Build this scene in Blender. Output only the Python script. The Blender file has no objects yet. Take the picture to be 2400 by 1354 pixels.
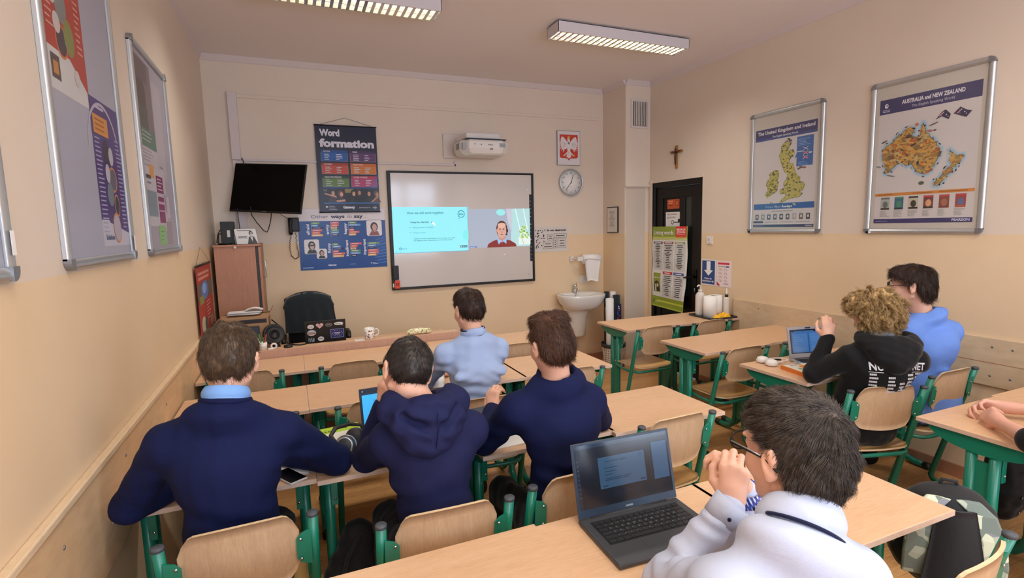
import bpy, math, random
import numpy as np
from mathutils import Vector, Matrix
from mathutils.bvhtree import BVHTree
SC = bpy.context.scene
COL = SC.collection
rnd = random.Random(7)

# ------------------------------------------------------------------ camera
CAM = np.array([0.64366225, -5.61545165, 1.70197709])
cd = bpy.data.cameras.new('camera'); cam = bpy.data.objects.new('camera', cd); COL.objects.link(cam)
cR = Vector((0.92125721, -0.38827187, -0.02302392)); cU = Vector((0.06711436, 0.10037845, 0.99268315)); cF = Vector((0.38311984, 0.91606175, -0.11853299))
mw = Matrix((cR, cU, -cF)).transposed().to_4x4(); mw.translation = Vector(CAM)
cam.matrix_world = mw
cd.sensor_width = 36; cd.lens = 36*1229.6/2400; cd.clip_start = .05
SC.camera = cam

# ------------------------------------------------------------------ world, view
SC.view_settings.view_transform = 'Standard'; SC.view_settings.look = 'None'
SC.view_settings.gamma = 1; SC.view_settings.use_curve_mapping = False
SC.view_settings.exposure = 0.0
w = bpy.data.worlds.new('sky'); SC.world = w; w.use_nodes = True
w.node_tree.nodes['Background'].inputs[0].default_value = (.62, .76, 1, 1)
w.node_tree.nodes['Background'].inputs[1].default_value = 1.2
SC.cycles.use_denoising = True
SC.cycles.max_bounces = 8; SC.cycles.diffuse_bounces = 5; SC.cycles.glossy_bounces = 4
SC.cycles.caustics_reflective = False; SC.cycles.caustics_refractive = False
SC.cycles.sample_clamp_indirect = 6

def area(name, loc, rot, sx, sy, power, color, spread=180):
    l = bpy.data.lights.new(name, 'AREA'); l.shape = 'RECTANGLE'; l.size = sx; l.size_y = sy
    l.energy = power; l.color = color; l.spread = math.radians(spread)
    o = bpy.data.objects.new(name, l); o.location = loc; o.rotation_euler = rot; COL.objects.link(o)
    return o
CEIL = 3.305; W = 4.58; BACK = -7.7
LAMP_POWER = 30; WIN_POWER = 92
LAMPS = [(1.085, -1.764), (3.33, -1.70), (1.085, -4.85), (3.33, -4.80), (1.085, -6.6), (3.33, -6.6)]
for lx, ly in LAMPS:        # fluorescent tubes shielded by the louvres of each luminaire
    area('tube_light', (lx, ly, 3.212), (0, 0, 0), 1.26, .15, LAMP_POWER*(.85 if ly > -3 else 1.4), (1, .94, .84), 130 if ly > -3 else 172)
for wx in (1.05, 3.35):     # daylight coming in through the two windows of the back wall
    area('daylight', (wx, BACK-.22, 1.95), (math.radians(90), 0, 0), 1.7, 1.9, WIN_POWER, (.70, .82, 1), 170)

# ------------------------------------------------------------------ colours and materials
def lin(c):
    c = c/255.
    return c/12.92 if c <= .04045 else ((c+.055)/1.055)**2.4
def rgb(r, g=None, b=None):
    if g is None:
        if isinstance(r, str): r, g, b = int(r[0:2], 16), int(r[2:4], 16), int(r[4:6], 16)
        else: r, g, b = r
    return (lin(r), lin(g), lin(b), 1)
M = {}
def nt(name):
    m = bpy.data.materials.new(name); m.use_nodes = True; M[name] = m
    t = m.node_tree; return m, t, t.nodes['Principled BSDF']
def mixrgb(t, fac, a, b, mode='MIX'):
    n = t.nodes.new('ShaderNodeMix'); n.data_type = 'RGBA'; n.blend_type = mode
    for i, v in ((0, fac), (6, a), (7, b)):
        if hasattr(v, 'links'): t.links.new(v, n.inputs[i])
        else: n.inputs[i].default_value = v
    return n.outputs[2]
def noise(t, scale, detail=3, rough=.5, stretch=None, coord='Object', dist=0):
    tc = t.nodes.new('ShaderNodeTexCoord'); mp = t.nodes.new('ShaderNodeMapping'); n = t.nodes.new('ShaderNodeTexNoise')
    t.links.new(tc.outputs[coord], mp.inputs[0]); t.links.new(mp.outputs[0], n.inputs['Vector'])
    if stretch: mp.inputs['Scale'].default_value = stretch
    n.inputs['Scale'].default_value = scale; n.inputs['Detail'].default_value = detail; n.inputs['Roughness'].default_value = rough
    n.inputs['Distortion'].default_value = dist
    return n.outputs[0]
def ramp(t, v, stops):
    r = t.nodes.new('ShaderNodeValToRGB'); t.links.new(v, r.inputs[0])
    e = r.color_ramp.elements
    while len(e) < len(stops): e.new(.5)
    for k, (p, c) in zip(e, stops): k.position = p; k.color = c
    return r.outputs[0]
def bump(t, b, v, strength, dist=.002):
    n = t.nodes.new('ShaderNodeBump'); n.inputs['Strength'].default_value = strength; n.inputs['Distance'].default_value = dist
    t.links.new(v, n.inputs['Height']); t.links.new(n.outputs[0], b.inputs['Normal'])
def pbr(name, c, rough=.5, metal=0, var=None, bmp=None, spec=.5, sheen=0, stretch=None, sss=0, coat=0, emit=None):
    m, t, b = nt(name)
    b.inputs['Roughness'].default_value = rough; b.inputs['Metallic'].default_value = metal
    b.inputs['Specular IOR Level'].default_value = spec
    col = rgb(c)
    b.inputs['Base Color'].default_value = col
    if var:
        sc_, am = var[0], var[1]; v = noise(t, sc_, 4, .6, stretch)
        hi = tuple(min(1, x*(1+am)) for x in col[:3])+(1,); lo = tuple(x*(1-am) for x in col[:3])+(1,)
        t.links.new(ramp(t, v, [(.3, lo), (.7, hi)]), b.inputs['Base Color'])
    if bmp: bump(t, b, noise(t, bmp[0], 3, .6, stretch), bmp[1], bmp[2] if len(bmp) > 2 else .002)
    if sheen: b.inputs['Sheen Weight'].default_value = sheen; b.inputs['Sheen Roughness'].default_value = .5
    if sss:
        b.inputs['Subsurface Weight'].default_value = sss; b.inputs['Subsurface Radius'].default_value = (1, .35, .2); b.inputs['Subsurface Scale'].default_value = .006
    if coat: b.inputs['Coat Weight'].default_value = coat; b.inputs['Coat Roughness'].default_value = .15
    if emit: b.inputs['Emission Color'].default_value = rgb(emit[0]); b.inputs['Emission Strength'].default_value = emit[1]
    return m
def wood(name, c1, c2, scale=6, stretch=(1, 12, 12), rough=.42, coat=.0):
    m, t, b = nt(name)
    v = noise(t, scale, 5, .65, stretch, dist=.6)
    v2 = noise(t, scale*7, 3, .6, stretch)
    col = ramp(t, v, [(.3, rgb(c1)), (.7, rgb(c2))])
    f = ramp(t, v2, [(.4, (1, 1, 1, 1)), (.75, (.88, .85, .82, 1))])
    t.links.new(mixrgb(t, 1., col, f, 'MULTIPLY'), b.inputs['Base Color'])
    b.inputs['Roughness'].default_value = rough; b.inputs['Coat Weight'].default_value = coat
    bump(t, b, v2, .06, .001)
    return m
def colattr(name, rough=.5, coat=0, emit=0, spec=.5):
    m, t, b = nt(name)
    a = t.nodes.new('ShaderNodeVertexColor'); a.layer_name = 'Col'
    t.links.new(a.outputs[0], b.inputs['Base Color']); b.inputs['Roughness'].default_value = rough
    b.inputs['Coat Weight'].default_value = coat; b.inputs['Coat Roughness'].default_value = .12; b.inputs['Specular IOR Level'].default_value = spec
    if emit: t.links.new(a.outputs[0], b.inputs['Emission Color']); b.inputs['Emission Strength'].default_value = emit
    return m
# painted plaster: cream above, peach below the dado line at 1.588 m
m, t, b = nt('wall_paint')
geo = t.nodes.new('ShaderNodeNewGeometry'); sp = t.nodes.new('ShaderNodeSeparateXYZ'); t.links.new(geo.outputs['Position'], sp.inputs[0])
nz = noise(t, 3, 3, .5); ad = t.nodes.new('ShaderNodeMath'); ad.operation = 'MULTIPLY_ADD'; ad.inputs[1].default_value = .006; t.links.new(nz, ad.inputs[0]); t.links.new(sp.outputs[2], ad.inputs[2])
gt = t.nodes.new('ShaderNodeMath'); gt.operation = 'GREATER_THAN'; gt.inputs[1].default_value = 1.591; t.links.new(ad.outputs[0], gt.inputs[0])
mt = noise(t, 1.3, 4, .6)
up = ramp(t, mt, [(.3, rgb(218, 203, 187)), (.7, rgb(223, 209, 194))]); lo = ramp(t, mt, [(.3, rgb(225, 198, 163)), (.7, rgb(230, 205, 171))])
t.links.new(mixrgb(t, gt.outputs[0], lo, up), b.inputs['Base Color']); b.inputs['Roughness'].default_value = .55
bump(t, b, noise(t, 120, 3, .6), .12, .002)
pbr('ceiling_paint', (232, 228, 230), .8, bmp=(90, .1))
pbr('plaster_white', (214, 204, 204), .7, bmp=(60, .2))
pbr('plaster_grey', (206, 192, 178), .7, bmp=(90, .15))
m, t, b = nt('parquet')
tc = t.nodes.new('ShaderNodeTexCoord'); br = t.nodes.new('ShaderNodeTexBrick'); t.links.new(tc.outputs['Object'], br.inputs['Vector'])
br.inputs['Color1'].default_value = rgb(222, 166, 104); br.inputs['Color2'].default_value = rgb(184, 128, 74); br.inputs['Mortar'].default_value = rgb(92, 58, 30)
br.inputs['Scale'].default_value = 1; br.inputs['Brick Width'].default_value = .42; br.inputs['Row Height'].default_value = .058; br.inputs['Mortar Size'].default_value = .0012
br.inputs['Mortar Smooth'].default_value = .3; br.offset = .37
gr = noise(t, 14, 5, .7, (1, 9, 1))
t.links.new(mixrgb(t, .55, br.outputs[0], ramp(t, gr, [(.3, rgb(160, 112, 66)), (.7, rgb(230, 180, 122))])), b.inputs['Base Color'])
b.inputs['Roughness'].default_value = .33; b.inputs['Coat Weight'].default_value = .25; bump(t, b, gr, .05, .001)
wood('beech', (214, 172, 134), (220, 181, 145), 3, (1, 9, 9), .38)
wood('edge_beech', (206, 176, 156), (214, 186, 166), 8, (1, 4, 4), .5)
wood('plywood', (186, 154, 122), (200, 168, 134), 5, (9, 1, 1), .42)
wood('ply_seat', (206, 160, 98), (220, 176, 116), 5, (9, 1, 1), .3, .2)
wood('ply_edge', (214, 186, 146), (226, 200, 160), 9, (1, 1, 14), .5)
wood('dado_ply', (208, 184, 152), (218, 196, 166), 1.5, (6, 1, 3), .5)
wood('dado_cap', (216, 190, 156), (224, 200, 168), 3, (6, 1, 6), .5)
wood('dado_warm', (214, 178, 136), (222, 188, 148), 1.5, (6, 1, 3), .5)
wood('cabinet_veneer', (170, 118, 92), (180, 130, 102), 4, (9, 9, 1), .45)
wood('desk_veneer', (186, 146, 126), (196, 158, 138), 7, (9, 9, 1), .5)
pbr('green_steel', (10, 118, 94), .38, var=(3, .1), coat=.2)
pbr('black_plastic', (14, 14, 16), .5)
pbr('dark_grey', (44, 46, 52), .5)
pbr('grey_cap', (70, 74, 80), .55)
pbr('black_gloss', (1, 1, 2), .25, spec=.15)
pbr('screw', (200, 205, 205), .3, 1)
pbr('alu', (196, 200, 204), .34, .75, coat=.1)
pbr('alu_dark', (140, 142, 146), .4, .6)
pbr('chrome', (210, 212, 215), .15, 1)
pbr('white_plastic', (226, 222, 218), .4)
pbr('offwhite', (214, 206, 200), .5)
pbr('ceramic', (226, 224, 220), .12, coat=.5)
pbr('paper', (236, 234, 232), .7)
pbr('tissue', (240, 238, 236), .9, bmp=(120, .3))
pbr('board_backing', (206, 200, 190), .6)
pbr('whiteboard', (206, 200, 196), .32, coat=1)
M['whiteboard'].node_tree.nodes['Principled BSDF'].inputs['Coat Roughness'].default_value = .09
pbr('door_paint', (17, 11, 10), .4, spec=.3)
pbr('door_inner', (13, 9, 8), .45, spec=.3)
pbr('dark_glass', (34, 44, 42), .1)
pbr('gold_wood', (150, 104, 54), .45)
pbr('brown_figure', (66, 30, 24), .4)
pbr('cardboard', (172, 134, 98), .8, var=(20, .05))
pbr('cable', (14, 14, 15), .5)
pbr('yellow_cloth', (246, 186, 40), .9, bmp=(200, .5))
pbr('laptop_grey', (70, 72, 76), .42, .35)
pbr('laptop_key', (26, 27, 31), .5)
pbr('laptop_silver', (176, 178, 182), .32, .6)
pbr('laptop_bezel', (38, 56, 78), .35)
pbr('pinboard_grey', (168, 164, 176), .7)
pbr('red_orange', (222, 70, 40), .5)
pbr('basket_white', (222, 214, 204), .6)
pbr('bag_black', (14, 14, 16), .8, bmp=(90, .5), sheen=.1)
pbr('coat_cloth', (20, 32, 38), .95, bmp=(150, .4), sheen=.3)
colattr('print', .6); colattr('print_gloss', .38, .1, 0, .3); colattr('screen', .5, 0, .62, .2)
colattr('screen_dim', .16, .3, .16)
# translucent cover of the wall frames
m, t, b = nt('clear_cover'); nd = t.nodes
tr = nd.new('ShaderNodeBsdfTransparent'); gl = nd.new('ShaderNodeBsdfGlossy'); mx = nd.new('ShaderNodeMixShader'); gl.inputs['Roughness'].default_value = .22
mx.inputs[0].default_value = .13; t.links.new(tr.outputs[0], mx.inputs[1]); t.links.new(gl.outputs[0], mx.inputs[2]); t.links.new(mx.outputs[0], nd['Material Output'].inputs[0])
m, t, b = nt('window_glass'); nd = t.nodes
tr = nd.new('ShaderNodeBsdfTransparent'); gl = nd.new('ShaderNodeBsdfGlossy'); mx = nd.new('ShaderNodeMixShader'); gl.inputs['Roughness'].default_value = .02
mx.inputs[0].default_value = .06; t.links.new(tr.outputs[0], mx.inputs[1]); t.links.new(gl.outputs[0], mx.inputs[2]); t.links.new(mx.outputs[0], nd['Material Output'].inputs[0])
# lamp tubes give off light
pbr('tube_glow', (255, 250, 230), .4, emit=((255, 246, 214), 5.0))
pbr('louvre', (225, 222, 214), .12, .9)
pbr('lamp_body', (206, 200, 204), .5)
pbr('lamp_reflector', (240, 232, 205), .2, .5, emit=((255, 248, 225), .8))

# ------------------------------------------------------------------ object helpers
def tag(o, label=None, cat=None, group=None, kind=None):
    if label: o['label'] = label
    if cat: o['category'] = cat
    if group: o['group'] = group
    if kind: o['kind'] = kind
    return o
def thing(name, label, cat, loc=(0, 0, 0), group=None, rz=0):
    o = bpy.data.objects.new(name, None); o.location = loc; o.rotation_euler = (0, 0, rz); o.empty_display_size = .05
    COL.objects.link(o); return tag(o, label, cat, group)
def wloc(o):
    v = Vector((0, 0, 0))
    while o is not None: v += o.location; o = o.parent
    return v
def mkobj(name, me, parent=None, world=True, label=None):
    o = bpy.data.objects.new(name, me); COL.objects.link(o)
    if parent is not None:
        o.parent = parent
        if world: me.transform(Matrix.Translation(-wloc(parent)))
    if label: o['label'] = label
    return o
def copy_tree(o, parent=None):
    c = o.copy(); COL.objects.link(c); c.parent = parent
    for ch in o.children: copy_tree(ch, c)
    return c
def nrm(v):
    v = np.array(v, float); return v/max(1e-9, np.linalg.norm(v))
class MB:
    def __init__(s): s.v = []; s.f = []; s.m = []; s.sm = []; s.c = []; s.nv = 0; s.hascol = False
    def add(s, vs, fs, m=0, sm=False, col=None):
        b = s.nv; s.v.extend([tuple(map(float, p)) for p in vs]); s.nv += len(vs)
        for f in fs:
            s.f.append(tuple(i+b for i in f)); s.m.append(m); s.sm.append(sm); s.c.append(col)
        if col is not None: s.hascol = True
        return s
    def box(s, a, b, m=0, R=None, c=None, col=None):
        x0, y0, z0 = a; x1, y1, z1 = b
        vs = [(x0, y0, z0), (x1, y0, z0), (x1, y1, z0), (x0, y1, z0), (x0, y0, z1), (x1, y0, z1), (x1, y1, z1), (x0, y1, z1)]
        if R is not None: vs = [np.array(c)+np.array(R)@np.array(p) for p in vs]
        return s.add(vs, [(0, 3, 2, 1), (4, 5, 6, 7), (0, 1, 5, 4), (1, 2, 6, 5), (2, 3, 7, 6), (3, 0, 4, 7)], m, col=col)
    def tube(s, pts, r, n=10, m=0, closed=False, caps=True, flat=1.0, col=None):
        P = [np.array(p, float) for p in pts]; k = len(P)
        if not hasattr(r, '__len__'): r = [r]*k
        up = None; rings = []
        for i in range(k):
            if closed: t_ = P[(i+1) % k]-P[i-1]
            else: t_ = P[min(i+1, k-1)]-P[max(i-1, 0)]
            t_ = nrm(t_)
            if up is None:
                up = np.array([0, 0, 1.]) if abs(t_[2]) < .9 else np.array([1., 0, 0])
            u = up-t_*np.dot(up, t_); u = nrm(u); up = u; w_ = np.cross(t_, u)
            rings.append([P[i]+r[i]*(math.cos(a)*w_+math.sin(a)*u*flat) for a in [2*math.pi*j/n for j in range(n)]])
        vs = [p for q_ in rings for p in q_]; fs = []
        for i in range(k if closed else k-1):
            for j in range(n):
                a = i*n+j; b_ = i*n+(j+1) % n; c_ = ((i+1) % k)*n+(j+1) % n; d = ((i+1) % k)*n+j
                fs.append((a, b_, c_, d))
        if caps and not closed: fs.append(tuple(range(n-1, -1, -1))); fs.append(tuple((k-1)*n+j for j in range(n)))
        return s.add(vs, fs, m, True, col)
    def lathe(s, prof, c=(0, 0, 0), n=24, m=0, sx=1, sy=1, R=None, col=None, sm=True):
        vs = []; fs = []; k = len(prof)
        for r, z in prof:
            for j in range(n):
                a = 2*math.pi*j/n; p = np.array([r*math.cos(a)*sx, r*math.sin(a)*sy, z])
                if R is not None: p = np.array(R)@p
                vs.append(p+np.array(c))
        for i in range(k-1):
            for j in range(n): fs.append((i*n+j, i*n+(j+1) % n, (i+1)*n+(j+1) % n, (i+1)*n+j))
        if tuple(prof[0]) == tuple(prof[-1]): return s.add(vs, fs, m, sm, col)
        if prof[0][0] > 1e-6: fs.append(tuple(range(n-1, -1, -1)))
        if prof[-1][0] > 1e-6: fs.append(tuple((k-1)*n+j for j in range(n)))
        return s.add(vs, fs, m, sm, col)
    def prism(s, poly, O, U, V, th, m=0, sm=False, col=None):
        O, U, V = np.array(O, float), nrm(U), nrm(V); N = np.cross(U, V); n = len(poly)
        a = [O+U*x+V*y for x, y in poly]; b = [p+N*th for p in a]
        fs = [tuple(range(n-1, -1, -1)), tuple(range(n, 2*n))]+[(i, (i+1) % n, (i+1) % n+n, i+n) for i in range(n)]
        return s.add(a+b, fs, m, sm, col)
    def grid(s, fn, nu, nv, th=0, m=0, sm=True, col=None, edge_m=None):
        """surface fn(u,v)->point with optional thickness along its normal"""
        A = np.array([[fn(i/nu, j/nv) for j in range(nv+1)] for i in range(nu+1)], float)
        if th:
            du = np.gradient(A, axis=0); dv = np.gradient(A, axis=1); N = np.cross(du, dv); N /= np.maximum(1e-9, np.linalg.norm(N, axis=2, keepdims=True)); B = A+N*th
        vs = [p for row in A for p in row]; q = nv+1
        fs = [(i*q+j, (i+1)*q+j, (i+1)*q+j+1, i*q+j+1) for i in range(nu) for j in range(nv)]
        if th:
            o = len(vs); vs2 = [p for row in B for p in row]
            f2 = [(i*q+j+o, (i+1)*q+j+o, (i+1)*q+j+1+o, i*q+j+1+o) for i in range(nu) for j in range(nv)]
            ed = []
            for i in range(nu): ed += [(i*q, i*q+o, (i+1)*q+o, (i+1)*q), (i*q+nv, (i+1)*q+nv, (i+1)*q+nv+o, i*q+nv+o)]
            for j in range(nv): ed += [(j, j+1, j+1+o, j+o), (nu*q+j, nu*q+j+o, nu*q+j+1+o, nu*q+j+1)]
            b = s.nv; s.add(vs+vs2, [f[::-1] for f in fs]+f2, m, sm, col)
            for f in ed: s.f.append(tuple(i+b for i in f)); s.m.append(m if edge_m is None else edge_m); s.sm.append(False); s.c.append(col)
            return s
        return s.add(vs, fs, m, sm, col)
    def mesh(s, name, mats):
        me = bpy.data.meshes.new(name); me.from_pydata(s.v, [], s.f)
        for q in (mats if isinstance(mats, (list, tuple)) else [mats]): me.materials.append(M[q])
        me.polygons.foreach_set('material_index', s.m); me.polygons.foreach_set('use_smooth', s.sm)
        if s.hascol:
            ca = me.color_attributes.new('Col', 'FLOAT_COLOR', 'CORNER'); out = []
            for f, c in zip(s.f, s.c): out.extend((list(c) if c is not None else [1, 1, 1, 1])*len(f))
            ca.data.foreach_set('color', out)
        me.update(); return me
    def build(s, name, mats, parent=None, bevel=0, seg=2, world=True, label=None, subsurf=0, auto=None):
        me = s.mesh(name, mats); o = mkobj(name, me, parent, world, label)
        if bevel:
            b = o.modifiers.new('bevel', 'BEVEL'); b.width = bevel; b.segments = seg; b.limit_method = 'ANGLE'; b.angle_limit = math.radians(35)
        if subsurf:
            q = o.modifiers.new('sub', 'SUBSURF'); q.levels = q.render_levels = subsurf
        return o
def fixn(me):
    import bmesh
    bm = bmesh.new(); bm.from_mesh(me); bmesh.ops.recalc_face_normals(bm, faces=bm.faces); bm.to_mesh(me); bm.free()
_tc = {}
def text_geo(s_, bold=0):
    key = (s_, bold)
    if key not in _tc:
        cu = bpy.data.curves.new('t', 'FONT'); cu.body = s_; cu.size = 1; cu.resolution_u = 2; cu.offset = bold; cu.fill_mode = 'FRONT'
        o = bpy.data.objects.new('t', cu); me = bpy.data.meshes.new_from_object(o)
        vs = np.array([v.co[:] for v in me.vertices]) if len(me.vertices) else np.zeros((0, 3)); fs = [tuple(p.vertices) for p in me.polygons]
        bpy.data.objects.remove(o); bpy.data.curves.remove(cu); bpy.data.meshes.remove(me); _tc[key] = (vs, fs)
    return _tc[key]
class Pr(MB):
    """flat print laid on a plane: origin O at its lower left, U to the right, V up, N towards the reader"""
    def __init__(s, O, U, V, step=.0006):
        super().__init__(); s.O = np.array(O, float); s.U = nrm(U); s.Vv = nrm(V); s.N = np.cross(s.U, s.Vv); s.step = step
    def P(s, x, y, l): return s.O+s.U*x+s.Vv*y+s.N*(l*s.step+len(s.f)*4e-7)
    def sheet(s, w_, h, c, th=.002, wave=0):
        s.sw, s.sh = w_, h
        return s.box((0, 0, -th), (w_, h, 0), R=np.array([s.U, s.Vv, s.N]).T, c=s.O, col=rgb(c))
    def poly(s, pts, c, l=1): return s.add([s.P(x, y, l) for x, y in pts], [tuple(range(len(pts)))], col=rgb(c))
    cell = 0
    def rect(s, x, y, w_, h, c, l=1):
        if s.cell and max(w_, h) > s.cell:
            nx, ny = max(1, math.ceil(w_/s.cell)), max(1, math.ceil(h/s.cell))
            vs = [s.P(x+w_*i/nx, y+h*j/ny, l) for i in range(nx+1) for j in range(ny+1)]
            return s.add(vs, [(i*(ny+1)+j, (i+1)*(ny+1)+j, (i+1)*(ny+1)+j+1, i*(ny+1)+j+1) for i in range(nx) for j in range(ny)], col=rgb(c))
        return s.poly([(x, y), (x+w_, y), (x+w_, y+h), (x, y+h)], c, l)
    def rrect(s, x, y, w_, h, c, r=.01, l=1, n=5):
        pts = []
        for cx, cy, a0 in ((x+w_-r, y+r, -90), (x+w_-r, y+h-r, 0), (x+r, y+h-r, 90), (x+r, y+r, 180)):
            for i in range(n+1):
                a = math.radians(a0+90*i/n); pts.append((cx+r*math.cos(a), cy+r*math.sin(a)))
        return s.poly(pts, c, l)
    def ell(s, cx, cy, rx, ry, c, l=1, n=24, rot=0):
        cr, sr = math.cos(rot), math.sin(rot)
        return s.poly([(cx+rx*math.cos(a)*cr-ry*math.sin(a)*sr, cy+rx*math.cos(a)*sr+ry*math.sin(a)*cr) for a in [2*math.pi*i/n for i in range(n)]], c, l)
    def ring(s, cx, cy, r, w_, c, l=1, n=32):
        vs = []; fs = []
        for i in range(n):
            a = 2*math.pi*i/n
            for q in (r-w_/2, r+w_/2): vs.append(s.P(cx+q*math.cos(a), cy+q*math.sin(a), l))
        for i in range(n): j = (i+1) % n; fs.append((2*i, 2*i+1, 2*j+1, 2*j))
        return s.add(vs, fs, col=rgb(c))
    def line(s, pts, w_, c, l=2):
        for (x0, y0), (x1, y1) in zip(pts[:-1], pts[1:]):
            d = nrm((x1-x0, y1-y0)); px, py = -d[1]*w_/2, d[0]*w_/2
            s.poly([(x0+px, y0+py), (x0-px, y0-py), (x1-px, y1-py), (x1+px, y1+py)], c, l)
        return s
    def text(s, t_, x, y, h, c, bold=0, al='l', rot=0, w_=None, l=3, sx=1):
        vs, fs = text_geo(t_, bold)
        if not len(vs): return s
        k = h/.72; x0, x1 = vs[:, 0].min(), vs[:, 0].max(); kx = k*sx
        if w_: kx = w_/(x1-x0)
        wd = (x1-x0)*kx; ox = {'l': 0, 'c': -wd/2, 'r': -wd}[al]
        cr, sr = math.cos(rot), math.sin(rot); pp = []
        for v in vs:
            a, b_ = (v[0]-x0)*kx+ox, v[1]*k; pp.append(s.P(x+a*cr-b_*sr, y+a*sr+b_*cr, l))
        return s.add(pp, fs, col=rgb(c))
    def greek(s, x, y, w_, n, dy, h, c, l=2, al='l', lo=.5):
        for i in range(n):
            q = w_*rnd.uniform(lo, 1); xx = x if al == 'l' else x+(w_-q)/2
            s.rect(xx, y-i*dy, q, h, c, l)
        return s
    def done(s, name, parent=None, mat='print', label=None): return s.build(name, mat, parent, label=label)
def frame_R(x, z):
    """rotation whose columns are x, y, z axes"""
    z = nrm(z); x = np.array(x, float); x = nrm(x-z*np.dot(x, z)); return np.array([x, np.cross(z, x), z]).T
# ------------------------------------------------------------------ room shell
def structure(name, mb, mats, bevel=0):
    o = mb.build(name, mats, bevel=bevel); o['kind'] = 'structure'; return o
structure('floor', MB().box((-.2, BACK-.2, -.1), (W+.2, .2, 0)), 'parquet')
structure('ceiling', MB().box((-.2, BACK-.2, CEIL), (W+.2, .2, CEIL+.12)), 'ceiling_paint')
structure('wall_left', MB().box((-.2, BACK-.2, 0), (0, .2, CEIL)), 'wall_paint')
structure('wall_front', MB().box((0, 0, 0), (W, .2, CEIL)), 'wall_paint')
# right wall with the door opening y -1.323..-0.535, z 0..2.15
DY0, DY1, DZ = -1.335, -.525, 2.16
mb = MB().box((W, BACK-.2, 0), (W+.2, DY0, CEIL)).box((W, DY1, 0), (W+.2, .2, CEIL)).box((W, DY0, DZ), (W+.2, DY1, CEIL))
structure('wall_right', mb, 'wall_paint')
# back wall (behind the viewer) with two windows
wz0, wz1 = 1.0, 2.9; mb = MB()
xs = [0, .2, 1.9, 2.5, 4.2, W]
for i in range(0, 5):
    if i % 2 == 0: mb.box((xs[i], BACK-.2, 0), (xs[i+1], BACK, CEIL))
    else: mb.box((xs[i], BACK-.2, 0), (xs[i+1], BACK, wz0)).box((xs[i], BACK-.2, wz1), (xs[i+1], BACK, CEIL))
structure('wall_back', mb, 'wall_paint')
for k, (a, b_) in enumerate(((.2, 1.9), (2.5, 4.2))):
    mb = MB(); y0, y1 = BACK-.14, BACK-.08; q = .06; mid = (a+b_)/2
    mb.box((a, y0, wz0), (b_, y1, wz0+q)).box((a, y0, wz1-q), (b_, y1, wz1)).box((a, y0, wz0+q), (a+q, y1, wz1-q)).box((b_-q, y0, wz0+q), (b_, y1, wz1-q)).box((mid-.05, y0, wz0+q), (mid+.05, y1, wz1-q))
    mb.box((a+q, y0, 2.3), (mid-.05, y1, 2.36)).box((mid+.05, y0, 2.3), (b_-q, y1, 2.36))
    o = structure('window_%d' % (k+1), mb, 'white_plastic')
    g = MB().box((a+q, BACK-.115, wz0+q), (mid-.05, BACK-.11, 2.3)).box((mid+.05, BACK-.115, wz0+q), (b_-q, BACK-.11, 2.3)).box((a+q, BACK-.115, 2.36), (mid-.05, BACK-.11, wz1-q)).box((mid+.05, BACK-.115, 2.36), (b_-q, BACK-.11, wz1-q)).build('window_glass', 'window_glass', o)
# chimney breast in the front right corner, with a ledge at 2.13 m
PX, PY = 4.24, -.47
mb = MB().box((PX, PY, 2.13), (W, 0, CEIL)).box((PX, PY+.012, 0), (W, 0, 2.13)).box((PX-.004, PY-.02, 2.125), (W, PY+.02, 2.14))
structure('wall_chimney', mb, 'wall_paint')
structure('trim_1', MB().box((PX+.012, PY+.008, .07), (W-.055, PY+.013, 2.125)), 'plaster_grey')
# cornice: sloped white strip under the ceiling
def cornice(mb, p, q, n):
    p, q, n = map(lambda a: np.array(a, float), (p, q, n)); h = np.array([0, 0, .052])
    vs = [p-h, q-h, q-h*.92+n*.008, p-h*.92+n*.008, p+n*.04, q+n*.04, p, q]
    mb.add(vs, [(0, 1, 2, 3), (3, 2, 5, 4), (4, 5, 7, 6), (0, 3, 4, 6), (1, 7, 5, 2), (0, 6, 7, 1)])
z = CEIL
mb = MB(); cornice(mb, (0, 0, z), (PX, 0, z), (0, -1, 0)); cornice(mb, (PX, 0, z), (PX, PY, z), (-1, 0, 0)); cornice(mb, (PX, PY, z), (W, PY, z), (0, -1, 0))
cornice(mb, (W, PY, z), (W, BACK, z), (-1, 0, 0)); cornice(mb, (0, 0, z), (0, BACK, z), (.6, 0, 0))
structure('trim_2', mb, 'plaster_white')
# skirting
structure('baseboard_right', MB().box((W-.016, -7.6, 0), (W, DY0-.02, .085)), 'cabinet_veneer')
structure('baseboard_front', MB().box((0, -.016, 0), (PX, 0, .085)).box((PX-.016, PY, 0), (PX, -.016, .085)), 'cabinet_veneer')
# raised moulding high on the front wall
structure('trim_3', MB().box((.27, -.012, 2.942), (PX, 0, 2.972)), 'wall_paint', bevel=.004)
# wooden rub boards along the side walls
mb = MB().box((0, -7.5, .60), (.018, -1.46, .945)); b2 = MB().box((0, -7.5, .945), (.028, -1.46, .968))
o = structure('trim_4', mb, 'dado_warm'); b2.build('board_cap', 'dado_cap', o, bevel=.004)
sc = MB()
for y, zz in [(-3.9, .86), (-4.02, .74), (-4.2, .9), (-4.35, .7), (-3.3, .88), (-2.6, .86), (-4.35, .88)]: sc.lathe([(.006, 0), (.006, .002), (0, .003)], (.0185, y, zz), 10, R=frame_R((0, 1, 0), (1, 0, 0)))
sc.build('board_screw', 'alu_dark', o)
mb = MB().box((W-.018, -3.07, .655), (W, -1.80, .955)).box((W-.0185, -7.5, .655), (W, -3.075, .955))
o = structure('trim_5', mb, 'dado_ply', bevel=.003)
MB().box((W-.0193, -7.4, .799), (W-.0180, -3.2, .803)).build('board_seam', 'cabinet_veneer', o)
sc = MB()
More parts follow.
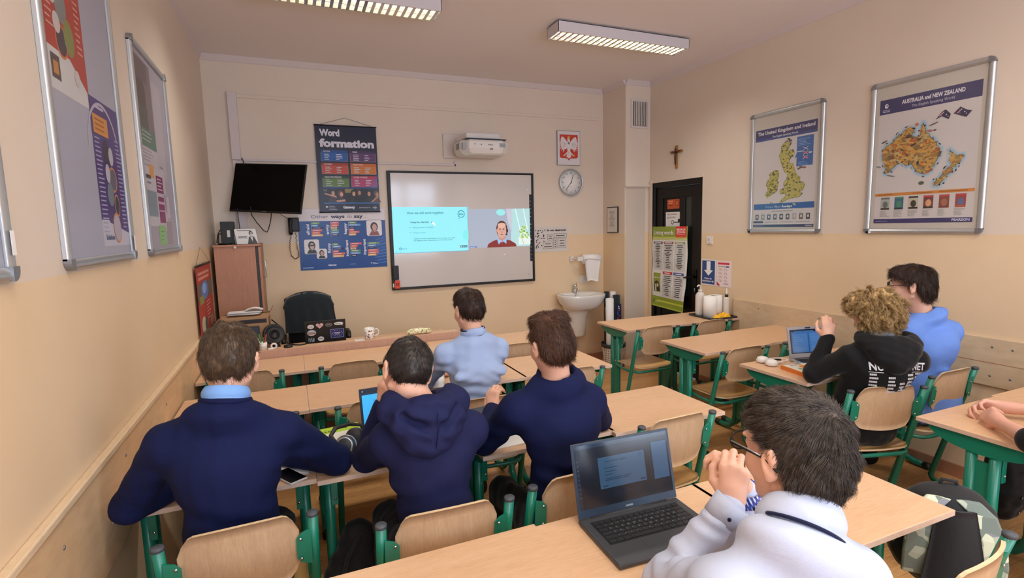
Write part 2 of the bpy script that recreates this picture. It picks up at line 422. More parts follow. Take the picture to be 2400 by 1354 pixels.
for y in (-2.1, -2.7, -3.4, -3.62, -3.85, -3.95, -4.1):
    for zz in (.9, .72):
        if y < -3 or zz > .8: sc.lathe([(.0065, 0), (.0065, .002), (.003, .003), (0, .0015)], (W-.0185, y, zz), 10, R=frame_R((0, 1, 0), (-1, 0, 0)))
sc.build('board_screw', 'alu_dark', o)

# ------------------------------------------------------------------ door
d = MB()
x0, x1 = W+.005, W+.075
d.box((x0, DY0, 0), (x1, DY0+.055, DZ)).box((x0, DY1-.04, 0), (x1, DY1, DZ)).box((x0, DY0+.055, DZ-.06), (x1, DY1-.04, DZ))
door = d.build('door_1', 'door_paint', bevel=.004); door['kind'] = 'structure'
L0, L1, LT = DY0+.058, DY1-.043, DZ-.063
d = MB()
for (ya, yb, za, zb) in [(L0, L0+.13, .01, LT), (L1-.1, L1, .01, LT), (L0+.13, L1-.1, LT-.12, LT), (L0+.13, L1-.1, .01, .2), (L0+.13, L1-.1, .78, .9), (L0+.235, L0+.31, .9, LT-.12)]: d.box((x0+.02, ya, za), (x0+.06, yb, zb))
leaf = d.build('door_leaf', 'door_paint', door, bevel=.005)
MB().box((x0+.035, L0+.3, .88), (x0+.045, L1-.08, LT-.1)).box((x0+.03, L0+.12, .18), (x0+.045, L1-.08, .80)).build('door_panel', 'door_inner', door, bevel=.003)
MB().box((x0+.036, L0+.12, .88), (x0+.042, L0+.25, LT-.1)).build('door_pane', 'dark_glass', door)
h = MB(); hy = L0+.05; hx = x0+.02
h.box((hx-.006, hy-.022, .96), (hx, hy+.022, 1.2)).tube([(hx, hy, 1.12), (hx-.05, hy, 1.12), (hx-.055, hy+.02, 1.12), (hx-.05, hy+.08, 1.115), (hx-.045, hy+.13, 1.105)], [.011, .01, .011, .009, .007], 10)
h.lathe([(.016, 0), (.016, .006), (0, .006)], (hx-.003, hy, 1.12), 16, R=frame_R((0, 1, 0), (-1, 0, 0)))
h.build('door_handle', 'black_gloss', door); MB().lathe([(.008, 0), (.008, .003), (0, .003)], (hx-.006, hy, .99), 12, R=frame_R((0, 1, 0), (-1, 0, 0))).box((hx-.008, hy-.003, .965), (hx-.005, hy+.003, .99)).build('door_lock', 'alu', door)
# wall-coloured architrave strip on the corner side
structure('trim_6', MB().box((W-.012, DY1, 0), (W+.01, -.482, DZ+.03)).box((W-.006, DY0-.015, DZ), (W+.01, DY1, DZ+.02)), 'wall_paint')
N_R = dict(U=(0, -1, 0), V=(0, 0, 1))      # prints on the right wall: reader looks along +x, right is -y
def prR(y, z, x=W): return Pr((x, y, z), (0, -1, 0), (0, 0, 1))
def prF(x, z, y=0): return Pr((x, y, z), (1, 0, 0), (0, 0, 1))
def prL(y, z, x=0): return Pr((x, y, z), (0, 1, 0), (0, 0, 1))
FX = x0+.018
# orange plate
t_ = thing('door_plate', 'small orange plate with an emblem at the top of the dark door', 'sign', (FX, -.85, 1.93))
p = prR(-.744, 1.855, x0+.033); p.sheet(.20, .105, 'c0562c'); p.greek(.02, .08, .12, 2, .022, .01, 'f0a070'); p.greek(.02, .035, .09, 1, .02, .007, '7a2a10')
p.poly([(.14, .09), (.185, .09), (.185, .05), (.1625, .02), (.14, .05)], '8a3014'); p.poly([(.148, .082), (.177, .082), (.177, .052), (.1625, .032), (.148, .052)], 'd8743c', 2); p.done('plate', t_)
t_ = thing('door_notice', 'white notice with a printed key on the dark door', 'sign', (FX, -.85, 1.74))
p = prR(-.72, 1.655, x0+.033); p.sheet(.255, .165, 'eceae8'); p.text('PRACOWNIA', .02, .13, .02, '55555a', l=2); p.text('JĘZYKOWA', .02, .095, .02, '55555a', l=2)
p.ring(.115, .05, .02, .007, '2a2626'); p.rect(.135, .046, .1, .009, '2a2626'); p.rect(.205, .046, .03, .035, '2a2626'); p.ell(.222, .075, .016, .014, '2a2626'); p.done('sheet', t_)
# Linking words poster hangs slightly bowed on the door
t_ = thing('wall_poster', 'tall green and white Linking words poster hanging on the door', 'poster', (W, -.8, 1.2))
p = prR(-.54, .735, W+.0); W_, H_ = .595, .925
p.cell = .045; p.step = .0009; p.rect(0, 0, W_, H_, 'e4e4e2', 0)
p.rect(0, .79, W_, .135, '8ea23c'); p.rect(0, .79, W_, .02, 'c4cc5a', 2); p.rect(0, .772, W_, .012, 'c9cf77'); p.text('Linking words', .03, .835, .05, 'f2f2ea', .02, w_=.36, sx=.8)
p.rect(.42, .80, .16, .125, 'd6332c', 2); p.text('MEDIACJA', .435, .88, .022, 'f6f0ee', .02, w_=.13); p.text('JĘZYKOWA', .435, .85, .022, 'f6f0ee', .02, w_=.13); p.rect(.435, .83, .13, .008, 'eda19c', 3)
for i, (c, h) in enumerate((('4a4a58', 15), ('a03852', 15), ('93a23e', 15))):
    xx = .03+i*.185; p.rect(xx, .732, .165, .022, c, 2); p.rect(xx+.02, .739, .12, .008, 'e8e8ea', 3); p.rect(xx, .43, .165, .30, 'cfcfcd', 1)
    for j in range(14): q = rnd.uniform(.05, .14) * (1-j*.02); p.rect(xx+.083-q/2, .71-j*.0195, q, .008, '3c3a3a', 3)
p.rect(.035, .17, .13, .22, '94a03a', 1); p.text('awesome', .045, .33, .022, 'f2f4dc', .01, w_=.11); p.ell(.1, .25, .05, .05, '3a3a22', 2); p.rect(.045, .18, .11, .06, '2c2a1c', 2); p.ell(.08, .24, .018, .024, 'd8c8a0', 3); p.ell(.12, .25, .016, .022, 'e6d6a0', 3); p.rect(.06, .18, .03, .04, 'd8d8c8', 3)
for i, c in enumerate(('c8323c', '4a64a8')):
    xx = .205+i*.185; p.rect(xx, .385, .165, .03, c, 2); p.rect(xx+.03, .395, .1, .009, 'f0e8ea', 3); p.rect(xx, .13, .165, .25, 'cfcfcd', 1)
    for j in range(11): q = rnd.uniform(.06, .15)*(1-j*.03); p.rect(xx+.083-q/2, .36-j*.021, q, .008, '3c3a3a', 3)
p.rect(0, 0, W_, .12, '8ea02c', 1); p.rect(.1, .06, .495, .02, 'c6cf4a', 2); p.rect(0, .0, W_, .015, 'b5c04a', 2); p.ring(.045, .06, .014, .006, '30381c'); p.text('Pearson', .07, .05, .018, 'dfe6b8', 0)
o = p.done('poster_sheet', t_)
me = o.data; lx = wloc(t_)
for v in me.vertices:      # paper bows away from the door towards its free lower corner
    yy = -.54-(v.co.y+lx.y); zz = v.co.z+lx.z; a = yy/W_; bz = max(0, (1.2-zz)/.45)
    v.co.x -= .012*math.sin(a*math.pi)+.05*a*a*min(1.3, bz)+.004*math.sin(zz*19+a*4)+.006
    v.co.z -= .012*a*min(1.2, bz)

# ------------------------------------------------------------------ luminaires
def lamp(lx, ly, lab):
    r = thing('ceiling_lamp', lab, 'ceiling lamp', (lx, ly, CEIL), 'louvred ceiling lamps')
    L, B, H = .645, .098, .085; zb = CEIL-.012-H; zt = CEIL-.012
    mb = MB(); th = .004
    mb.box((lx-L, ly-B, zb), (lx+L, ly-B+th, zt)).box((lx-L, ly+B-th, zb), (lx+L, ly+B, zt)).box((lx-L, ly-B, zb), (lx-L+th, ly+B, zt)).box((lx+L-th, ly-B, zb), (lx+L, ly+B, zt)).box((lx-L, ly-B, zt-th), (lx+L, ly+B, zt))
    mb.build('housing', 'lamp_body', r)
    MB().box((lx-L+.04, ly-B+.03, zt), (lx+L-.04, ly+B-.03, CEIL)).build('mounting_plate', 'dark_grey', r)
    # two parabolic troughs
    mb = MB()
    for s in (-1, 1):
        c = ly+s*B*.5
        mb.grid(lambda u, v: (lx-L+.01+u*(2*L-.02), c+(v-.5)*B*.94, zb+.03+.035*math.cos((v-.5)*math.pi)), 1, 10)
    mb.build('reflector', 'lamp_reflector', r)
    for s in (-1, 1): MB().tube([(lx-L+.03, ly+s*B*.5, zb+.045), (lx+L-.03, ly+s*B*.5, zb+.045)], .008, 10).build('fluorescent_tube', 'tube_glow', r)
    mb = MB(); n = 24
    mb.box((lx-L+.004, ly-.004, zb), (lx+L-.004, ly+.004, zb+.022))
    for s in (-1, 1): mb.box((lx-L+.004, ly+s*B-.01 if s > 0 else ly-B+.004, zb), (lx+L-.004, ly+s*B-.004 if s > 0 else ly-B+.01, zb+.022))
    for i in range(n):
        x = lx-L+.03+i*(2*L-.06)/(n-1)
        for s in (-1, 1):       # V-shaped lamellae
            y0, y1 = (ly+.004, ly+B-.008) if s > 0 else (ly-B+.008, ly-.004)
            mb.add([(x-.011, y0, zb), (x+.011, y0, zb), (x, (y0+y1)/2, zb+.002), (x-.001, y0, zb+.03), (x-.001, y1, zb+.03), (x-.011, y1, zb), (x+.011, y1, zb), (x+.001, y0, zb+.03), (x+.001, y1, zb+.03)],
                   [(0, 3, 4, 5), (1, 6, 8, 7), (0, 1, 7, 3), (5, 4, 8, 6), (0, 5, 6, 1)])
    mb.build('louvre', 'louvre', r)
    return r
lamp(*LAMPS[0], 'louvred ceiling lamp cut by the top edge, left of the other')
lamp(*LAMPS[1], 'louvred ceiling lamp wholly in view, above the front right corner')
for k, q in enumerate(LAMPS[2:]): lamp(*q, 'louvred ceiling lamp %s' % ('over the near desks by the left wall', 'over the near desks by the right wall', 'before the left window', 'before the right window')[k])
# ------------------------------------------------------------------ vent, cross, switch
t_ = thing('vent_grille', 'ventilation grille with upright slats high on the chimney breast', 'vent', (4.43, PY, 2.95))
mb = MB().box((4.31, PY-.012, 2.785), (4.55, PY-.0005, 3.105)); mb.build('grille_frame', 'offwhite', t_, bevel=.003)
MB().box((4.337, PY-.0135, 2.81), (4.528, PY-.012, 3.08)).build('grille_backing', 'dark_grey', t_)
mb = MB()
for i in range(8): x = 4.352+i*.0228; mb.box((x-.0055, PY-.02, 2.812), (x+.0055, PY-.0135, 3.078))
mb.build('grille_slats', 'offwhite', t_)
t_ = thing('crucifix', 'wooden crucifix hanging above the dark door', 'cross', (W, -.94, 2.4))
MB().box((W-.018, -.957, 2.285), (W-.002, -.927, 2.53)).box((W-.0175, -1.035, 2.452), (W-.003, -.848, 2.478)).build('cross_beams', 'gold_wood', t_, bevel=.002)
mb = MB(); mb.tube([(W-.024, -.942, 2.475), (W-.026, -.944, 2.43), (W-.026, -.938, 2.39), (W-.028, -.944, 2.36), (W-.024, -.942, 2.325)], [.008, .011, .009, .009, .004], 8)
mb.tube([(W-.024, -.942, 2.445), (W-.024, -.99, 2.468), (W-.022, -1.02, 2.47)], [.006, .004, .003], 6).tube([(W-.024, -.942, 2.445), (W-.024, -.895, 2.468), (W-.022, -.865, 2.47)], [.006, .004, .003], 6).lathe([(0, -.011), (.008, -.005), (.009, .002), (.005, .01), (0, .012)], (W-.027, -.942, 2.487), 10)
mb.build('figurine', 'brown_figure', t_)
t_ = thing('light_switch', 'white light switch on the peach wall right of the door', 'switch', (W, -1.455, 1.515))
MB().box((W-.01, -1.497, 1.473), (W-.0005, -1.415, 1.557)).build('switch_plate', 'white_plastic', t_, bevel=.003); MB().box((W-.016, -1.482, 1.488), (W-.01, -1.43, 1.542)).build('rocker', 'white_plastic', t_, bevel=.003)
p = prR(-1.44, 1.50, W-.0165); p.greek(.004, .03, .028, 3, .009, .003, '8a8a8c'); p.done('switch_marking', t_)
# arrow sign + hand-washing instruction
t_ = thing('wall_sign', 'blue sheet with a big white down arrow beside the door', 'sign', (W, -1.45, 1.18))
p = prR(-1.345, 1.055, W-.003); p.sheet(.205, .265, 'e6e4e4'); p.rect(.012, .012, .178, .24, '2d4a86'); p.rect(.075, .15, .055, .095, 'eef0f4', 2); p.poly([(.04, .155), (.165, .155), (.1025, .098)], 'eef0f4', 2)
p.text('Miejsce do', .1, .062, .017, 'f0f2f6', .02, 'c'); p.text('dezynfekcji rąk', .1, .035, .017, 'f0f2f6', .02, 'c', w_=.16); p.done('sheet', t_)
t_ = thing('wall_sign', 'pale instruction sheet of hand drawings with a red bar, right of the arrow', 'sign', (W, -1.65, 1.18))
p = prR(-1.555, 1.055, W-.003); p.sheet(.195, .26, 'ecdedf'); p.rect(.02, .222, .15, .02, 'd0374a'); p.text('DEZYNFEKCJA', .025, .198, .011, '5a4a50'); p.rect(.125, .196, .04, .012, '3a4a90')
for i in range(4):
    for j in range(2):
        cx, cy = .055+j*.07, .17-i*.037; p.line([(cx-.018, cy-.01), (cx-.015, cy+.008), (cx, cy+.011), (cx+.006, cy+.002), (cx+.018, cy+.006)], .003, 'b07078'); p.ell(cx+.012, cy-.006, .007, .004, 'c89aa0')
p.poly([(.01, .01), (.06, .01), (.01, .05)], 'c8343e', 2); p.rect(.1, .03, .06, .006, 'b07078', 2); p.done('sheet', t_)
# ------------------------------------------------------------------ aluminium snap frames on the side walls
def wall_frame(lab, side, ya, yb, z0, z1, group='aluminium poster frames'):
    """side 'L': reader's right is +y; side 'R': reader's right is -y. ya = reader's left edge."""
    s = 1 if side == 'L' else -1; x = 0 if side == 'L' else W; n = 1 if side == 'L' else -1
    w_ = abs(yb-ya); h = z1-z0
    r = thing('poster_frame', lab, 'frame', (x, (ya+yb)/2, z0), group)
    O = np.array((x, ya, z0)); U = np.array((0, s, 0)); V = np.array((0, 0, 1.)); N = np.array((n, 0, 0))
    P = lambda a, b, c: O+U*a+V*b+N*c
    q = .034
    bk = MB(); R = np.array([U, V, N]).T
    bk.box((.01, .01, .001), (w_-.01, h-.01, .006), R=R, c=O); bk.build('backing_board', 'board_backing', r)
    prof = [(0, .001), (0, .012), (.006, .018), (.014, .0205), (.024, .019), (.030, .014), (q, .012), (q, .007)]
    for nm, (o2, uu, vv, ln) in {'rail_left': ((0, 0), (1, 0), (0, 1), h), 'rail_right': ((w_, 0), (-1, 0), (0, 1), h), 'rail_bottom': ((0, 0), (0, 1), (1, 0), w_), 'rail_top': ((0, h), (0, -1), (1, 0), w_)}.items():
        mb = MB(); c0 = .03
        for k, e in enumerate((c0, ln-c0)):
            for a, c in prof: mb.v.append(tuple(P(o2[0]+uu[0]*a+vv[0]*e, o2[1]+uu[1]*a+vv[1]*e, c))); mb.nv += 1
        m_ = len(prof)
        for i in range(m_-1): mb.f.append((i, i+1, i+1+m_, i+m_)); mb.m.append(0); mb.sm.append(i not in (0, 6)); mb.c.append(None)
        o = mb.build('frame_rail', 'alu', r); fixn(o.data)
    for cx, cy, a0 in ((0, 0, 180), (w_, 0, 270), (w_, h, 0), (0, h, 90)):
        mb = MB(); sx = 1 if cx == 0 else -1; sy = 1 if cy == 0 else -1; rr = .03; pts = []
        for i in range(7): a = math.radians(a0+15*i); pts.append((cx+sx*rr+rr*math.cos(a), cy+sy*rr+rr*math.sin(a)))
        poly = pts+([(cx+sx*.036, cy), (cx+sx*.036, cy+sy*.036), (cx, cy+sy*.036)] if (a0 in (180, 0)) else [(cx, cy+sy*.036), (cx+sx*.036, cy+sy*.036), (cx+sx*.036, cy)])
        mb.prism(poly, P(0, 0, .001), U, V, .0215)
        if np.dot(np.cross(U, V), N) < 0: mb.v = [tuple(np.array(v)+2*N*np.dot(N, (P(0, 0, .001)-np.array(v)))) for v in mb.v]
        o = mb.build('corner_cap', 'alu_dark', r); fixn(o.data)
    return r, P, w_, h
def cover(r, P, w_, h):
    q = .03; MB().add([P(q, q, .0105), P(w_-q, q, .0105), P(w_-q, h-q, .0105), P(q, h-q, .0105)], [(0, 1, 2, 3)]).build('clear_cover', 'clear_cover', r)
FD = .0062
# --- United Kingdom and Ireland map (right wall, reader's left = y -1.94)
r, P, w_, h = wall_frame('smaller framed map of the United Kingdom and Ireland', 'R', -1.945, -2.665, 1.588, 2.645)
p = Pr(P(.055, .055, FD), (0, -1, 0), (0, 0, 1), .0003); W_, H_ = .605, .855; p.sheet(W_, H_, 'd6d2d2', .001)
p.rect(0, H_-.1, W_, .1, '2a2e6a'); p.rect(0, H_-.1, W_, .022, '2b4a8e', 2); p.text('The United Kingdom and Ireland', W_/2, H_-.047, .030, 'f0f0f6', .02, 'c', w_=.56); p.text('The English Speaking World', W_/2, H_-.083, .017, 'e4e6f2', .01, 'c', w_=.25, l=4)
def blob(p, pts, c, c2, cx, cy, s, seed=1, halo=None, mott=()):
    q = [(cx+x*s, cy+y*s) for x, y in pts]; mx, my = sum(a for a, b in q)/len(q), sum(b for a, b in q)/len(q)
    # jitter the outline into a coast
    R_ = random.Random(seed); out = []
    for (x0, y0), (x1, y1) in zip(q, q[1:]+q[:1]):
        for k in range(4): t_ = k/4; out.append((x0+(x1-x0)*t_+R_.uniform(-1, 1)*.0028, y0+(y1-y0)*t_+R_.uniform(-1, 1)*.0028))
    def tess(pts_, col, l):
        from mathutils.geometry import tessellate_polygon
        tr = tessellate_polygon([[Vector((a, b, 0)) for a, b in pts_]])
        p.add([p.P(a, b, l) for a, b in pts_], [tuple(t_) for t_ in tr], col=rgb(col))
    if halo:
        for g, (wd, hc) in enumerate(halo):
            for (x0, y0) in out[::2]: p.ell(x0, y0, wd, wd, hc, 1+g*.3, 10)
    for (x0, y0), (x1, y1) in zip(out, out[1:]+out[:1]): p.line([(x0, y0), (x1, y1)], .0035, c2, 3.4)
    tess(out, c, 3)
    from mathutils.geometry import intersect_point_tri_2d
    def inside(x, y):
        k = False
        for (xa, ya_), (xb, yb_) in zip(out, out[1:]+out[:1]):
            if (ya_ > y) != (yb_ > y) and x < (xb-xa)*(y-ya_)/(yb_-ya_)+xa: k = not k
        return k
    xs_ = [a for a, b in out]; ys_ = [b for a, b in out]
    for i in range(mott[0] if mott else 0):
        x, y = R_.uniform(min(xs_), max(xs_)), R_.uniform(min(ys_), max(ys_))
        if inside(x, y): p.ell(x, y, R_.uniform(.003, .012)*mott[2], R_.uniform(.002, .006)*mott[2], R_.choice(mott[1]), 4+R_.random(), 7, R_.uniform(-.8, .8))
GB = [(.0, 1), (.06, 1.02), (.1, .98), (.16, 1.01), (.14, .94), (.06, .86), (.2, .85), (.22, .78), (.14, .70), (.12, .62), (.2, .60), (.24, .5), (.28, .40), (.36, .34), (.34, .27), (.42, .26), (.46, .2), (.42, .12), (.36, .08), (.42, .05), (.36, .0), (.24, -.01), (.12, -.03), (.04, -.07), (-.06, -.1), (.0, -.02), (.1, .05), (.04, .07), (-.04, .07), (-.06, .14), (.04, .18), (.02, .28), (.08, .33), (.1, .42), (.04, .46), (.02, .5), (-.02, .56), (-.04, .62), (-.06, .7), (-.1, .78), (-.06, .86), (-.06, .94)]
IE = [(-.2, .5), (-.1, .52), (-.06, .44), (-.1, .36), (-.08, .26), (-.1, .14), (-.2, .08), (-.32, .02), (-.36, .08), (-.3, .16), (-.34, .26), (-.32, .34), (-.26, .38), (-.28, .46)]
gm = ['c9b53e', '8a9238', 'a8a848', '5c6a30', 'd8c86a', '6a5a34', 'b0b86a', '3f4a34']
blob(p, GB, 'c0b862', '6f7248', .3, .25, .46, 3, None, (420, gm, 1.25)); blob(p, IE, 'bcb858', '6f7248', .29, .25, .46, 5, None, (200, gm, 1.25))
for x, y, c in [(.345, .735, '30302c'), (.36, .72, '4a4438'), (.325, .72, '8a8474'), (.2, .47, '26241e'), (.21, .455, '302c26'), (.47, .49, '7a4a48'), (.5, .485, '8a5a58'), (.45, .48, '6a6a60'), (.22, .34, '5a5f3c'), (.19, .21, 'a0a498'), (.24, .18, '8a9078'), (.37, .17, '9aa880'), (.42, .19, 'b4b89a')]: p.ell(x, y, .018, .008, c, 3, 8, rnd.uniform(-.5, .5))
p.rect(.425, .50, .15, .24, '2f66ae', 2); p.poly([(.425, .58), (.405, .565), (.425, .61)], '2f66ae', 2)
for j in range(5): p.rect(.435, .715-j*.012, rnd.uniform(.06, .12), .005, '7aa6d8', 3)
for j, y in enumerate((.625, .59, .555)):
    p.rect(.485, y, .045, .026, ('1c3f86', '32386e', '26306e')[j], 3); p.line([(.485, y), (.53, y+.026)], .004, 'f0f0f4', 4); p.line([(.485, y+.026), (.53, y)], .004, 'f0f0f4', 4)
    if j: p.line([(.485, y+.013), (.53, y+.013)], .004, 'd05060', 5); p.line([(.5075, y), (.5075, y+.026)], .004, 'd05060', 5)
p.rect(.43, .615, .05, .008, 'c8d8f0', 3); p.rect(.535, .595, .03, .012, 'c8d8f0', 3)
for j in range(3): p.rect(.44, .53-j*.012, rnd.uniform(.06, .12), .004, '7aa6d8', 3)
p.rect(0, .155, W_, .05, '1f5ea8'); p.text('Pearson English', .13, .168, .019, 'a8c4ea', .0, w_=.16); p.text('Readers', .30, .168, .019, 'f4f6fa', .02, w_=.1); p.text('Better learning comes from fun', W_/2, .133, .012, '60606a', 0, 'c')
for j in range(9):
    c = ('3a3a48', '8a8a92', '34507e', '50506a', '1f2434', '3c4454', 'b4a8a4', '5a5350', '2a201f')[j]; x = .02+j*.064; p.rect(x, .062, .042, .058, 'c4c0c2', 2); p.rect(x+.004, .065, .034, .045, c, 3); p.ell(x+.022, .09, .009, .013, 'd8d0cc', 4, 10)
p.rrect(0, .035, .11, .018, '2a2e5c', .008, 2)
for j in range(3): p.rect(.13+j*.155, .041, .13, .004, '9a98a0', 2)
p.rect(0, 0, W_, .022, '26295e', 2); p.text('PEARSON', W_-.01, .006, .011, 'dadcea', .02, 'r'); p.rect(.012, .009, .1, .004, '8a8ec0', 3)
p.done('map_poster', r); cover(r, P, w_, h)
MB().box((W-.0225, -1.985, 1.594), (W-.0215, -1.955, 1.607)).build('barcode_sticker', 'paper', r)
# --- Australia and New Zealand
r, P, w_, h = wall_frame('larger framed map of Australia and New Zealand near the right edge', 'R', -3.022, -3.748, 1.588, 2.645)
p = Pr(P(.062, .075, FD), (0, -1, 0), (0, 0, 1), .0003); W_, H_ = .605, .86; p.sheet(W_, H_, 'd8d3d2', .001)
p.rect(0, H_-.1, W_, .1, '2b2d68'); p.text('AUSTRALIA and NEW ZEALAND', .33, H_-.05, .026, 'f0eff6', .035, 'c', w_=.37); p.text('The English Speaking World', .335, H_-.083, .018, 'd6d8ea', 0, 'c', w_=.25, l=4)
p.ell(.045, H_-.045, .012, .016, 'e8e8f0', 2); p.ell(.048, H_-.042, .005, .006, '2b2d68', 3); p.rect(.02, H_-.075, .05, .005, 'b0b2d0', 2); p.rect(.022, H_-.086, .046, .006, 'c8cae0', 2)
AU = [(0, .38), (.03, .45), (.1, .5), (.18, .54), (.22, .62), (.27, .66), (.3, .62), (.34, .7), (.42, .74), (.5, .72), (.52, .68), (.48, .62), (.56, .55), (.62, .58), (.63, .7), (.66, .8), (.69, .72), (.72, .62), (.76, .56), (.84, .48), (.9, .38), (.95, .3), (.94, .2), (.9, .1), (.87, .02), (.82, -.06), (.74, -.1), (.66, -.08), (.6, -.04), (.56, .02), (.52, .08), (.46, .12), (.42, .08), (.36, .14), (.28, .14), (.2, .08), (.12, .0), (.05, -.03), (.06, .06), (.04, .16), (-.01, .28)]
NZn = [(0, .3), (.05, .24), (.12, .16), (.2, .14), (.24, .16), (.22, .08), (.16, .0), (.1, -.06), (.04, -.03), (.06, .04), (.0, .08), (.04, .14)]
NZs = [(.0, -.06), (.08, -.1), (.04, -.16), (-.04, -.24), (-.1, -.34), (-.18, -.42), (-.26, -.42), (-.26, -.36), (-.18, -.28), (-.1, -.18), (-.04, -.1)]
halo = [(.024, 'c2d2de'), (.015, 'a8c4d8')]
am = ['d8962e', 'a87c3c', '8a7040', 'e0a848', '6a5434', '9a8a5c', 'c8b078', 'b8602e']
blob(p, AU, 'cc9e4e', '4e5a50', .04, .36, .375, 8, halo, (520, am, 1.9)); blob(p, NZn, 'b8a050', '4e5a50', .455, .37, .30, 9, halo, (110, am, 1.4)); blob(p, NZs, 'aa9a54', '4e5a50', .455, .37, .30, 10, halo, (110, am, 1.4))
for (x, y, a, b, c) in [(.20, .585, .018, .012, '5a3a2c'), (.27, .555, .012, .007, '3c3a24'), (.235, .525, .022, .006, '3c2c22'), (.105, .5, .01, .012, '7a4c22'), (.18, .47, .016, .006, 'c05a28'), (.33, .60, .02, .008, 'b07a78'), (.35, .64, .03, .005, '6a6a6a'), (.045, .57, .022, .006, '55595a'), (.25, .655, .012, .012, 'c07a66'), (.015, .40, .018, .006, '8a9498'), (.1, .33, .03, .004, '5a6468'), (.27, .4, .008, .014, '2f2c26'), (.3, .265, .018, .012, '4a5a4c'), (.36, .60, .01, .005, '4a4a4a')]: p.ell(x, y, a, b, c, 6, 9, rnd.uniform(-.4, .4))
for x, y in ((.36, .665), (.46, .665)):      # two waving flags
    q = [(x, y), (x+.03, y+.04), (x+.055, y+.055), (x+.085, y+.02), (x+.075, y-.01), (x+.035, y+.015)] if x < .4 else [(x, y+.02), (x+.035, y+.055), (x+.07, y+.03), (x+.1, y+.02), (x+.07, y-.015), (x+.04, y)]
    from mathutils.geometry import tessellate_polygon
    p.add([p.P(a, b, 3) for a, b in q], [tuple(k) for k in tessellate_polygon([[Vector((a, b, 0)) for a, b in q]])], col=rgb('26264e'))
    p.line([(x+.02, y+.018), (x+.045, y+.04)], .004, 'e8e0e8', 4); p.line([(x+.03, y+.04), (x+.035, y+.012)], .004, 'd05064', 4); p.ell(x+.06, y+.02, .004, .004, 'e8e0f0', 4, 6); p.ell(x+.07, y+.008, .003, .003, 'e8e0f0', 4, 6)
p.rect(.0, .19, W_, .02, 'd88a34'); p.rect(.02, .197, .1, .006, 'a05a20', 2); p.rect(.25, .197, .12, .006, 'a05a20', 2); p.rect(.41, .197, .16, .006, 'a05a20', 2)
bc = [('a8b4b0', '6a7068', '3a2a28'), ('2c6a8a', '3a8a6a', '203040'), ('c8c2a8', '2c2822', '141010'), ('7a2c34', 'e0a878', '1c1418'), ('8a4034', 'a86a54', '7a3a30'), ('a03c40', '5a6a9a', 'c05a3a')]
for j, (a, b, c) in enumerate(bc):
    x = .045+j*.092; p.rect(x, .095, .058, .085, a, 2); p.rect(x, .095, .058, .012, c, 3); p.rect(x, .168, .058, .012, b if j < 3 else 'c03a3c', 3); p.ell(x+.03, .13, .018, .024, b, 3, 12)
    p.greek(x-.004, .083, .066, 6, .0075, .003, 'aaa6a6', 2)
p.rect(0, 0, W_, .03, '27286a', 2); p.text('PEARSON', W_-.015, .009, .015, 'dadcf0', .03, 'r', sx=1.1); p.rect(.015, .012, .08, .004, '9a9cc8', 3)
p.done('map_poster', r); cover(r, P, w_, h)
MB().box((W-.0225, -3.078, 1.592), (W-.0215, -3.042, 1.606)).build('barcode_sticker', 'paper', r)
# --- left wall frames (reader's left = smaller y)
r, P, w_, h = wall_frame('framed display with red and purple posters on the left wall', 'L', -3.611, -2.85, 1.597, 2.72)
p = Pr(P(.03, .03, FD), (0, 1, 0), (0, 0, 1), .0003); p.sheet(w_-.06, h-.06, 'b2b4c6', .001)
x0, y0, a, b = .03, .60, .34, .46
p.rect(x0, y0-.07, a, b+.07, 'd8d8da', 1); p.rect(x0, y0+.06, a, b-.06, 'b83e30', 2); p.poly([(x0, y0+.08), (x0+a*.55, y0+.06), (x0+a, y0-.02), (x0+a, y0+.1), (x0, y0+.2)], 'b83e30', 2)
p.ell(x0+.12, y0+.33, .045, .07, 'd87838', 3); p.ell(x0+.13, y0+.33, .035, .06, '6a5448', 4); p.ell(x0+.15, y0+.22, .05, .06, '868a88', 4); p.ell(x0+.13, y0+.1, .05, .055, 'd87838', 3); p.ell(x0+.13, y0+.1, .042, .046, '4a3c4a', 4); p.ell(x0+.2, y0+.13, .045, .06, '8a9050', 4)
for cx, cy, rr in ((.08, .24, .035), (.22, .3, .03), (.1, .15, .03), (.24, .01, .025)): p.ell(x0+cx, y0+cy, rr, rr*1.1, 'd2cccc', 5)
p.rect(x0+.2, y0+.34, .1, .05, 'e08a44', 4)
for j in range(16): p.rect(x0+.015, y0+.44-j*.021, rnd.uniform(.03, .06), .006, 'e0a8a0', 4); p.rect(x0+.27, y0+.42-j*.021, rnd.uniform(.03, .055), .006, 'e0a8a0', 4)
p.rect(x0+.02, y0-.035, .07, .075, '5a4a4a', 3); p.rect(x0+.035, y0-.02, .04, .04, 'c88a4a', 4)
x0, y0, a, b = .36, .035, .34, .55
p.rect(x0, y0, a, b, 'cacada', 1); p.rect(x0, y0+.1, a, b-.1, '4e3a7e', 2); p.poly([(x0, y0+.16), (x0+.1, y0+.09), (x0+a, y0+.05), (x0+a, y0+.2), (x0, y0+.3)], '4e3a7e', 2.4)
for k in range(20):
    a0 = math.radians(20+k*8); a1 = math.radians(28+k*8); c = (x0+.13, y0+.36); q = .22
    p.line([(c[0]+q*.8*math.cos(a0), c[1]+q*.8*math.sin(a0)), (c[0]+q*.8*math.cos(a1), c[1]+q*.8*math.sin(a1))], .012, 'c4bcd4', 3)
p.rect(x0+.02, y0+.42, .17, .07, 'dc9648', 4); p.greek(x0+.04, y0+.47, .12, 3, .018, .006, 'a86028', 5); p.greek(x0+.06, y0+.515, .16, 1, .01, .010, 'c8c0dc', 4)
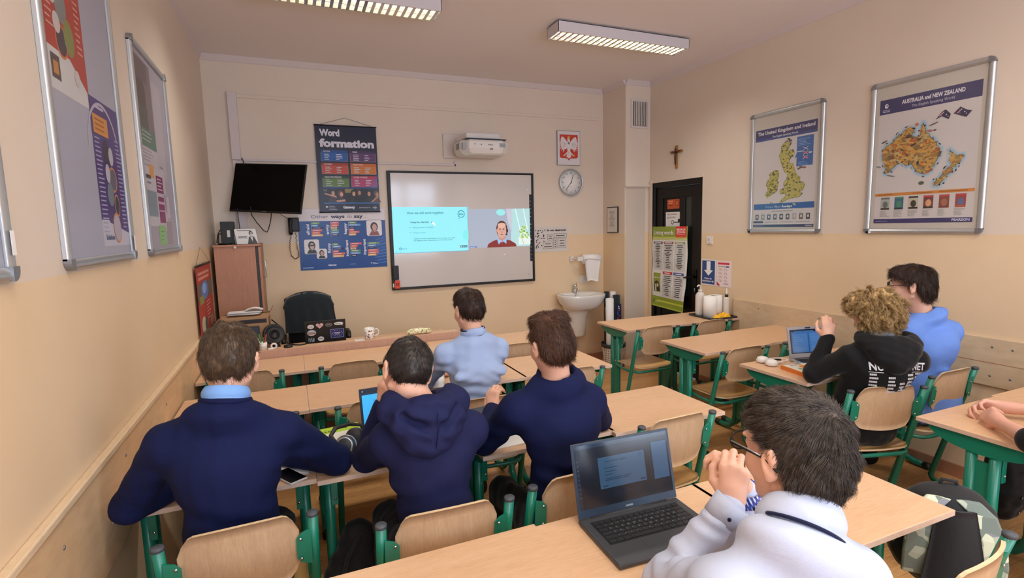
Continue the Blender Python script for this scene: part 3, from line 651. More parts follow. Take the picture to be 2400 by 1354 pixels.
p.ell(x0+.14, y0+.36, .035, .05, '3a3040', 4); p.ell(x0+.19, y0+.26, .05, .05, 'd8905a', 4); p.ell(x0+.19, y0+.26, .042, .042, '6a6a7a', 5); p.ell(x0+.14, y0+.2, .04, .045, '7a8898', 5); p.ell(x0+.21, y0+.16, .032, .045, 'd8905a', 4); p.ell(x0+.21, y0+.16, .026, .037, '3c4050', 5); p.ell(x0+.18, y0+.07, .05, .06, 'd8905a', 4); p.ell(x0+.18, y0+.07, .042, .052, 'b8b4c8', 5)
for cx, cy in ((.19, .35), (.13, .28)): p.ell(x0+cx, y0+cy, .028, .036, 'c4c2d2', 6)
for j in range(22): p.rect(x0+.015, y0+.4-j*.0165, rnd.uniform(.05, .07), .005, 'b4aed0', 4); p.rect(x0+.265, y0+.42-j*.0165, rnd.uniform(.04, .065), .005, 'b4aed0', 4)
p.text('Solutions', x0+.03, y0+.025, .02, '4c5a8a', .03)
p.done('display_sheet', r); cover(r, P, w_, h); MB().box((.0226, -2.884, 1.64), (.0235, -2.868, 1.70)).build('barcode_sticker', 'paper', r)
r, P, w_, h = wall_frame('framed display of grey notices with a green slip, next to the corner', 'L', -2.566, -1.80, 1.595, 2.645)
p = Pr(P(.03, .03, FD), (0, 1, 0), (0, 0, 1), .0003); p.sheet(w_-.06, h-.06, 'a9a4b4', .001)
p.rect(.03, .60, .33, .36, '7c7078', 1); p.ell(.13, .77, .09, .11, '5a4c50', 2); p.rect(.03, .60, .2, .12, '5a5a58', 2); p.rect(.04, .85, .25, .1, '6a5a60', 2); p.rect(.03, .52, .33, .09, '5a7a70', 2); p.greek(.07, .59, .2, 3, .02, .006, 'a8b4b0', 3)
p.rect(.03, .43, .36, .085, 'bcb6c2', 1); p.greek(.05, .5, .28, 4, .017, .004, '8a8690', 2); p.rect(.37, .38, .2, .52, 'b4aeba', 1); p.greek(.4, .44, .08, 1, .01, .01, '8a8690')
p.rect(.05, .12, .22, .3, 'c6c2ce', 2); p.rect(.05, .17, .2, .13, '8896a4', 3); p.rect(.14, .37, .1, .065, 'd8a05c', 3); p.greek(.06, .36, .12, 1, .01, .018, '50505c', 5); p.rect(.07, .335, .08, .008, '7a7a88', 4)
p.rect(.25, .1, .24, .33, 'c0b8c6', 1.5); p.rect(.27, .3, .16, .09, '7c3a66', 3); p.greek(.29, .37, .12, 4, .018, .006, 'd4bccc', 4); p.rect(.28, .14, .14, .14, '8a4470', 3); p.rect(.28, .24, .14, .015, 'c8a8bc', 4); p.rect(.28, .2, .14, .008, 'c8a8bc', 4)
p.rect(.23, .0+.02, .16, .105, '8cc07e', 3); p.greek(.27, .09, .08, 3, .022, .004, '5a8a50', 4); p.rect(.43, .02, .13, .13, 'a094a0', 2); p.rect(.49, .17, .06, .12, 'c4bccc', 3)
p.rect(.44, .2, .03, .1, '9a8ab0', 3)
p.done('display_sheet', r); cover(r, P, w_, h)
r, P, w_, h = wall_frame('framed board of which only a corner shows at the left edge', 'L', -4.71, -3.945, 1.597, 2.72)
p = Pr(P(.03, .03, FD), (0, 1, 0), (0, 0, 1), .0003); p.sheet(w_-.06, h-.06, 'b2b4c6', .001); p.greek(.5, .9, .15, 12, .05, .008, '8a8a9a'); p.done('display_sheet', r); cover(r, P, w_, h); MB().box((.0226, -3.975, 1.66), (.0235, -3.955, 1.72)).build('barcode_sticker', 'paper', r)
# red banner hanging on the left wall, slanted, with its string
t_ = thing('hanging_banner', 'small red banner hanging by a string low on the left wall', 'banner', (0, -1.05, 1.2))
p = Pr((.022, -1.40, .97), (0, 1, 0), (0, 0, 1)); a, b = .72, .50; p.sheet(a, b, 'a83a2e', .002); p.rect(0, b-.012, a, .012, '6a1c18', 2)
p.greek(.06, b-.07, .55, 2, .035, .022, 'd08a78', 2, lo=.9); p.rect(0, .25, a, .12, '6a5a50', 2); p.ell(.32, .31, .17, .07, '5a7ab8', 3); p.ell(.30, .325, .1, .04, '8aa8e0', 4); p.rect(.05, .22, .2, .06, '8a8a4a', 3)
p.greek(.35, .21, .26, 6, .025, .009, 'd88a78', 3); p.ell(.15, .07, .1, .06, 'c0b49a', 3); p.ell(.27, .06, .07, .05, '5a5048', 4); p.ell(.55, .05, .08, .05, '8a7a6a', 3); p.done('banner_sheet', t_)
MB().tube([(.022, -1.41, 1.472), (.022, -.67, 1.472)], .006, 8).build('top_rod', 'black_plastic', t_); MB().tube([(.022, -1.38, 1.475), (.012, -1.05, 1.6), (.022, -.70, 1.475)], .0012, 6).build('hanging_string', 'cable', t_); MB().tube([(.022, -1.41, .968), (.022, -.67, .968)], .006, 8).build('bottom_rod', 'black_plastic', t_)
# ------------------------------------------------------------------ front wall
t_ = thing('cable_duct', 'vertical white cable duct in the left part of the front wall', 'cable duct', (.235, 0, 2.3))
MB().box((.197, -.055, 2.372), (.273, -.0005, 2.985)).box((.200, -.05, 1.2), (.28, -.0005, 2.37)).build('duct_body', 'plaster_white', t_, bevel=.004)
t_ = thing('cable_trunking', 'thin horizontal white trunking from the duct to the projector', 'cable trunking', (1.3, 0, 2.38))
MB().box((.275, -.02, 2.366), (2.36, -.0005, 2.388)).box((2.34, -.02, 2.366), (2.362, -.0005, 2.42)).build('trunking_body', 'plaster_white', t_, bevel=.003)
# TV on a bracket, turned towards the class
t_ = thing('television', 'black wall-mounted television left of the word poster', 'television', (.5, -.30, 2.1))
def e3(a, b, c):
    ca, sa, cb, sb, cc, sc = math.cos(a), math.sin(a), math.cos(b), math.sin(b), math.cos(c), math.sin(c)
    return np.array([[ca, -sa, 0], [sa, ca, 0], [0, 0, 1]])@np.array([[1, 0, 0], [0, cb, -sb], [0, sb, cb]])@np.array([[cc, 0, sc], [0, 1, 0], [-sc, 0, cc]])
Q = e3(-.622, -.212, .067); u, tl = Q[:, 0], Q[:, 2]; n_ = -Q[:, 1]; R = np.array([u, tl, n_]).T; ctr = np.array([.484, -.345, 2.095]); hw, hh = .3695, .2215
sc = MB(); sc.box((-hw, -hh, -.02), (hw, hh, .0), R=R, c=ctr); sc.box((-hw-.004, -hh-.004, -.012), (hw+.004, hh+.004, -.006), R=R, c=ctr)
sc.build('tv_case', 'black_plastic', t_, bevel=.003)
MB().box((-hw+.008, -hh+.014, .0005), (hw-.008, hh-.008, .002), R=R, c=ctr).build('tv_screen', 'black_gloss', t_)
mb = MB(); mb.box((-.15, -.12, -.06), (.15, .12, -.02), R=R, c=ctr); mb.build('tv_back', 'black_plastic', t_, bevel=.01)
p = Pr(ctr+R@np.array((-.03, -hh+.004, .0015)), u, tl); p.rect(.01, 0, .04, .005, '6a6a70', 2); p.done('brand_lettering', t_)
MB().box((.4, -.035, 2.0), (.58, -.0005, 2.2)).tube([(.49, -.03, 2.1), (.50, -.16, 2.12), (.50, -.28, 2.10)], .02, 8).build('wall_bracket', 'black_plastic', t_)
mb = MB(); mb.tube([(.335, -.30, 1.93), (.335, -.27, 1.86), (.37, -.2, 1.79), (.42, -.12, 1.715), (.445, -.08, 1.70), (.46, -.08, 1.73), (.485, -.15, 1.80), (.50, -.27, 1.87), (.50, -.30, 1.93)], .004, 6)
mb.tube([(.56, -.3, 1.92), (.57, -.2, 1.87), (.60, -.05, 1.85), (.65, -.03, 1.82), (.67, -.03, 1.80)], .0025, 6).tube([(.225, -.3, 1.92), (.22, -.2, 1.85), (.215, -.06, 1.75), (.215, -.06, 1.6)], .003, 6)
mb.tube([(.28, -.03, 2.39), (.285, -.06, 2.375), (.3, -.2, 2.34), (.31, -.3, 2.30)], .005, 6)
mb.build('tv_cable', 'cable', t_)
# projector
t_ = thing('projector', 'white short-throw projector on the wall above the whiteboard', 'projector', (2.6, -.2, 2.5))
MB().box((2.222, -.025, 2.445), (2.80, -.0005, 2.705)).build('mounting_plate', 'offwhite', t_, bevel=.012, seg=3)
MB().box((2.36, -.40, 2.60), (2.74, -.03, 2.665)).build('mount_arm', 'white_plastic', t_, bevel=.02, seg=3)
mb = MB()
out = []
for (x, y) in [(2.30, -.14), (2.30, -.36), (2.37, -.46), (2.74, -.46), (2.82, -.40), (2.82, -.14)]: out.append((x, y))
n = len(out); c0 = (2.56, -.28)
lv = [(2.438, .80), (2.455, .92), (2.50, 1.0), (2.565, 1.0), (2.588, .94)]
vs = [((x-c0[0])*s_+c0[0], (y-c0[1])*s_+c0[1], zz) for zz, s_ in lv for x, y in out]
fs = [(i*n+j, i*n+(j+1) % n, (i+1)*n+(j+1) % n, (i+1)*n+j) for i in range(len(lv)-1) for j in range(n)]+[tuple(range(n-1, -1, -1)), tuple((len(lv)-1)*n+j for j in range(n))]
mb.add(vs, fs); o = mb.build('projector_body', 'white_plastic', t_, bevel=.01, seg=3); fixn(o.data)
mb = MB().box((2.35, -.455, 2.589), (2.78, -.2, 2.597)); mb.build('top_gap', 'dark_grey', t_, bevel=.002)
MB().box((2.70, -.4645, 2.515), (2.762, -.4605, 2.555)).box((2.2975, -.34, 2.50), (2.2995, -.24, 2.56)).box((2.31, -.405, 2.49), (2.336, -.43, 2.55)).build('air_grille', 'alu_dark', t_)
p = Pr((2.40, -.461, 2.53), (1, 0, 0), (0, 0, 1)); p.text('EPSON', .20, .0, .012, '5a5a60', .02, 'c', l=2); p.ell(.03, .008, .006, .006, '5a5a60', 2); p.ell(.1, .006, .006, .006, '5a5a60', 2); p.rect(.19, -.045, .035, .018, '8a8a90', 2); p.done('projector_lettering', t_)
# interactive whiteboard
X0, X1, Z0, Z1 = 1.607, 3.279, 1.057, 2.303
t_ = thing('whiteboard', 'interactive whiteboard with black frame showing a projected lesson', 'whiteboard', (2.44, 0, 1.06))
q = .026
MB().box((X0+q-.004, -.022, Z0+q-.004), (X1-q+.004, -.004, Z1-q+.004)).build('board_surface', 'whiteboard', t_)
MB().box((X0, -.034, Z0), (X0+q+.008, -.001, Z1)).box((X1-q, -.034, Z0), (X1, -.001, Z1)).box((X0+q+.008, -.034, Z0), (X1-q, -.001, Z0+q)).box((X0+q+.008, -.034, Z1-q+.008), (X1-q, -.001, Z1)).build('board_frame', 'black_plastic', t_, bevel=.004)
p = Pr((0, -.0222, 0), (1, 0, 0), (0, 0, 1), .0003)     # slide: the projector's light is put into self-glowing colours on the board
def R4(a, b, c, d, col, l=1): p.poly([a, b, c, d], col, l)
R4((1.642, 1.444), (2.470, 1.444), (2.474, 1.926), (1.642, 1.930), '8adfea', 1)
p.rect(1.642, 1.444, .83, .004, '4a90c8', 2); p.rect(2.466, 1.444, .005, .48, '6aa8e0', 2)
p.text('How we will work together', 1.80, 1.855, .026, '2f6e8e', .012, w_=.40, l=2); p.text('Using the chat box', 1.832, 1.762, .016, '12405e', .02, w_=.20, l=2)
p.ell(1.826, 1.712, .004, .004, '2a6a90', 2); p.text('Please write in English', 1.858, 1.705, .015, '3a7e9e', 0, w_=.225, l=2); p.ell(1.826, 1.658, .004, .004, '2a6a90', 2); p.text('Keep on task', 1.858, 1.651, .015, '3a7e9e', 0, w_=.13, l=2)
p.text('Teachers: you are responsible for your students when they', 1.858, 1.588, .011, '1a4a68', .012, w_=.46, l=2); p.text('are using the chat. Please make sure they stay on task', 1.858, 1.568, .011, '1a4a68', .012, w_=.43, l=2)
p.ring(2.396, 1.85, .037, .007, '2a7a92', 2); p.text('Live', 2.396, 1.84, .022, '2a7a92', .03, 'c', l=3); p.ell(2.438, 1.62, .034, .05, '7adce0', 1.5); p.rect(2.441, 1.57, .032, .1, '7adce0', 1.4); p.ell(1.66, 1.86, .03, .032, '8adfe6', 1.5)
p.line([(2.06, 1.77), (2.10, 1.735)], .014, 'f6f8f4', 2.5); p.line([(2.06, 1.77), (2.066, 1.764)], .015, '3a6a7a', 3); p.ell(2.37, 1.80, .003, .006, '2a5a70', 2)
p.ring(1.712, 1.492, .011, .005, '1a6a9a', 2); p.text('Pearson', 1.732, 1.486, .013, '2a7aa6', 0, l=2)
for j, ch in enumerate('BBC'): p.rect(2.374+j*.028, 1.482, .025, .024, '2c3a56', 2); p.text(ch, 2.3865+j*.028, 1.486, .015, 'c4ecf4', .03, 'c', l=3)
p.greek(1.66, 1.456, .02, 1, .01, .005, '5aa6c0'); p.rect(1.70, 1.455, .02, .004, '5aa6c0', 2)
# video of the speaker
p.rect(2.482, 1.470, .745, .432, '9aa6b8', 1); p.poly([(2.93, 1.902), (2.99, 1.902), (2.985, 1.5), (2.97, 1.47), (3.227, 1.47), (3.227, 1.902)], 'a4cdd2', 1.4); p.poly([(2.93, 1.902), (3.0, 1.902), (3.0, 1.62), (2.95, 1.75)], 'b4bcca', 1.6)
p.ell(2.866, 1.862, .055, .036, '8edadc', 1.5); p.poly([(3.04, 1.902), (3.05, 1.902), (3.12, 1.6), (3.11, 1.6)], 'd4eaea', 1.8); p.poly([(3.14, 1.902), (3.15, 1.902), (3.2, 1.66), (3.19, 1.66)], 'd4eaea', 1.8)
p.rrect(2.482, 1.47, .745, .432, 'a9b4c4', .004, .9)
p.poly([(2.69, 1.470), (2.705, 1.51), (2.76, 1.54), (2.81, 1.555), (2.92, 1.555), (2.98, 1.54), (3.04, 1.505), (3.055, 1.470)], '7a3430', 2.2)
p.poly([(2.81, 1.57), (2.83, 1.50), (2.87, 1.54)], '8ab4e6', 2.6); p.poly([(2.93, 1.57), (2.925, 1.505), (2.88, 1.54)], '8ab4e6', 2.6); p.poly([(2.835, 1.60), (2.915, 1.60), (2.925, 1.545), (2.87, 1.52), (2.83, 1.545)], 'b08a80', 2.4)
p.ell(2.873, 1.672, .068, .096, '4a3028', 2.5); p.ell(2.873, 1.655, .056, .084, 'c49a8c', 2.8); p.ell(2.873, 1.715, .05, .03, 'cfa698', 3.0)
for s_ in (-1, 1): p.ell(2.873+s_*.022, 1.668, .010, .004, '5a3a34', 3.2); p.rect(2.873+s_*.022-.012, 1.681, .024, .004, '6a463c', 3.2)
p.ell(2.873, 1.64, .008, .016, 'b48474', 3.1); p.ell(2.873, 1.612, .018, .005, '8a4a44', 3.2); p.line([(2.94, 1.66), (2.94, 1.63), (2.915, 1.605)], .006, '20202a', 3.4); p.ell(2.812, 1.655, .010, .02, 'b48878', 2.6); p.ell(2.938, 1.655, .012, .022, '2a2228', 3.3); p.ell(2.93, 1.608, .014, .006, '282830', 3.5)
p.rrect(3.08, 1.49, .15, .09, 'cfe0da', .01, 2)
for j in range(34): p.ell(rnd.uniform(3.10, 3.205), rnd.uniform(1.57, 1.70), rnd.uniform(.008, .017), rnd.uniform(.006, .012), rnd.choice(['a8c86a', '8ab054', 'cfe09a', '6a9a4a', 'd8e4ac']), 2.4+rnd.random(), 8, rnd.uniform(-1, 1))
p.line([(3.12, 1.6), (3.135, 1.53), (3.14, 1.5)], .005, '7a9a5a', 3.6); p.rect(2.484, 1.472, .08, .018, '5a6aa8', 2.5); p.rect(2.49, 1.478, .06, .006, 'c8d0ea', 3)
p.done('projected_picture_glow', t_, 'screen')
p = Pr((0, -.0222, 0), (1, 0, 0), (0, 0, 1), .0003); p.rect(3.224, 1.292, .028, .772, '0c0d14', 2)
for j in range(17): p.ell(3.238, 2.03-j*.044, .007, .007 if j % 3 else .003, ('5a6a8a', '8a94a8', '3a5a9a', 'b0b8c4')[j % 4], 3, 8)
p.poly([(2.89, 1.40), (2.91, 1.385), (2.90, 1.372)], 'f0f0f0', 3); p.poly([(3.20, 2.12), (3.218, 2.13), (3.205, 2.105)], 'f0f0f0', 3); p.rect(3.20, 1.14, .02, .004, '9a9a9a', 3); p.ell(3.20, 1.14, .005, .007, '8a8a8a', 3); p.done('board_toolbar', t_)
MB().box((1.612, -.058, 1.168), (1.678, -.03, 1.318)).box((1.618, -.066, 1.18), (1.672, -.058, 1.30)).build('pen_holder', 'black_plastic', t_, bevel=.01, seg=3)
MB().box((1.630, -.05, 1.072), (1.688, -.034, 1.160)).build('board_remote', 'red_orange', t_, bevel=.006); p = Pr((1.65, -.0512, 1.09), (1, 0, 0), (0, 0, 1)); p.ring(.01, .03, .012, .007, '1c1416'); p.rect(-.04, .0, .014, .04, 'd8d4cc'); p.done('remote_marking', t_)
# Word formation poster
t_ = thing('wall_poster', 'dark blue Word formation poster above the other word poster', 'poster', (1.22, 0, 2.3))
p = prF(.933, 1.885, -.026); W_, H_ = .588, .843; p.sheet(W_, H_, '0e1230', .002)
p.text('Word', .04, .745, .062, 'd8d8e4', .05, w_=.19); p.text('formation', .035, .640, .074, 'd8d8e4', .05, w_=.525)
bx = [('0f5aa8', '0c4488', 'NOUNS'), ('5a3468', '3e2450', 'VERBS'), ('bc4a30', '9c3424', 'ADVERBS'), ('c87426', 'c86420', 'ADJECTIVES'), ('5a7a34', '123826', 'NEGATIVE PREFIXES'), ('a83a6a', 'b02c4c', 'OTHER SUFFIXES')]
for k, (c, c2, tx) in enumerate(bx):
    cx, cy = .045+(k % 2)*.275, .50-(k//2)*.125; p.rect(cx-.001, cy-.001, .252, .108, 'b8a8b0', 1); p.rect(cx+.001, cy+.001, .248, .104, c, 1.6); p.rect(cx-.001, cy+.082, .252, .025, c2, 2); p.text(tx, cx+.022, cy+.088, .013, 'd8d4dc', .02, l=3)
    for j in range(4):
        p.rect(cx+.03, cy+.062-j*.0165, rnd.uniform(.035, .065), .006, 'd0d0dc', 3); p.rect(cx+.14, cy+.062-j*.0165, rnd.uniform(.03, .065), .006, 'd0d0dc', 3)
p.rect(.05, .232, .53, .012, '123c78', 1); p.rect(.045, .09, .54, .14, '0c0c14', 1.4); p.rect(.045, .083, .54, .010, '2a6ab4', 2)
ppl = [(.13, .185, 'c09078', '1c1a20'), (.21, .175, 'd09a84', '6a3428'), (.33, .18, 'c89880', '241c20'), (.385, .19, 'b88468', '2c2224'), (.48, .18, 'c08a70', '1a1416'), (.56, .175, 'b08468', '5a3c2c')]
p.rect(.25, .19, .08, .04, '8a7a44', 1.6)
for x, y, c, hc in ppl: p.ell(x, y+.006, .026, .036, hc, 2); p.ell(x+.006, y, .015, .022, c, 3); p.poly([(x-.04, .095), (x+.04, .095), (x+.024, y-.03), (x-.024, y-.03)], hc if x > .3 else '3a2c34', 2.5)
p.poly([(.05, .19), (.06, .175), (.17, .14), (.165, .16)], 'c09078', 3); p.poly([(.16, .115), (.25, .125), (.25, .105), (.17, .10)], 'c8947c', 3.5); p.poly([(.5, .1), (.58, .17), (.58, .15), (.52, .1)], 'b4846c', 3.5); p.rect(.33, .095, .12, .06, '0a0c12', 4); p.text('W', .045, .2, .026, '8a8a90', .0, l=3)
for a, b in (((.50, .245), (.585, .34)), ((.54, .24), (.585, .29)), ((.55, .3), (.585, .37))): p.line([a, b], .008, '2a6ab8', 1.8)
p.text('Gateway', .225, .035, .026, 'd0d4e0', .05, w_=.115); p.text('amature', .38, .035, .02, 'b0b8cc', .0, w_=.11); p.rect(.06, .045, .02, .014, 'd8d8e0', 2); p.greek(.09, .052, .08, 3, .014, .005, 'a0a8bc', 2); p.ring(.54, .04, .015, .003, 'c0c4d0', 2, 4); p.text('EXAMS', .535, .036, .012, 'c0c4d0', .02, 'c', w_=.04)
p.done('poster_sheet', t_, 'print_gloss')
MB().tube([(.928, -.028, 2.73), (1.526, -.028, 2.73)], .006, 8).build('top_rod', 'black_plastic', t_); MB().tube([(.928, -.028, 1.883), (1.526, -.028, 1.883)], .005, 8).build('bottom_rod', 'black_plastic', t_)
MB().tube([(.98, -.028, 2.733), (1.225, -.006, 2.812), (1.49, -.028, 2.733)], .0015, 6).build('hanging_string', 'cable', t_)
# Other ways to say poster
t_ = thing('wall_poster', 'wide blue Other ways to say poster below the Word formation one', 'poster', (1.14, 0, 1.6))
p = prF(.722, 1.313, -.006); W_, H_ = .848, .605; p.sheet(W_, H_, '14468e', .002)
p.rect(0, .485, W_, .12, 'd8d0d4', 1); p.text('Other', .125, .512, .036, '3c3448', 0, w_=.16); p.text('ways', .31, .512, .036, '342c44', .04, w_=.135); p.text('to', .47, .512, .036, '3c3448', 0, w_=.045); p.text('say', .535, .512, .036, '342c44', .04, w_=.09); p.text('...', .635, .512, .036, '3c3448', 0)
cols = ['6a9a4e', '6aa0d0', '14184a', 'e06a62', 'e8683a', 'f0b85a']
wl = [('afraid', .09, .35, .105, 0), ('angry', .272, .35, .10, 3), ('happy', .445, .35, .11, 0), ('funny', .278, .165, .10, 0), ('intelligent', .452, .125, .165, 3), ('important', .625, .135, .16, 0)]
for s_, x, y, ln, sh in wl:
    p.text(s_, x+.012, y, .028, 'dfe0ec', .03, 'l', math.pi/2, w_=ln); bx_ = x+.035; yb = y-.02 if y > .3 else .115
    for j in range(6): c = cols[(j+sh) % 6]; q = rnd.uniform(.05, .12); p.rect(bx_, yb+.125-j*.024, q, .020, c, 2); p.rect(bx_+.012, yb+.132-j*.024, q*.6, .006, 'e8d8dc' if j != 2 else '8a94c8', 3)
    p.rect(bx_-.003, yb, .002, .145, 'a8c4e8', 2)
def portrait(x, y, a, b, hair, skin, top, rot=0):
    p.rrect(x-.003, y-.003, a+.006, b+.006, '0e2a66', .02, 1.6); p.rrect(x, y, a, b, 'dcd8dc', .018, 2)
    p.ell(x+a*.5, y+b*.58, a*.24, b*.30, hair, 2.6); p.ell(x+a*.52, y+b*.54, a*.15, b*.22, skin, 3); p.poly([(x+a*.15, y+.004), (x+a*.85, y+.004), (x+a*.72, y+b*.3), (x+a*.3, y+b*.3)], top, 2.8); p.rect(x+a*.46, y+b*.26, a*.12, b*.14, skin, 2.9)
portrait(.655, .325, .155, .16, '3a2020', 'c89a8c', '8a4a44'); portrait(.045, .16, .14, .145, '101014', 'c8a898', '2a2c30'); p.rect(.093, .238, .05, .014, '1a1a20', 4); portrait(.155, .11, .10, .1, '3a2c2c', 'c09888', '2a2c34')
p.text('Gateway', .26, .035, .016, 'd8dcea', .05); p.text('amature', .47, .038, .013, '9ab4dc', 0); p.greek(.7, .045, .06, 2, .012, .005, 'b8c8e4', 2); p.rect(.68, .04, .014, .01, 'e0e4f0', 2); p.rect(.02, .02, .1, .008, '9ab4dc', 2)
for j in range(9): p.line([(.74+rnd.uniform(-.02, .03), .04+j*.03), (.845, .05+j*.033)], .009, rnd.choice(['4a8ad8', '2a62b4', '3a78c8']), 1.5)
p.done('poster_sheet', t_, 'print_gloss')
# wall telephone
t_ = thing('telephone', 'black wall telephone with curled cord left of the blue poster', 'telephone', (.665, 0, 1.7))
MB().box((.635, -.05, 1.70), (.735, -.0005, 1.835)).build('phone_base', 'black_plastic', t_, bevel=.01, seg=3)
MB().tube([(.655, -.065, 1.675), (.652, -.075, 1.70), (.655, -.07, 1.75), (.658, -.075, 1.80), (.66, -.065, 1.83)], [.018, .02, .013, .02, .016], 10).build('handset', 'black_plastic', t_)
pts = [(.655, -.06, 1.67), (.64, -.05, 1.60), (.634, -.04, 1.53), (.645, -.03, 1.465), (.675, -.03, 1.43), (.71, -.03, 1.45), (.712, -.03, 1.50), (.70, -.03, 1.56), (.70, -.03, 1.70)]
P_ = np.array(pts); dd = []
for i in range(len(P_)-1):
    for k in range(14): tt = k/14; q = P_[i]*(1-tt)+P_[i+1]*tt; a = (i*14+k)*1.4; dd.append(q+np.array([math.cos(a), math.sin(a), 0])*.006)
MB().tube(dd, .0026, 5).build('phone_cord', 'cable', t_)
# coat of arms: red shield with a white crowned eagle
t_ = thing('picture_frame', 'framed red shield with a white crowned eagle above the clock', 'picture', (3.755, 0, 2.4))
ex, ez, ew, eh = 3.602, 2.405, .308, .400
MB().box((ex, -.016, ez), (ex+ew, -.0005, ez+eh)).build('picture_board', 'alu_dark', t_, bevel=.002)
p = prF(ex, ez, -.0165); p.rect(.005, .005, ew-.01, eh-.01, 'dcd8dc'); 
p.poly([(.032, .355), (.276, .355), (.276, .10), (.262, .085), (.175, .08), (.154, .055), (.133, .08), (.046, .085), (.032, .10)], 'c83c30', 2)
wh = 'e2dcdc'; E_ = lambda pts, c=wh, l=3: p.poly([(.154+x, .2+y) for x, y in pts], c, l)
p.ell(.154, .215, .026, .062, wh, 3); p.ell(.154, .275, .018, .032, wh, 3); p.ell(.150, .303, .014, .013, wh, 3.4); E_([(-.015, .106), (-.03, .098), (-.014, .094)], 'd8b04a', 3.6)
for s_ in (-1, 1):
    E_([(s_*.012, .06), (s_*.045, .10), (s_*.07, .125), (s_*.095, .13), (s_*.108, .10), (s_*.11, .05), (s_*.1, .0), (s_*.07, -.025), (s_*.03, -.005)][::s_], wh, 2.8)
    for k in range(6): a = math.radians(-78+k*19); cx, cy = s_*.055, .045; L_ = .085-.003*k; d_ = np.array([s_*math.cos(a), math.sin(a)]); E_([(cx-.009*s_, cy), (cx+d_[0]*L_-d_[1]*.006*s_, cy+d_[1]*L_+d_[0]*.006*s_), (cx+d_[0]*(L_+.008), cy+d_[1]*(L_+.008)), (cx+d_[0]*L_+d_[1]*.006*s_, cy+d_[1]*L_-d_[0]*.006*s_)], wh, 3.2)
    for k in range(4): a = math.radians(-60+k*26); cx, cy = s_*.04, .05; p.line([(.154+cx, .2+cy), (.154+cx+s_*math.cos(a)*.06, .2+cy+math.sin(a)*.06)], .003, 'a8a0a4', 4.4)
    E_([(s_*.012, -.03), (s_*.04, -.06), (s_*.062, -.075), (s_*.055, -.085), (s_*.03, -.07), (s_*.006, -.05)], wh, 3); p.ell(.154+s_*.065, .2-.088, .016, .007, 'd8b868', 3.6); 
for k in (-2, -1, 0, 1, 2): E_([(k*.006-.006, -.05), (k*.013-.008, -.115+abs(k)*.008), (k*.013, -.122+abs(k)*.008), (k*.013+.008, -.115+abs(k)*.008), (k*.006+.006, -.05)], wh, 3.1)
E_([(-.018, .118), (.016, .118), (.02, .14), (.008, .13), (0, .146), (-.008, .13), (-.02, .14)], 'd8b04a', 3.8)
p.done('eagle_print', t_)
# wall clock
t_ = thing('wall_clock', 'round white wall clock with a silver rim and numerals', 'clock', (3.78, 0, 2.205))
R_ = frame_R((1, 0, 0), (0, -1, 0)); c = (3.78, 0, 2.205)
MB().lathe([(.158, 0), (.16, .02), (.158, .036), (.150, .042), (.143, .036), (.142, .019), (.150, .006), (.158, 0)], c, 48, R=R_).build('clock_rim', 'alu', t_); MB().lathe([(.143, .001), (.143, .02), (0, .02)], c, 48, R=R_).build('clock_face', 'paper', t_)
p = prF(3.78, 2.205, -.0205)
for k in range(12):
    a = math.radians(90-30*(k+1)); p.text(str(k+1), .112*math.cos(a), .112*math.sin(a)-.009, .019, '1c1c20', .02, 'c', l=1)
for k in range(60): a = math.radians(6*k); p.line([(.134*math.cos(a), .134*math.sin(a)), (.139*math.cos(a), .139*math.sin(a))], .0022, '3a3a3e', 1)
p.text('quartz', 0, -.052, .008, '8a8a90', 0, 'c', l=1)
p.done('clock_numerals', t_)
p = prF(3.78, 2.205, -.023)
for a, L_, wd in ((72, .10, .006), (231, .112, .006)): a = math.radians(a); p.line([(-.018*math.cos(a), -.018*math.sin(a)), (L_*math.cos(a), L_*math.sin(a))], wd, '141418', 1+wd)
p.ell(0, 0, .007, .007, '141418', 3, 12); p.done('clock_hands', t_)
# In our classroom sheet
t_ = thing('wall_poster', 'white black-lettered In our classroom sheet right of the whiteboard', 'poster', (3.5, 0, 1.53))
p = prF(3.292, 1.39, -.003); p.sheet(.44, .295, 'd2ccc8', .001)
p.text('In our classroom', .17, .245, .022, '1c1a1c', .05, w_=.25)
for j in range(34): p.ell(rnd.uniform(.012, .13), rnd.uniform(.04, .23), rnd.uniform(.004, .011), rnd.uniform(.004, .01), '1c1a1c', 2, 6, rnd.random())
for j in range(5): p.rect(.012+j*.03, .245+rnd.uniform(-.004, .006), rnd.uniform(.01, .022), .014, '2a282a', 2)
for x, y, a, b, n in ((.17, .135, .075, .075, 2), (.255, .165, .175, .05, 1), (.11, .035, .13, .085, 2), (.25, .04, .05, .12, 4), (.31, .04, .11, .115, 3)):
    for q, cc, ll in ((0, '2a2829', 2), (.003, 'cfc9c5', 2.5)): p.rrect(x+q, y+q, a-2*q, b-2*q, cc, .01, ll)
    p.greek(x+.014, y+b-.03, a-.028, n, (b-.02)/n, .009, '3a3839', 3, 'c', .7)
p.done('sheet', t_)
# black framed notice on the chimney breast
t_ = thing('picture_frame', 'narrow black-framed notice on the side of the chimney breast', 'picture', (PX, -.22, 1.6))
MB().box((PX-.014, -.337, 1.598), (PX-.0005, -.105, 1.905)).build('picture_frame_edge', 'black_plastic', t_, bevel=.002); p = Pr((PX-.0145, -.115, 1.608), (0, -1, 0), (0, 0, 1)); p.rect(0, 0, .212, .287, 'd4cec6'); p.greek(.04, .24, .12, 14, .014, .005, '8a8680', 2, 'c'); p.done('notice_sheet', t_)
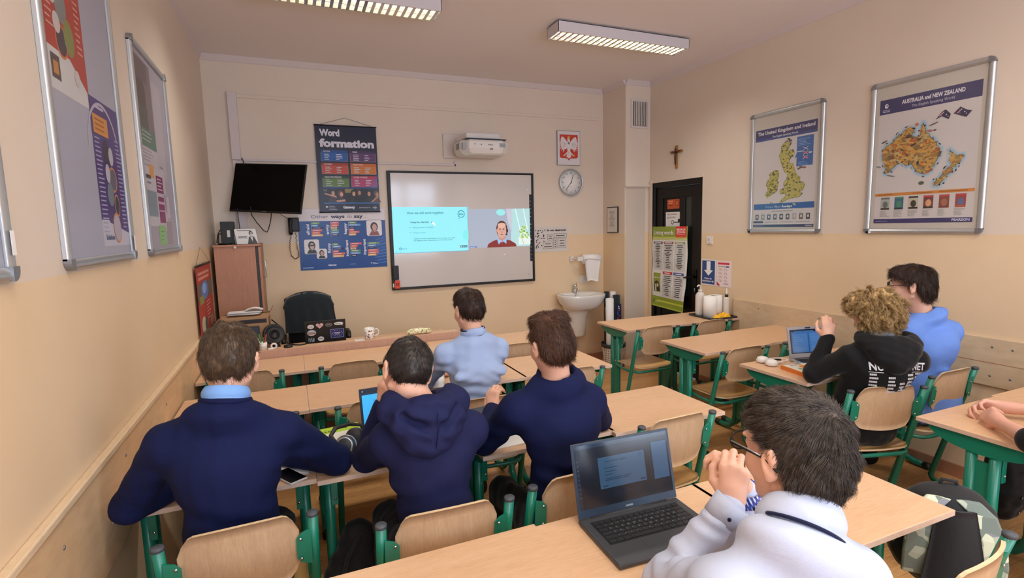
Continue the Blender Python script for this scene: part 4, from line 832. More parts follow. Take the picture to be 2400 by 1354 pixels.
# paper towel holder
t_ = thing('towel_holder', 'wall paper roll holder with hanging sheet above the sink', 'paper holder', (3.9, -.1, 1.28))
MB().box((3.755, -.035, 1.265), (3.80, -.0005, 1.325)).tube([(3.78, -.03, 1.297), (3.80, -.13, 1.297), (4.1, -.13, 1.297)], .010, 8).box((3.79, -.15, 1.272), (3.86, -.11, 1.322)).build('holder_arm', 'white_plastic', t_, bevel=.004)
RR = frame_R((0, 1, 0), (1, 0, 0)); MB().lathe([(.02, 0), (.056, 0), (.056, .235), (.02, .235)], (3.872, -.13, 1.29), 28, R=RR, sm=True).build('paper_roll', 'tissue', t_)
MB().grid(lambda u, v: (3.868+.03*v*v+u*(.22-.05*v), -.188+.03*v*u, 1.29-.265*v+.01*math.sin(u*5)), 6, 10, .002).build('hanging_sheet', 'tissue', t_)
t_ = thing('wall_hook', 'small white double hook on the wall under the paper roll', 'hook', (3.94, 0, 1.02)); MB().box((3.90, -.012, .995), (4.0, -.0005, 1.08)).tube([(3.93, -.01, 1.05), (3.93, -.04, 1.02), (3.93, -.05, 1.035)], .009, 8).tube([(3.97, -.01, 1.05), (3.97, -.04, 1.02), (3.97, -.05, 1.035)], .009, 8).build('hook_body', 'white_plastic', t_, bevel=.004)
# wash basin
t_ = thing('wash_basin', 'white ceramic wash basin with half pedestal on the front wall', 'sink', (3.8, 0, .4))
bx0, bx1, bz = 3.50, 4.08, .885; cx = (bx0+bx1)/2
def rim(a, s_=1., zz=bz, sh=0):
    x = math.cos(a); y = math.sin(a); e = 2.6
    rx = .29*s_; ry = .215*s_
    px = cx+rx*math.copysign(abs(x)**(2/e), x); py = -.22-ry*math.copysign(abs(y)**(2/e), y)
    return (px, min(py+sh, -.002), zz)
rings = [(.55, .70, 0), (.75, .735, 0), (.90, .785, 0), (.985, .85, 0), (1., .878, 0), (.985, bz, 0), (.90, bz+.002, 0), (.82, bz-.012, -.01), (.74, bz-.05, -.015), (.58, bz-.10, -.015), (.35, bz-.125, -.01), (.06, bz-.13, -.0)]
n = 40; mb = MB(); vs = []; fs = []
for s_, zz, sh in rings:
    for j in range(n): vs.append(rim(2*math.pi*j/n, s_, zz, sh))
for i in range(len(rings)-1):
    for j in range(n): fs.append((i*n+j, i*n+(j+1) % n, (i+1)*n+(j+1) % n, (i+1)*n+j))
fs += [tuple(range(n-1, -1, -1)), tuple((len(rings)-1)*n+j for j in range(n))]
mb.add(vs, fs, 0, True); o = mb.build('basin_bowl', 'ceramic', t_); fixn(o.data)
mb = MB(); vs = []; fs = []; pr_ = [(.42, .12), (.62, .14), (.68, .16), (.715, .2)]
prof = [(.095, .36), (.105, .38), (.115, .5), (.13, .62), (.17, .70), (.19, .73)]
for r_, zz in prof:
    for j in range(n): a = 2*math.pi*j/n; vs.append((cx+.0+r_*math.cos(a), min(-.002, -.11+r_*.95*math.sin(a)), zz))
for i in range(len(prof)-1):
    for j in range(n): fs.append((i*n+j, i*n+(j+1) % n, (i+1)*n+(j+1) % n, (i+1)*n+j))
fs.append(tuple(range(n-1, -1, -1))); mb.add(vs, fs, 0, True); o = mb.build('half_pedestal', 'ceramic', t_); fixn(o.data)
mb = MB(); fx = 3.80; mb.lathe([(.026, 0), (.026, .008), (.021, .012), (.021, .07), (.024, .08), (.022, .095), (0, .1)], (fx, -.06, bz), 20).tube([(fx, -.06, bz+.06), (fx, -.10, bz+.055), (fx, -.15, bz+.035)], [.014, .012, .011], 10).tube([(fx, -.06, bz+.09), (fx-.005, -.09, bz+.112), (fx-.01, -.12, bz+.125)], [.010, .008, .006], 8).build('faucet', 'chrome', t_)
MB().lathe([(.02, 0), (.02, .003), (.006, .004), (0, .003)], (cx, -.22, bz-.128), 16).lathe([(.007, 0), (.007, .004), (0, .004)], (cx, -.085, bz-.04), 12, R=frame_R((1, 0, 0), (0, -1, 0))).build('drain', 'alu_dark', t_)
t_ = thing('paper_pad', 'folded white paper lying on the left rim of the basin', 'paper', (3.6, -.2, bz)); MB().box((3.545, -.24, bz+.002), (3.70, -.12, bz+.014)).build('pad_sheets', 'paper', t_, bevel=.003)
# cabinet in the front left corner
t_ = thing('cabinet', 'tall wooden cabinet in the front left corner', 'cabinet', (.22, -.28, 0))
MB().box((.035, -.5, .02), (.355, -.03, 1.60)).box((.03, -.515, 1.582), (.40, -.02, 1.60)).build('cabinet_body', 'cabinet_veneer', t_, bevel=.002)
MB().box((.378, -.50, .85), (.398, -.03, 1.578)).box((.378, -.50, .05), (.398, -.03, .845)).build('cabinet_door', 'cabinet_veneer', t_, bevel=.002)
MB().box((.356, -.49, .04), (.377, -.035, 1.58)).build('door_gap', 'dark_grey', t_)
MB().tube([(.40, -.42, 1.44), (.425, -.42, 1.44), (.425, -.42, 1.30), (.40, -.42, 1.30)], .006, 8).build('door_handle', 'alu', t_)
MB().lathe([(.012, 0), (.010, .006), (0, .007)], (.2, -.516, 1.575), 14, R=frame_R((1, 0, 0), (0, -1, 0))).build('round_knob', 'offwhite', t_)
t_ = thing('black_box', 'black electronic box with cables on the cabinet, left end', 'electronics', (.11, -.3, 1.60))
MB().box((.085, -.36, 1.60), (.19, -.22, 1.80)).build('box_body', 'black_plastic', t_, bevel=.004); MB().box((.135, -.362, 1.665), (.158, -.3605, 1.725)).build('white_sticker', 'offwhite', t_)
MB().tube([(.09, -.3, 1.70), (.06, -.33, 1.69), (.05, -.36, 1.62), (.07, -.38, 1.61), (.12, -.4, 1.608), (.17, -.39, 1.61)], .005, 6).tube([(.08, -.25, 1.74), (.055, -.25, 1.70), (.055, -.28, 1.61)], .004, 6).build('box_cable', 'cable', t_)
t_ = thing('tent_card', 'white folded card with a man\'s portrait leaning on the cabinet top', 'card', (.29, -.43, 1.60))
a = np.array((.215, -.455, 1.602)); V_ = nrm((-.14, .22, 1)); p = Pr(a, (1, -.02, -.0), V_); p.sheet(.168, .135, 'd8d8d8', .001); p.greek(.02, .118, .12, 1, .01, .006, '5a5a5a'); p.greek(.02, .06, .08, 1, .01, .007, '2a2a2a'); p.line([(.01, .05), (.1, .05)], .002, '2a2a2a')
p.ell(.125, .095, .016, .022, '3a3a3c', 2); p.ell(.127, .09, .011, .016, 'c8c8c8', 3); p.poly([(.085, .0), (.165, .0), (.145, .065), (.105, .065)], '4a4a4c', 2); p.poly([(.115, .06), (.135, .06), (.128, .02)], 'd8d8d8', 3); p.rect(.118, .092, .02, .004, '1a1a1a', 4); p.done('card_front', t_)
q = a+np.array(V_)*.135; MB().add([q, q+np.array((.168, -.003, 0)), (.383-.03, -.33, 1.602), (.185, -.33, 1.602)], [(0, 1, 2, 3)]).build('card_back', 'paper', t_).modifiers.new('s', 'SOLIDIFY').thickness = .001
# bin with rolled charts beside the chimney breast
t_ = thing('waste_basket', 'white perforated plastic basket on the floor beside the sink', 'basket', (4.11, -.42, 0))
C_ = (4.11, -.42); n = 30; rows = 9; mb = MB(); hgt = .30
def bp_(j, z): r_ = .105+.035*z/hgt; a = 2*math.pi*j/n; return (C_[0]+r_*math.cos(a), C_[1]+r_*math.sin(a), z)
for i in range(rows):
    z0, z1 = .01+i*(hgt-.05)/rows, .01+(i+1)*(hgt-.05)/rows
    for j in range(n):
        a_, b_, c_, d_ = bp_(j, z0), bp_(j+1, z0), bp_(j+1, z1), bp_(j, z1); m_ = [np.array(q) for q in (a_, b_, c_, d_)]; ct = sum(m_)/4
        inn = [ct+(q-ct)*.62 for q in m_]; mb.add(m_+inn, [(0, 1, 5, 4), (1, 2, 6, 5), (2, 3, 7, 6), (3, 0, 4, 7)])
o = mb.build('basket_body', 'basket_white', t_); o.modifiers.new('s', 'SOLIDIFY').thickness = .003
MB().lathe([(.10, .0), (.108, .0), (.108, .012), (0, .012)], (C_[0], C_[1], 0), n).build('basket_base', 'basket_white', t_); MB().lathe([(.136, .255), (.145, .26), (.146, .30), (.138, .30), (.134, .26), (.136, .255)], (C_[0], C_[1], 0), n).build('basket_rim', 'dark_grey', t_)
def roll(lab, cx, cy, r_, z0, z1, lean, mat, name='rolled_chart'):
    o = thing(name, lab, 'paper roll', (cx, cy, z0)); mb = MB()
    a = np.array((cx, cy, z0)); b = np.array((cx+lean[0], cy+lean[1], z1)); mb.tube([a, a*.5+b*.5, b], r_, 20, caps=False)
    q = mb.build('roll_body', mat, o); q.modifiers.new('s', 'SOLIDIFY').thickness = .003; MB().tube([a+(b-a)*.01, a+(b-a)*.95], r_*.6, 14).build('roll_core', mat, o); return o
roll('thick white rolled chart standing in the basket, left of the others', 4.055, -.44, .043, .02, .84, (-.03, -.03), 'paper')
roll('thin cream rolled chart in the basket behind the white one', 4.10, -.37, .030, .02, .72, (-.02, .02), 'offwhite')
o = roll('navy rolled chart with a colourful print standing in the basket', 4.145, -.45, .040, .02, .87, (.0, .02), 'coat_cloth')
p = Pr((4.112, -.492, .34), (1, 0, 0), (0, .03, 1)); p.rect(0, 0, .066, .12, '2a50b0'); p.rect(.0, .13, .066, .3, '14204a', 1.2)
for j in range(12): p.rect(.006+rnd.uniform(0, .03), .15+j*.022, rnd.uniform(.01, .025), .014, rnd.choice(['b0303c', '8ab0e0', 'd8d8e4', '3a62b8']), 2)
p.done('roll_label', o)
roll('white tube with a cap poking up behind the navy roll', 4.165, -.36, .032, .02, .90, (-.01, .02), 'white_plastic')
roll('blue-grey rolled chart leaning at the back of the basket', 4.075, -.33, .030, .02, .90, (.02, .03), 'coat_cloth')
# ------------------------------------------------------------------ school desks
def rbox(mb, x0, y0, z0, x1, y1, z1, m=0): mb.box((x0, y0, z0), (x1, y1, z1), m)
def leg_mesh(x, depth):      # two parallel tubes that part into a front and a rear foot
    mb = MB()
    for s_ in (-1, 1):
        yc = s_*.034; ye = s_*(depth/2-.03)
        pts = [(x, yc, -.07)]; pts += [(x, yc, zz) for zz in (-.3, -.5)]
        return_z = None
    return mb
def make_desk(wd, z, near=False):
    """single desk, origin under the middle of the top at floor level"""
    D = .49; t = thing('school_desk', '-', 'desk')
    top = MB(); top.box((-wd/2, -D/2, z-.019), (wd/2, D/2, z)); top.build('desk_top', ['beech'], t, bevel=.0025)
    eb = MB(); eb.box((-wd/2-.0008, -D/2-.0012, z-.0185), (wd/2+.0008, -D/2+.001, z-.0008)).box((-wd/2-.0012, -D/2, z-.0185), (-wd/2+.001, D/2, z-.0008)).box((wd/2-.001, -D/2, z-.0185), (wd/2+.0012, D/2, z-.0008))
    eb.build('edge_band', 'edge_beech', t)
    for sx in (-1, 1):
        x = sx*(wd/2-.045)
        mb = MB()
        # lens-shaped bracket under the top
        poly = [(-.205, 0), (.205, 0)]+[(.205*math.cos(a), -.075*math.sin(a)) for a in [math.pi*k/14 for k in range(1, 14)]]
        mb.prism(poly, (x-sx*.004+(.03 if sx > 0 else -.03), 0, z-.019), (0, 1, 0), (0, 0, 1), .004)
        mb.box((min(x, x+sx*.03), -.2, z-.026), (max(x, x+sx*.03), .2, z-.019))
        zt = z-.03
        for s_ in (-1, 1):
            yc = s_*.042; pts = [(x, yc, zt), (x, yc, .35), (x, yc, .14), (x, yc+s_*.012, .075), (x, yc+s_*.05, .038), (x, yc+s_*.10, .026), (x, s_*.215, .024)]
            mb.tube(pts, .021, 12)
        mb.box((x-.007, -.024, .12), (x+.007, .024, zt-.1))
        o = mb.build('leg', 'green_steel', t); fixn(o.data)
        [MB().tube([(x, q*.195, .024), (x, q*.235, .024)], .0235, 12).build('foot_cap', 'black_plastic', o) for q in (-1, 1)]
        pl = MB(); fx = x-sx*.034
        pl.box((min(x-sx*.006, fx), -.068, z-.2), (max(x-sx*.006, fx), -.062, z-.03)); pl.build('side_plate', 'green_steel', o, bevel=.002)
        sc = MB()
        for zz in (z-.06, z-.17): sc.lathe([(.006, 0), (.006, .002), (0, .003)], (x-sx*.024, -.068, zz), 8, R=frame_R((1, 0, 0), (0, -1, 0)))
        sc.build('bracket_screw', 'screw', o)
    MB().box((-wd/2+.06, .1, z-.075), (wd/2-.06, .13, z-.045)).build('cross_beam', 'green_steel', t)
    return t
protoL = make_desk(.644, .76); protoR = make_desk(.638, .78)
desks = []
used = set()
def place_desk(proto, x0, yf, lab, group, rz=0):
    d = proto if proto.name not in used else copy_tree(proto); used.add(proto.name)
    d.location = (x0+.322, yf+.245, 0); d.rotation_euler = (0, 0, rz); d['label'] = lab; d['group'] = group; return d
GL, GR = 'desks of the rows by the left wall', 'desks of the column by the right wall'
xs = [.030, .678, 1.318, 1.944]
rown = ['front row', 'second row', 'third row', 'nearest row']
ys = [[-1.853, -1.853, -1.853, -1.853], [-2.712, -2.706, -2.688, -2.684], [-3.556, -3.582, -3.655, -3.687], [-4.675, -4.675, -4.690, -4.690]]
seat = [['under the left wall', 'left of the seated boy in pale blue', 'ahead of the boy in pale blue', 'at the aisle end'],
        ['against the left wall', 'with the dark open laptop beyond the hooded boy', 'where the boy in pale blue sits', 'at the aisle end'],
        ['where the leftmost boy in navy sits', 'with the green book and dark headphones', 'of the navy boy with tousled hair', 'empty, at the aisle end'],
        ['by the left wall', 'empty, at the bottom edge of the photo', 'carrying the big open laptop', 'with its corner jutting into the aisle']]
for r_ in range(4):
    for c_ in range(4): place_desk(protoL, xs[c_]+(0 if r_ < 3 else -.025), ys[r_][c_], 'desk in the %s, %s' % (rown[r_], seat[r_][c_]), GL)
place_desk(protoR, 3.285, -1.866, 'beech desk by the door, left one of its pair, with a free green leg', GR)
place_desk(protoR, 3.925, -1.878, 'beech desk by the door carrying the tray of bottles and rolls', GR)
place_desk(protoR, 3.285, -2.800, 'beech desk of the right column, second pair, standing at the aisle', GR)
place_desk(protoR, 3.925, -2.775, 'beech desk of the right column, second pair, against the right wall', GR)
place_desk(protoR, 3.285, -3.597, 'beech desk with white headphones, orange book and silver laptop', GR)
place_desk(protoR, 3.925, -3.597, 'beech desk by the right wall before the boy in the bright blue shirt', GR)
place_desk(protoR, 3.275, -4.655, 'beech desk at the right edge on which the clasped hands rest', GR)
place_desk(protoR, 3.915, -4.640, 'beech desk at the right edge by the wall, behind the clasped hands', GR)
# ------------------------------------------------------------------ school chairs
def make_chair(h=.80):
    t = thing('school_chair', '-', 'chair')      # origin on the floor under the seat; sitter faces +y
    hw = .19
    mb = MB()      # seat: slightly dished plywood with rounded corners and a rolled front
    def sf(u, v):
        x = (u-.5)*.385; y = (v-.5)*.385; e = abs(u-.5)*2; f = abs(v-.5)*2
        k = max(0, (e-.8)/.2); k2 = max(0, (f-.8)/.2)
        x *= 1-.10*k2*k2; y *= 1-.08*k*k
        return (x, y, .450+.010*e*e-.016*max(0, (v-.8)/.2)**2)
    mb.grid(sf, 14, 14, .010, 0, True, None, 1); mb.build('seat', ['ply_seat', 'ply_edge'], t)
    mb = MB(); zb0, zb1 = h-.205, h+.012      # backrest: curved ply panel between the posts
    yb = -.207
    def bf(u, v):
        a = (u-.5)*2; wv = hw-.026; x = a*wv
        arch = .018*(1-a*a); rr = max(0, (abs(a)-.72)/.28)
        top = zb1+arch-.060*rr**2.2; bot = zb0-.018*(1-a*a)+.045*rr**2.4
        z = bot+(top-bot)*v
        return (x, yb+.075*((h-z)/.2-.2)*.35-.034*(1-a*a)+.006, z)
    mb.grid(bf, 22, 8, .010, 0, True, None, 1); mb.build('backrest', ['plywood', 'ply_edge'], t)
    for sx in (-1, 1):
        x = sx*(hw+.020); mb = MB()
        top = np.array((x, yb-.012, h)); k = .255     # forward lean of the post
        P_ = lambda z: (x, top[1]+(h-z)*k, z)
        pts = [P_(h), P_(.6), P_(.4), P_(.2), P_(.09)]; e = P_(.09)
        pts += [(x, e[1]+.008, .055), (x, e[1]-.004, .03), (x, e[1]-.04, .0185), (x, -.10, .0175), (x, -.21, .0175)]
        mb.tube(pts, .0165, 12)
        o = mb.build('side_frame', 'green_steel', t); fixn(o.data)
        MB().lathe([(.0182, -.004), (.0182, .006), (.015, .009), (0, .009)], (x, top[1], h), 14).build('post_cap', 'grey_cap', o)
        MB().tube([(x, -.17, .0205), (x, -.225, .0205)], .0205, 12).build('foot_cap', 'black_plastic', o)
        # bracket plate gripping the backrest
        xi = sx*(hw-.036); ym = P_(h-.1)[1]
        pl = MB(); poly = [(0, 0), (.03, .012), (.045, .03), (.045, .10), (.03, .118), (0, .13)]
        U = (-sx, 0, 0); pl.prism(poly, (x-sx*.008, ym-.020+.006, h-.175), U, (0, -.10, 1), .004)
        q = pl.build('back_bracket', 'green_steel', o); fixn(q.data)
        sc = MB()
        for zz in (h-.145, h-.075): sc.lathe([(.005, 0), (.005, .003), (0, .004)], (x-sx*.040, ym-.024-(zz-h+.175)*.1+.006, zz), 8, R=frame_R((1, 0, 0), (0, -1, 0)))
        sc.build('bracket_screw', 'screw', o)
    z = .434; mb = MB(); e = hw+.02
    mb.tube([(-e, .0, z-.01), (-e+.012, .12, z), (-.15, .17, z), (.15, .17, z), (e-.012, .12, z), (e, .0, z-.01), (e, -.10, z-.012), (hw-.02, -.175, z-.01), (.12, -.19, z-.008), (-.12, -.19, z-.008), (-hw+.02, -.175, z-.01), (-e, -.10, z-.012)], .0115, 8, closed=True)
    mb.build('seat_frame', 'green_steel', t)
    return t
chair0 = make_chair()
GC = 'plywood school chairs with green tube frames'
def place_chair(x, y, lab, rz=0, z=0):
    """x, y = middle of the backrest top"""
    c = chair0 if chair0.name not in used else copy_tree(chair0); used.add(chair0.name)
    r_ = math.radians(rz); ox, oy = 0, .219; c.location = (x-(oy*math.sin(r_))*1, y+oy*math.cos(r_), z); c.rotation_euler = (0, 0, r_); c['label'] = lab; c['group'] = GC; return c
place_chair(.325, -1.95, 'empty plywood chair in the front row, nearest the left wall')
place_chair(.985, -2.00, 'empty plywood chair in the front row, second from the left wall')
place_chair(1.64, -2.02, 'plywood chair in the front row hidden beyond the boy in pale blue')
place_chair(2.17, -2.03, 'empty plywood chair in the front row, at the aisle end')
place_chair(.40, -2.86, 'empty plywood chair in the second row by the left wall')
place_chair(1.02, -2.87, 'empty plywood chair in the second row partly behind the open laptop', 2)
place_chair(1.55, -3.11, 'plywood chair on which the boy in the pale blue shirt sits', -3)
place_chair(2.21, -2.83, 'empty plywood chair in the second row at the aisle end')
place_chair(.44, -3.90, 'plywood chair on which the leftmost boy in navy sits', 2)
place_chair(1.05, -4.07, 'plywood chair on which the hooded boy in navy sits', -2)
place_chair(1.57, -4.04, 'plywood chair on which the navy boy with tousled hair sits', 2)
place_chair(2.235, -3.76, 'empty plywood chair behind the big laptop, at the aisle end of the third row', 2)
place_chair(1.49, -5.16, 'plywood chair on which the boy in the white shirt and glasses sits', -3)
place_chair(2.26, -4.90, 'plywood chair at the bottom right corner with the camouflage backpack beyond it', 8)
place_chair(3.51, -2.005, 'empty plywood chair by the door, the left one of its pair')
place_chair(4.11, -2.005, 'empty plywood chair by the door, before the tray desk')
place_chair(3.55, -2.91, 'empty plywood chair of the right column, second pair, at the aisle')
place_chair(4.16, -2.90, 'plywood chair of the right column, second pair, by the right wall')
place_chair(3.50, -3.90, 'turned plywood chair on which the curly-haired boy sits', -17)
place_chair(4.14, -3.872, 'plywood chair on which the boy in the bright blue shirt sits')
place_chair(3.62, -5.05, 'plywood chair of the person whose clasped hands show at the right edge')
# ------------------------------------------------------------------ teacher's desk and what stands on it
t_ = thing('teacher_desk', 'long wooden teacher\'s desk behind the front row of desks', 'desk', (1.0, -1.05, 0))
TZ = .735; LG = .815
MB().box((.03, -1.21, TZ-.022), (1.93, -.74, TZ)).build('desk_top', 'beech', t_, bevel=.002); MB().box((.03, -1.345, LG-.02), (1.93, -1.225, LG)).build('raised_ledge', 'beech', t_, bevel=.002)
MB().box((.04, -1.24, .12), (1.92, -1.226, LG-.02)).build('ledge_support', 'desk_veneer', t_)
MB().box((.04, -1.350, .12), (1.925, -1.332, LG+.004)).build('front_panel', 'desk_veneer', t_, bevel=.002)
for x in (.04, 1.905): MB().box((x, -1.33, 0), (x+.02, -.72, TZ-.022)).build('side_panel', 'desk_veneer', t_)
mb = MB(); 
for x in (1.22, 1.33): mb.lathe([(.004, 0), (.004, .001), (0, .001)], (x, -1.351, TZ-.035), 8, R=frame_R((1, 0, 0), (0, -1, 0)))
mb.build('screw_cover', 'brown_figure', t_)
# cardboard box with papers
t_ = thing('cardboard_box', 'open cardboard box with a dark printed stripe on the teacher\'s desk', 'box', (.27, -.86, TZ))
bx0, bx1, by0, by1, bz1 = .095, .445, -1.0, -.76, TZ+.295
mb = MB(); q = .004
mb.box((bx0, by0, TZ), (bx1, by0+q, bz1)).box((bx0, by1-q, TZ), (bx1, by1, bz1)).box((bx0, by0, TZ), (bx0+q, by1, bz1)).box((bx1-q, by0, TZ), (bx1, by1, bz1)).box((bx0, by0, TZ), (bx1, by1, TZ+q)); mb.build('box_body', 'cardboard', t_)
def flap(a, b, d): a, b, d = map(np.array, (a, b, d)); m_ = MB().add([a, b, b+d, a+d], [(0, 1, 2, 3)]).build('box_flap', 'cardboard', t_); m_.modifiers.new('s', 'SOLIDIFY').thickness = .004
flap((bx0, by0, bz1), (bx1, by0, bz1), (.0, .13, .012)); flap((bx0, by1, bz1), (bx1, by1, bz1), (0, -.1, .016)); flap((bx1, by0+.02, bz1), (bx1, by1-.01, bz1), (.03, .02, .055)); flap((bx0, by0+.01, bz1), (bx0, by1-.01, bz1), (-.04, .0, -.03))
p = Pr((bx0+.015, by0-.0006, TZ), (1, 0, 0), (0, 0, 1)); p.rect(0, .245, .315, .032, '2a2228'); p.rrect(.0, .252, .12, .026, 'b08a66', .006, 2); p.text('spacao', .004, .257, .015, '2a2026', .03, w_=.108); p.done('printed_stripe', t_)
t_ = thing('paper_stack', 'loose white papers lying on the cardboard box', 'paper', (.27, -.87, bz1+.014))
mb = MB()
for k in range(5):
    a = rnd.uniform(-.15, .15); R = np.array([[math.cos(a), -math.sin(a), 0], [math.sin(a), math.cos(a), 0], [0, 0, 1]]); mb.box((-.115, -.06, -.0012), (.115, .06, .0012), R=R, c=(.265+rnd.uniform(-.01, .01), -.905+rnd.uniform(-.012, .012), bz1+.020+k*.0045))
mb.build('paper_sheets', 'paper', t_); MB().grid(lambda u, v: (.27+u*.13, -.95+v*.1, bz1+.044+.018*math.sin(u*math.pi)), 8, 2, .0015).build('curled_sheet', 'paper', t_)
def monitor(lab, x0, x1, y, zt, face):
    t_ = thing('monitor', lab, 'monitor', ((x0+x1)/2, y, TZ))
    zb = TZ+.03; MB().box((x0, y-.012, zb), (x1, y+.012, zt)).build('monitor_case', 'dark_grey', t_, bevel=.004)
    MB().box((x0+.014, y-.0135, zb+.014), (x1-.014, y-.0125, zt-.012)).build('monitor_back', 'laptop_bezel', t_)
    MB().box(((x0+x1)/2-.02, y+.012, TZ+.01), ((x0+x1)/2+.02, y+.03, zb+.08)).box(((x0+x1)/2-.08, y-.03, TZ), ((x0+x1)/2+.08, y+.07, TZ+.01)).build('monitor_stand', 'dark_grey', t_, bevel=.003)
monitor('wide dark monitor on the teacher\'s desk behind the leftmost boy\'s head', .04, .378, -1.14, TZ+.245, 1)
t_ = thing('loudspeaker', 'round black loudspeaker on the teacher\'s desk beside the pen cup', 'loudspeaker', (.50, -1.12, TZ))
R = frame_R((1, .2, 0), (.3, -1, .25)); c = np.array((.475, -1.12, TZ+.165))
MB().lathe([(.05, -.05), (.075, -.03), (.082, -.01), (.082, .0), (.07, .012), (.066, .004), (.05, .012), (.046, .006), (.034, .022), (.03, .03), (.03, .014), (0, .014)], c, 32, R=R).build('speaker_body', 'black_plastic', t_)
MB().tube([(.475, -1.10, TZ+.11), (.48, -1.08, TZ)], [.025, .055], 16).build('speaker_foot', 'black_plastic', t_)
t_ = thing('cable_loop', 'black cable running from the box over the teacher\'s desk', 'cable', (.55, -1.0, TZ))
MB().tube([(.455, -.85, TZ+.24), (.5, -.88, TZ+.20), (.535, -.95, TZ+.13), (.55, -1.05, TZ+.09), (.57, -1.15, TZ+.088), (.62, -1.235, LG+.006), (.66, -1.26, LG+.006), (.70, -1.24, LG+.005), (.72, -1.19, TZ+.07), (.73, -1.16, TZ+.02)], .005, 8).build('cable_run', 'cable', t_)
t_ = thing('speaker', 'small black round speaker puck on the teacher\'s desk', 'speaker', (.58, -1.27, LG)); MB().lathe([(.032, 0), (.034, .008), (.030, .018), (0, .02)], (.575, -1.275, LG), 20).build('puck_body', 'black_plastic', t_)
t_ = thing('pen_cup', 'white cup of green and red pens on the teacher\'s desk', 'pen cup', (.395, -1.28, LG)); MB().lathe([(0, 0), (.026, 0), (.03, .06), (.028, .06), (.024, .004), (0, .004)], (.40, -1.285, LG), 20).build('cup_body', 'white_plastic', t_)
for k, (c, dx, dy) in enumerate((('2f8a3c', -.01, 0), ('c0392b', .012, .01), ('e8e8e4', -.015, -.01), ('2c6a34', .004, .008))):
    mb = MB(); a = np.array((.40+dx*.6, -1.285+dy*.6, LG+.01)); b = a+np.array((dx*1.6, dy, .115-.01*k)); mb.tube([a, b], .004, 8, col=rgb(c)); mb.build('pen', 'print', t_)
t_ = thing('tape_dispenser', 'white tape holder on the teacher\'s desk beside the pen cup', 'tape', (.45, -1.28, LG)); MB().lathe([(.012, -.01), (.024, -.01), (.024, .01), (.012, .01), (.012, -.01)], (.475, -1.295, LG+.025), 24, R=frame_R((1, 0, 0), (0, -1, 0))).box((.435, -1.31, LG), (.47, -1.28, LG+.012)).build('dispenser_body', 'white_plastic', t_, bevel=.003)
# black laptop with stickers, lid towards the class
t_ = thing('laptop', 'black open laptop covered in stickers on the teacher\'s desk', 'laptop', (.87, -1.1, TZ))
MB().box((.715, -1.14, TZ+.001), (1.015, -.93, TZ+.016)).build('laptop_base', 'black_plastic', t_, bevel=.004)
V_ = nrm((0, -.16, 1)); U_ = (1, 0, .0); O = np.array((.70, -1.135, TZ+.006)); Rm = np.array([nrm(U_), V_, np.cross(nrm(U_), V_)]).T
MB().box((0, 0, -.007), (.315, .245, 0), R=Rm, c=O).build('laptop_lid', 'black_plastic', t_, bevel=.003)
p = Pr(O+np.array(V_)*.05, U_, V_, .0004); 
p.ell(.048, .15, .025, .018, 'd8d4d8'); p.text('CSI', .048, .143, .012, '6a6a70', 0, 'c'); 
hp = [(.115+.0018*(16*math.sin(a)**3), .155+.0016*(13*math.cos(a)-5*math.cos(2*a)-2*math.cos(3*a)-math.cos(4*a))) for a in [2*math.pi*k/28 for k in range(28)]]
p.poly(hp[::-1], 'd8b8b8'); p.greek(.095, .16, .04, 2, .01, .004, 'a86a70'); p.ell(.185, .155, .026, .015, '8a8a80'); p.ell(.185, .155, .021, .011, '24242a', 2); p.rect(.172, .152, .026, .006, 'b0b0a8', 3)
p.ell(.262, .160, .036, .013, 'e0e0e0'); p.poly([(.285, .155), (.297, .140), (.272, .150)], 'e0e0e0'); p.greek(.238, .158, .048, 1, .01, .005, '6a9a5a')
p.ell(.052, .098, .034, .024, 'cfcfd6'); p.rect(.02, .097, .064, .012, '8aa0b8', 2); p.rect(.022, .086, .06, .010, 'b06a3c', 2.1); p.ell(.12, .042, .024, .019, 'd8d8da'); p.rect(.104, .04, .032, .008, '8a9a8a', 2)
p.rect(.025, .022, .045, .032, '8a9aa6'); p.line([(.03, .022), (.04, .054)], .006, '1c1c24'); p.line([(.045, .022), (.058, .054)], .006, '1c1c24')
p.rect(.197, .04, .102, .075, 'a0a8d0'); p.rect(.200, .043, .096, .069, '262c6e', 2)
for k in range(12): a = 2*math.pi*k/12; p.ell(.248+.038*math.cos(a), .078+.025*math.sin(a), .0035, .003, 'c8c8d8', 3, 5)
p.rect(.224, .078, .048, .007, 'c8c8dc', 3); p.rect(.230, .067, .036, .006, 'c8c8dc', 3); p.done('sticker_set', t_)
MB().box((.705, -1.125, TZ+.012), (.712, -1.12, TZ+.014)).build('laptop_hinge', 'dark_grey', t_)
t_ = thing('coffee_mug', 'white mug with brown pictures on the teacher\'s desk', 'mug', (1.19, -1.262, LG))
MB().lathe([(0, 0), (.036, 0), (.040, .012), (.041, .09), (.038, .09), (.037, .01), (0, .008)], (1.19, -1.262, LG), 28).build('mug_body', 'ceramic', t_)
MB().tube([(1.229, -1.262, LG+.072), (1.25, -1.262, LG+.078), (1.265, -1.262, LG+.06), (1.262, -1.262, LG+.035), (1.245, -1.262, LG+.022), (1.229, -1.262, LG+.024)], .005, 8).build('mug_handle', 'ceramic', t_)
mb = MB()
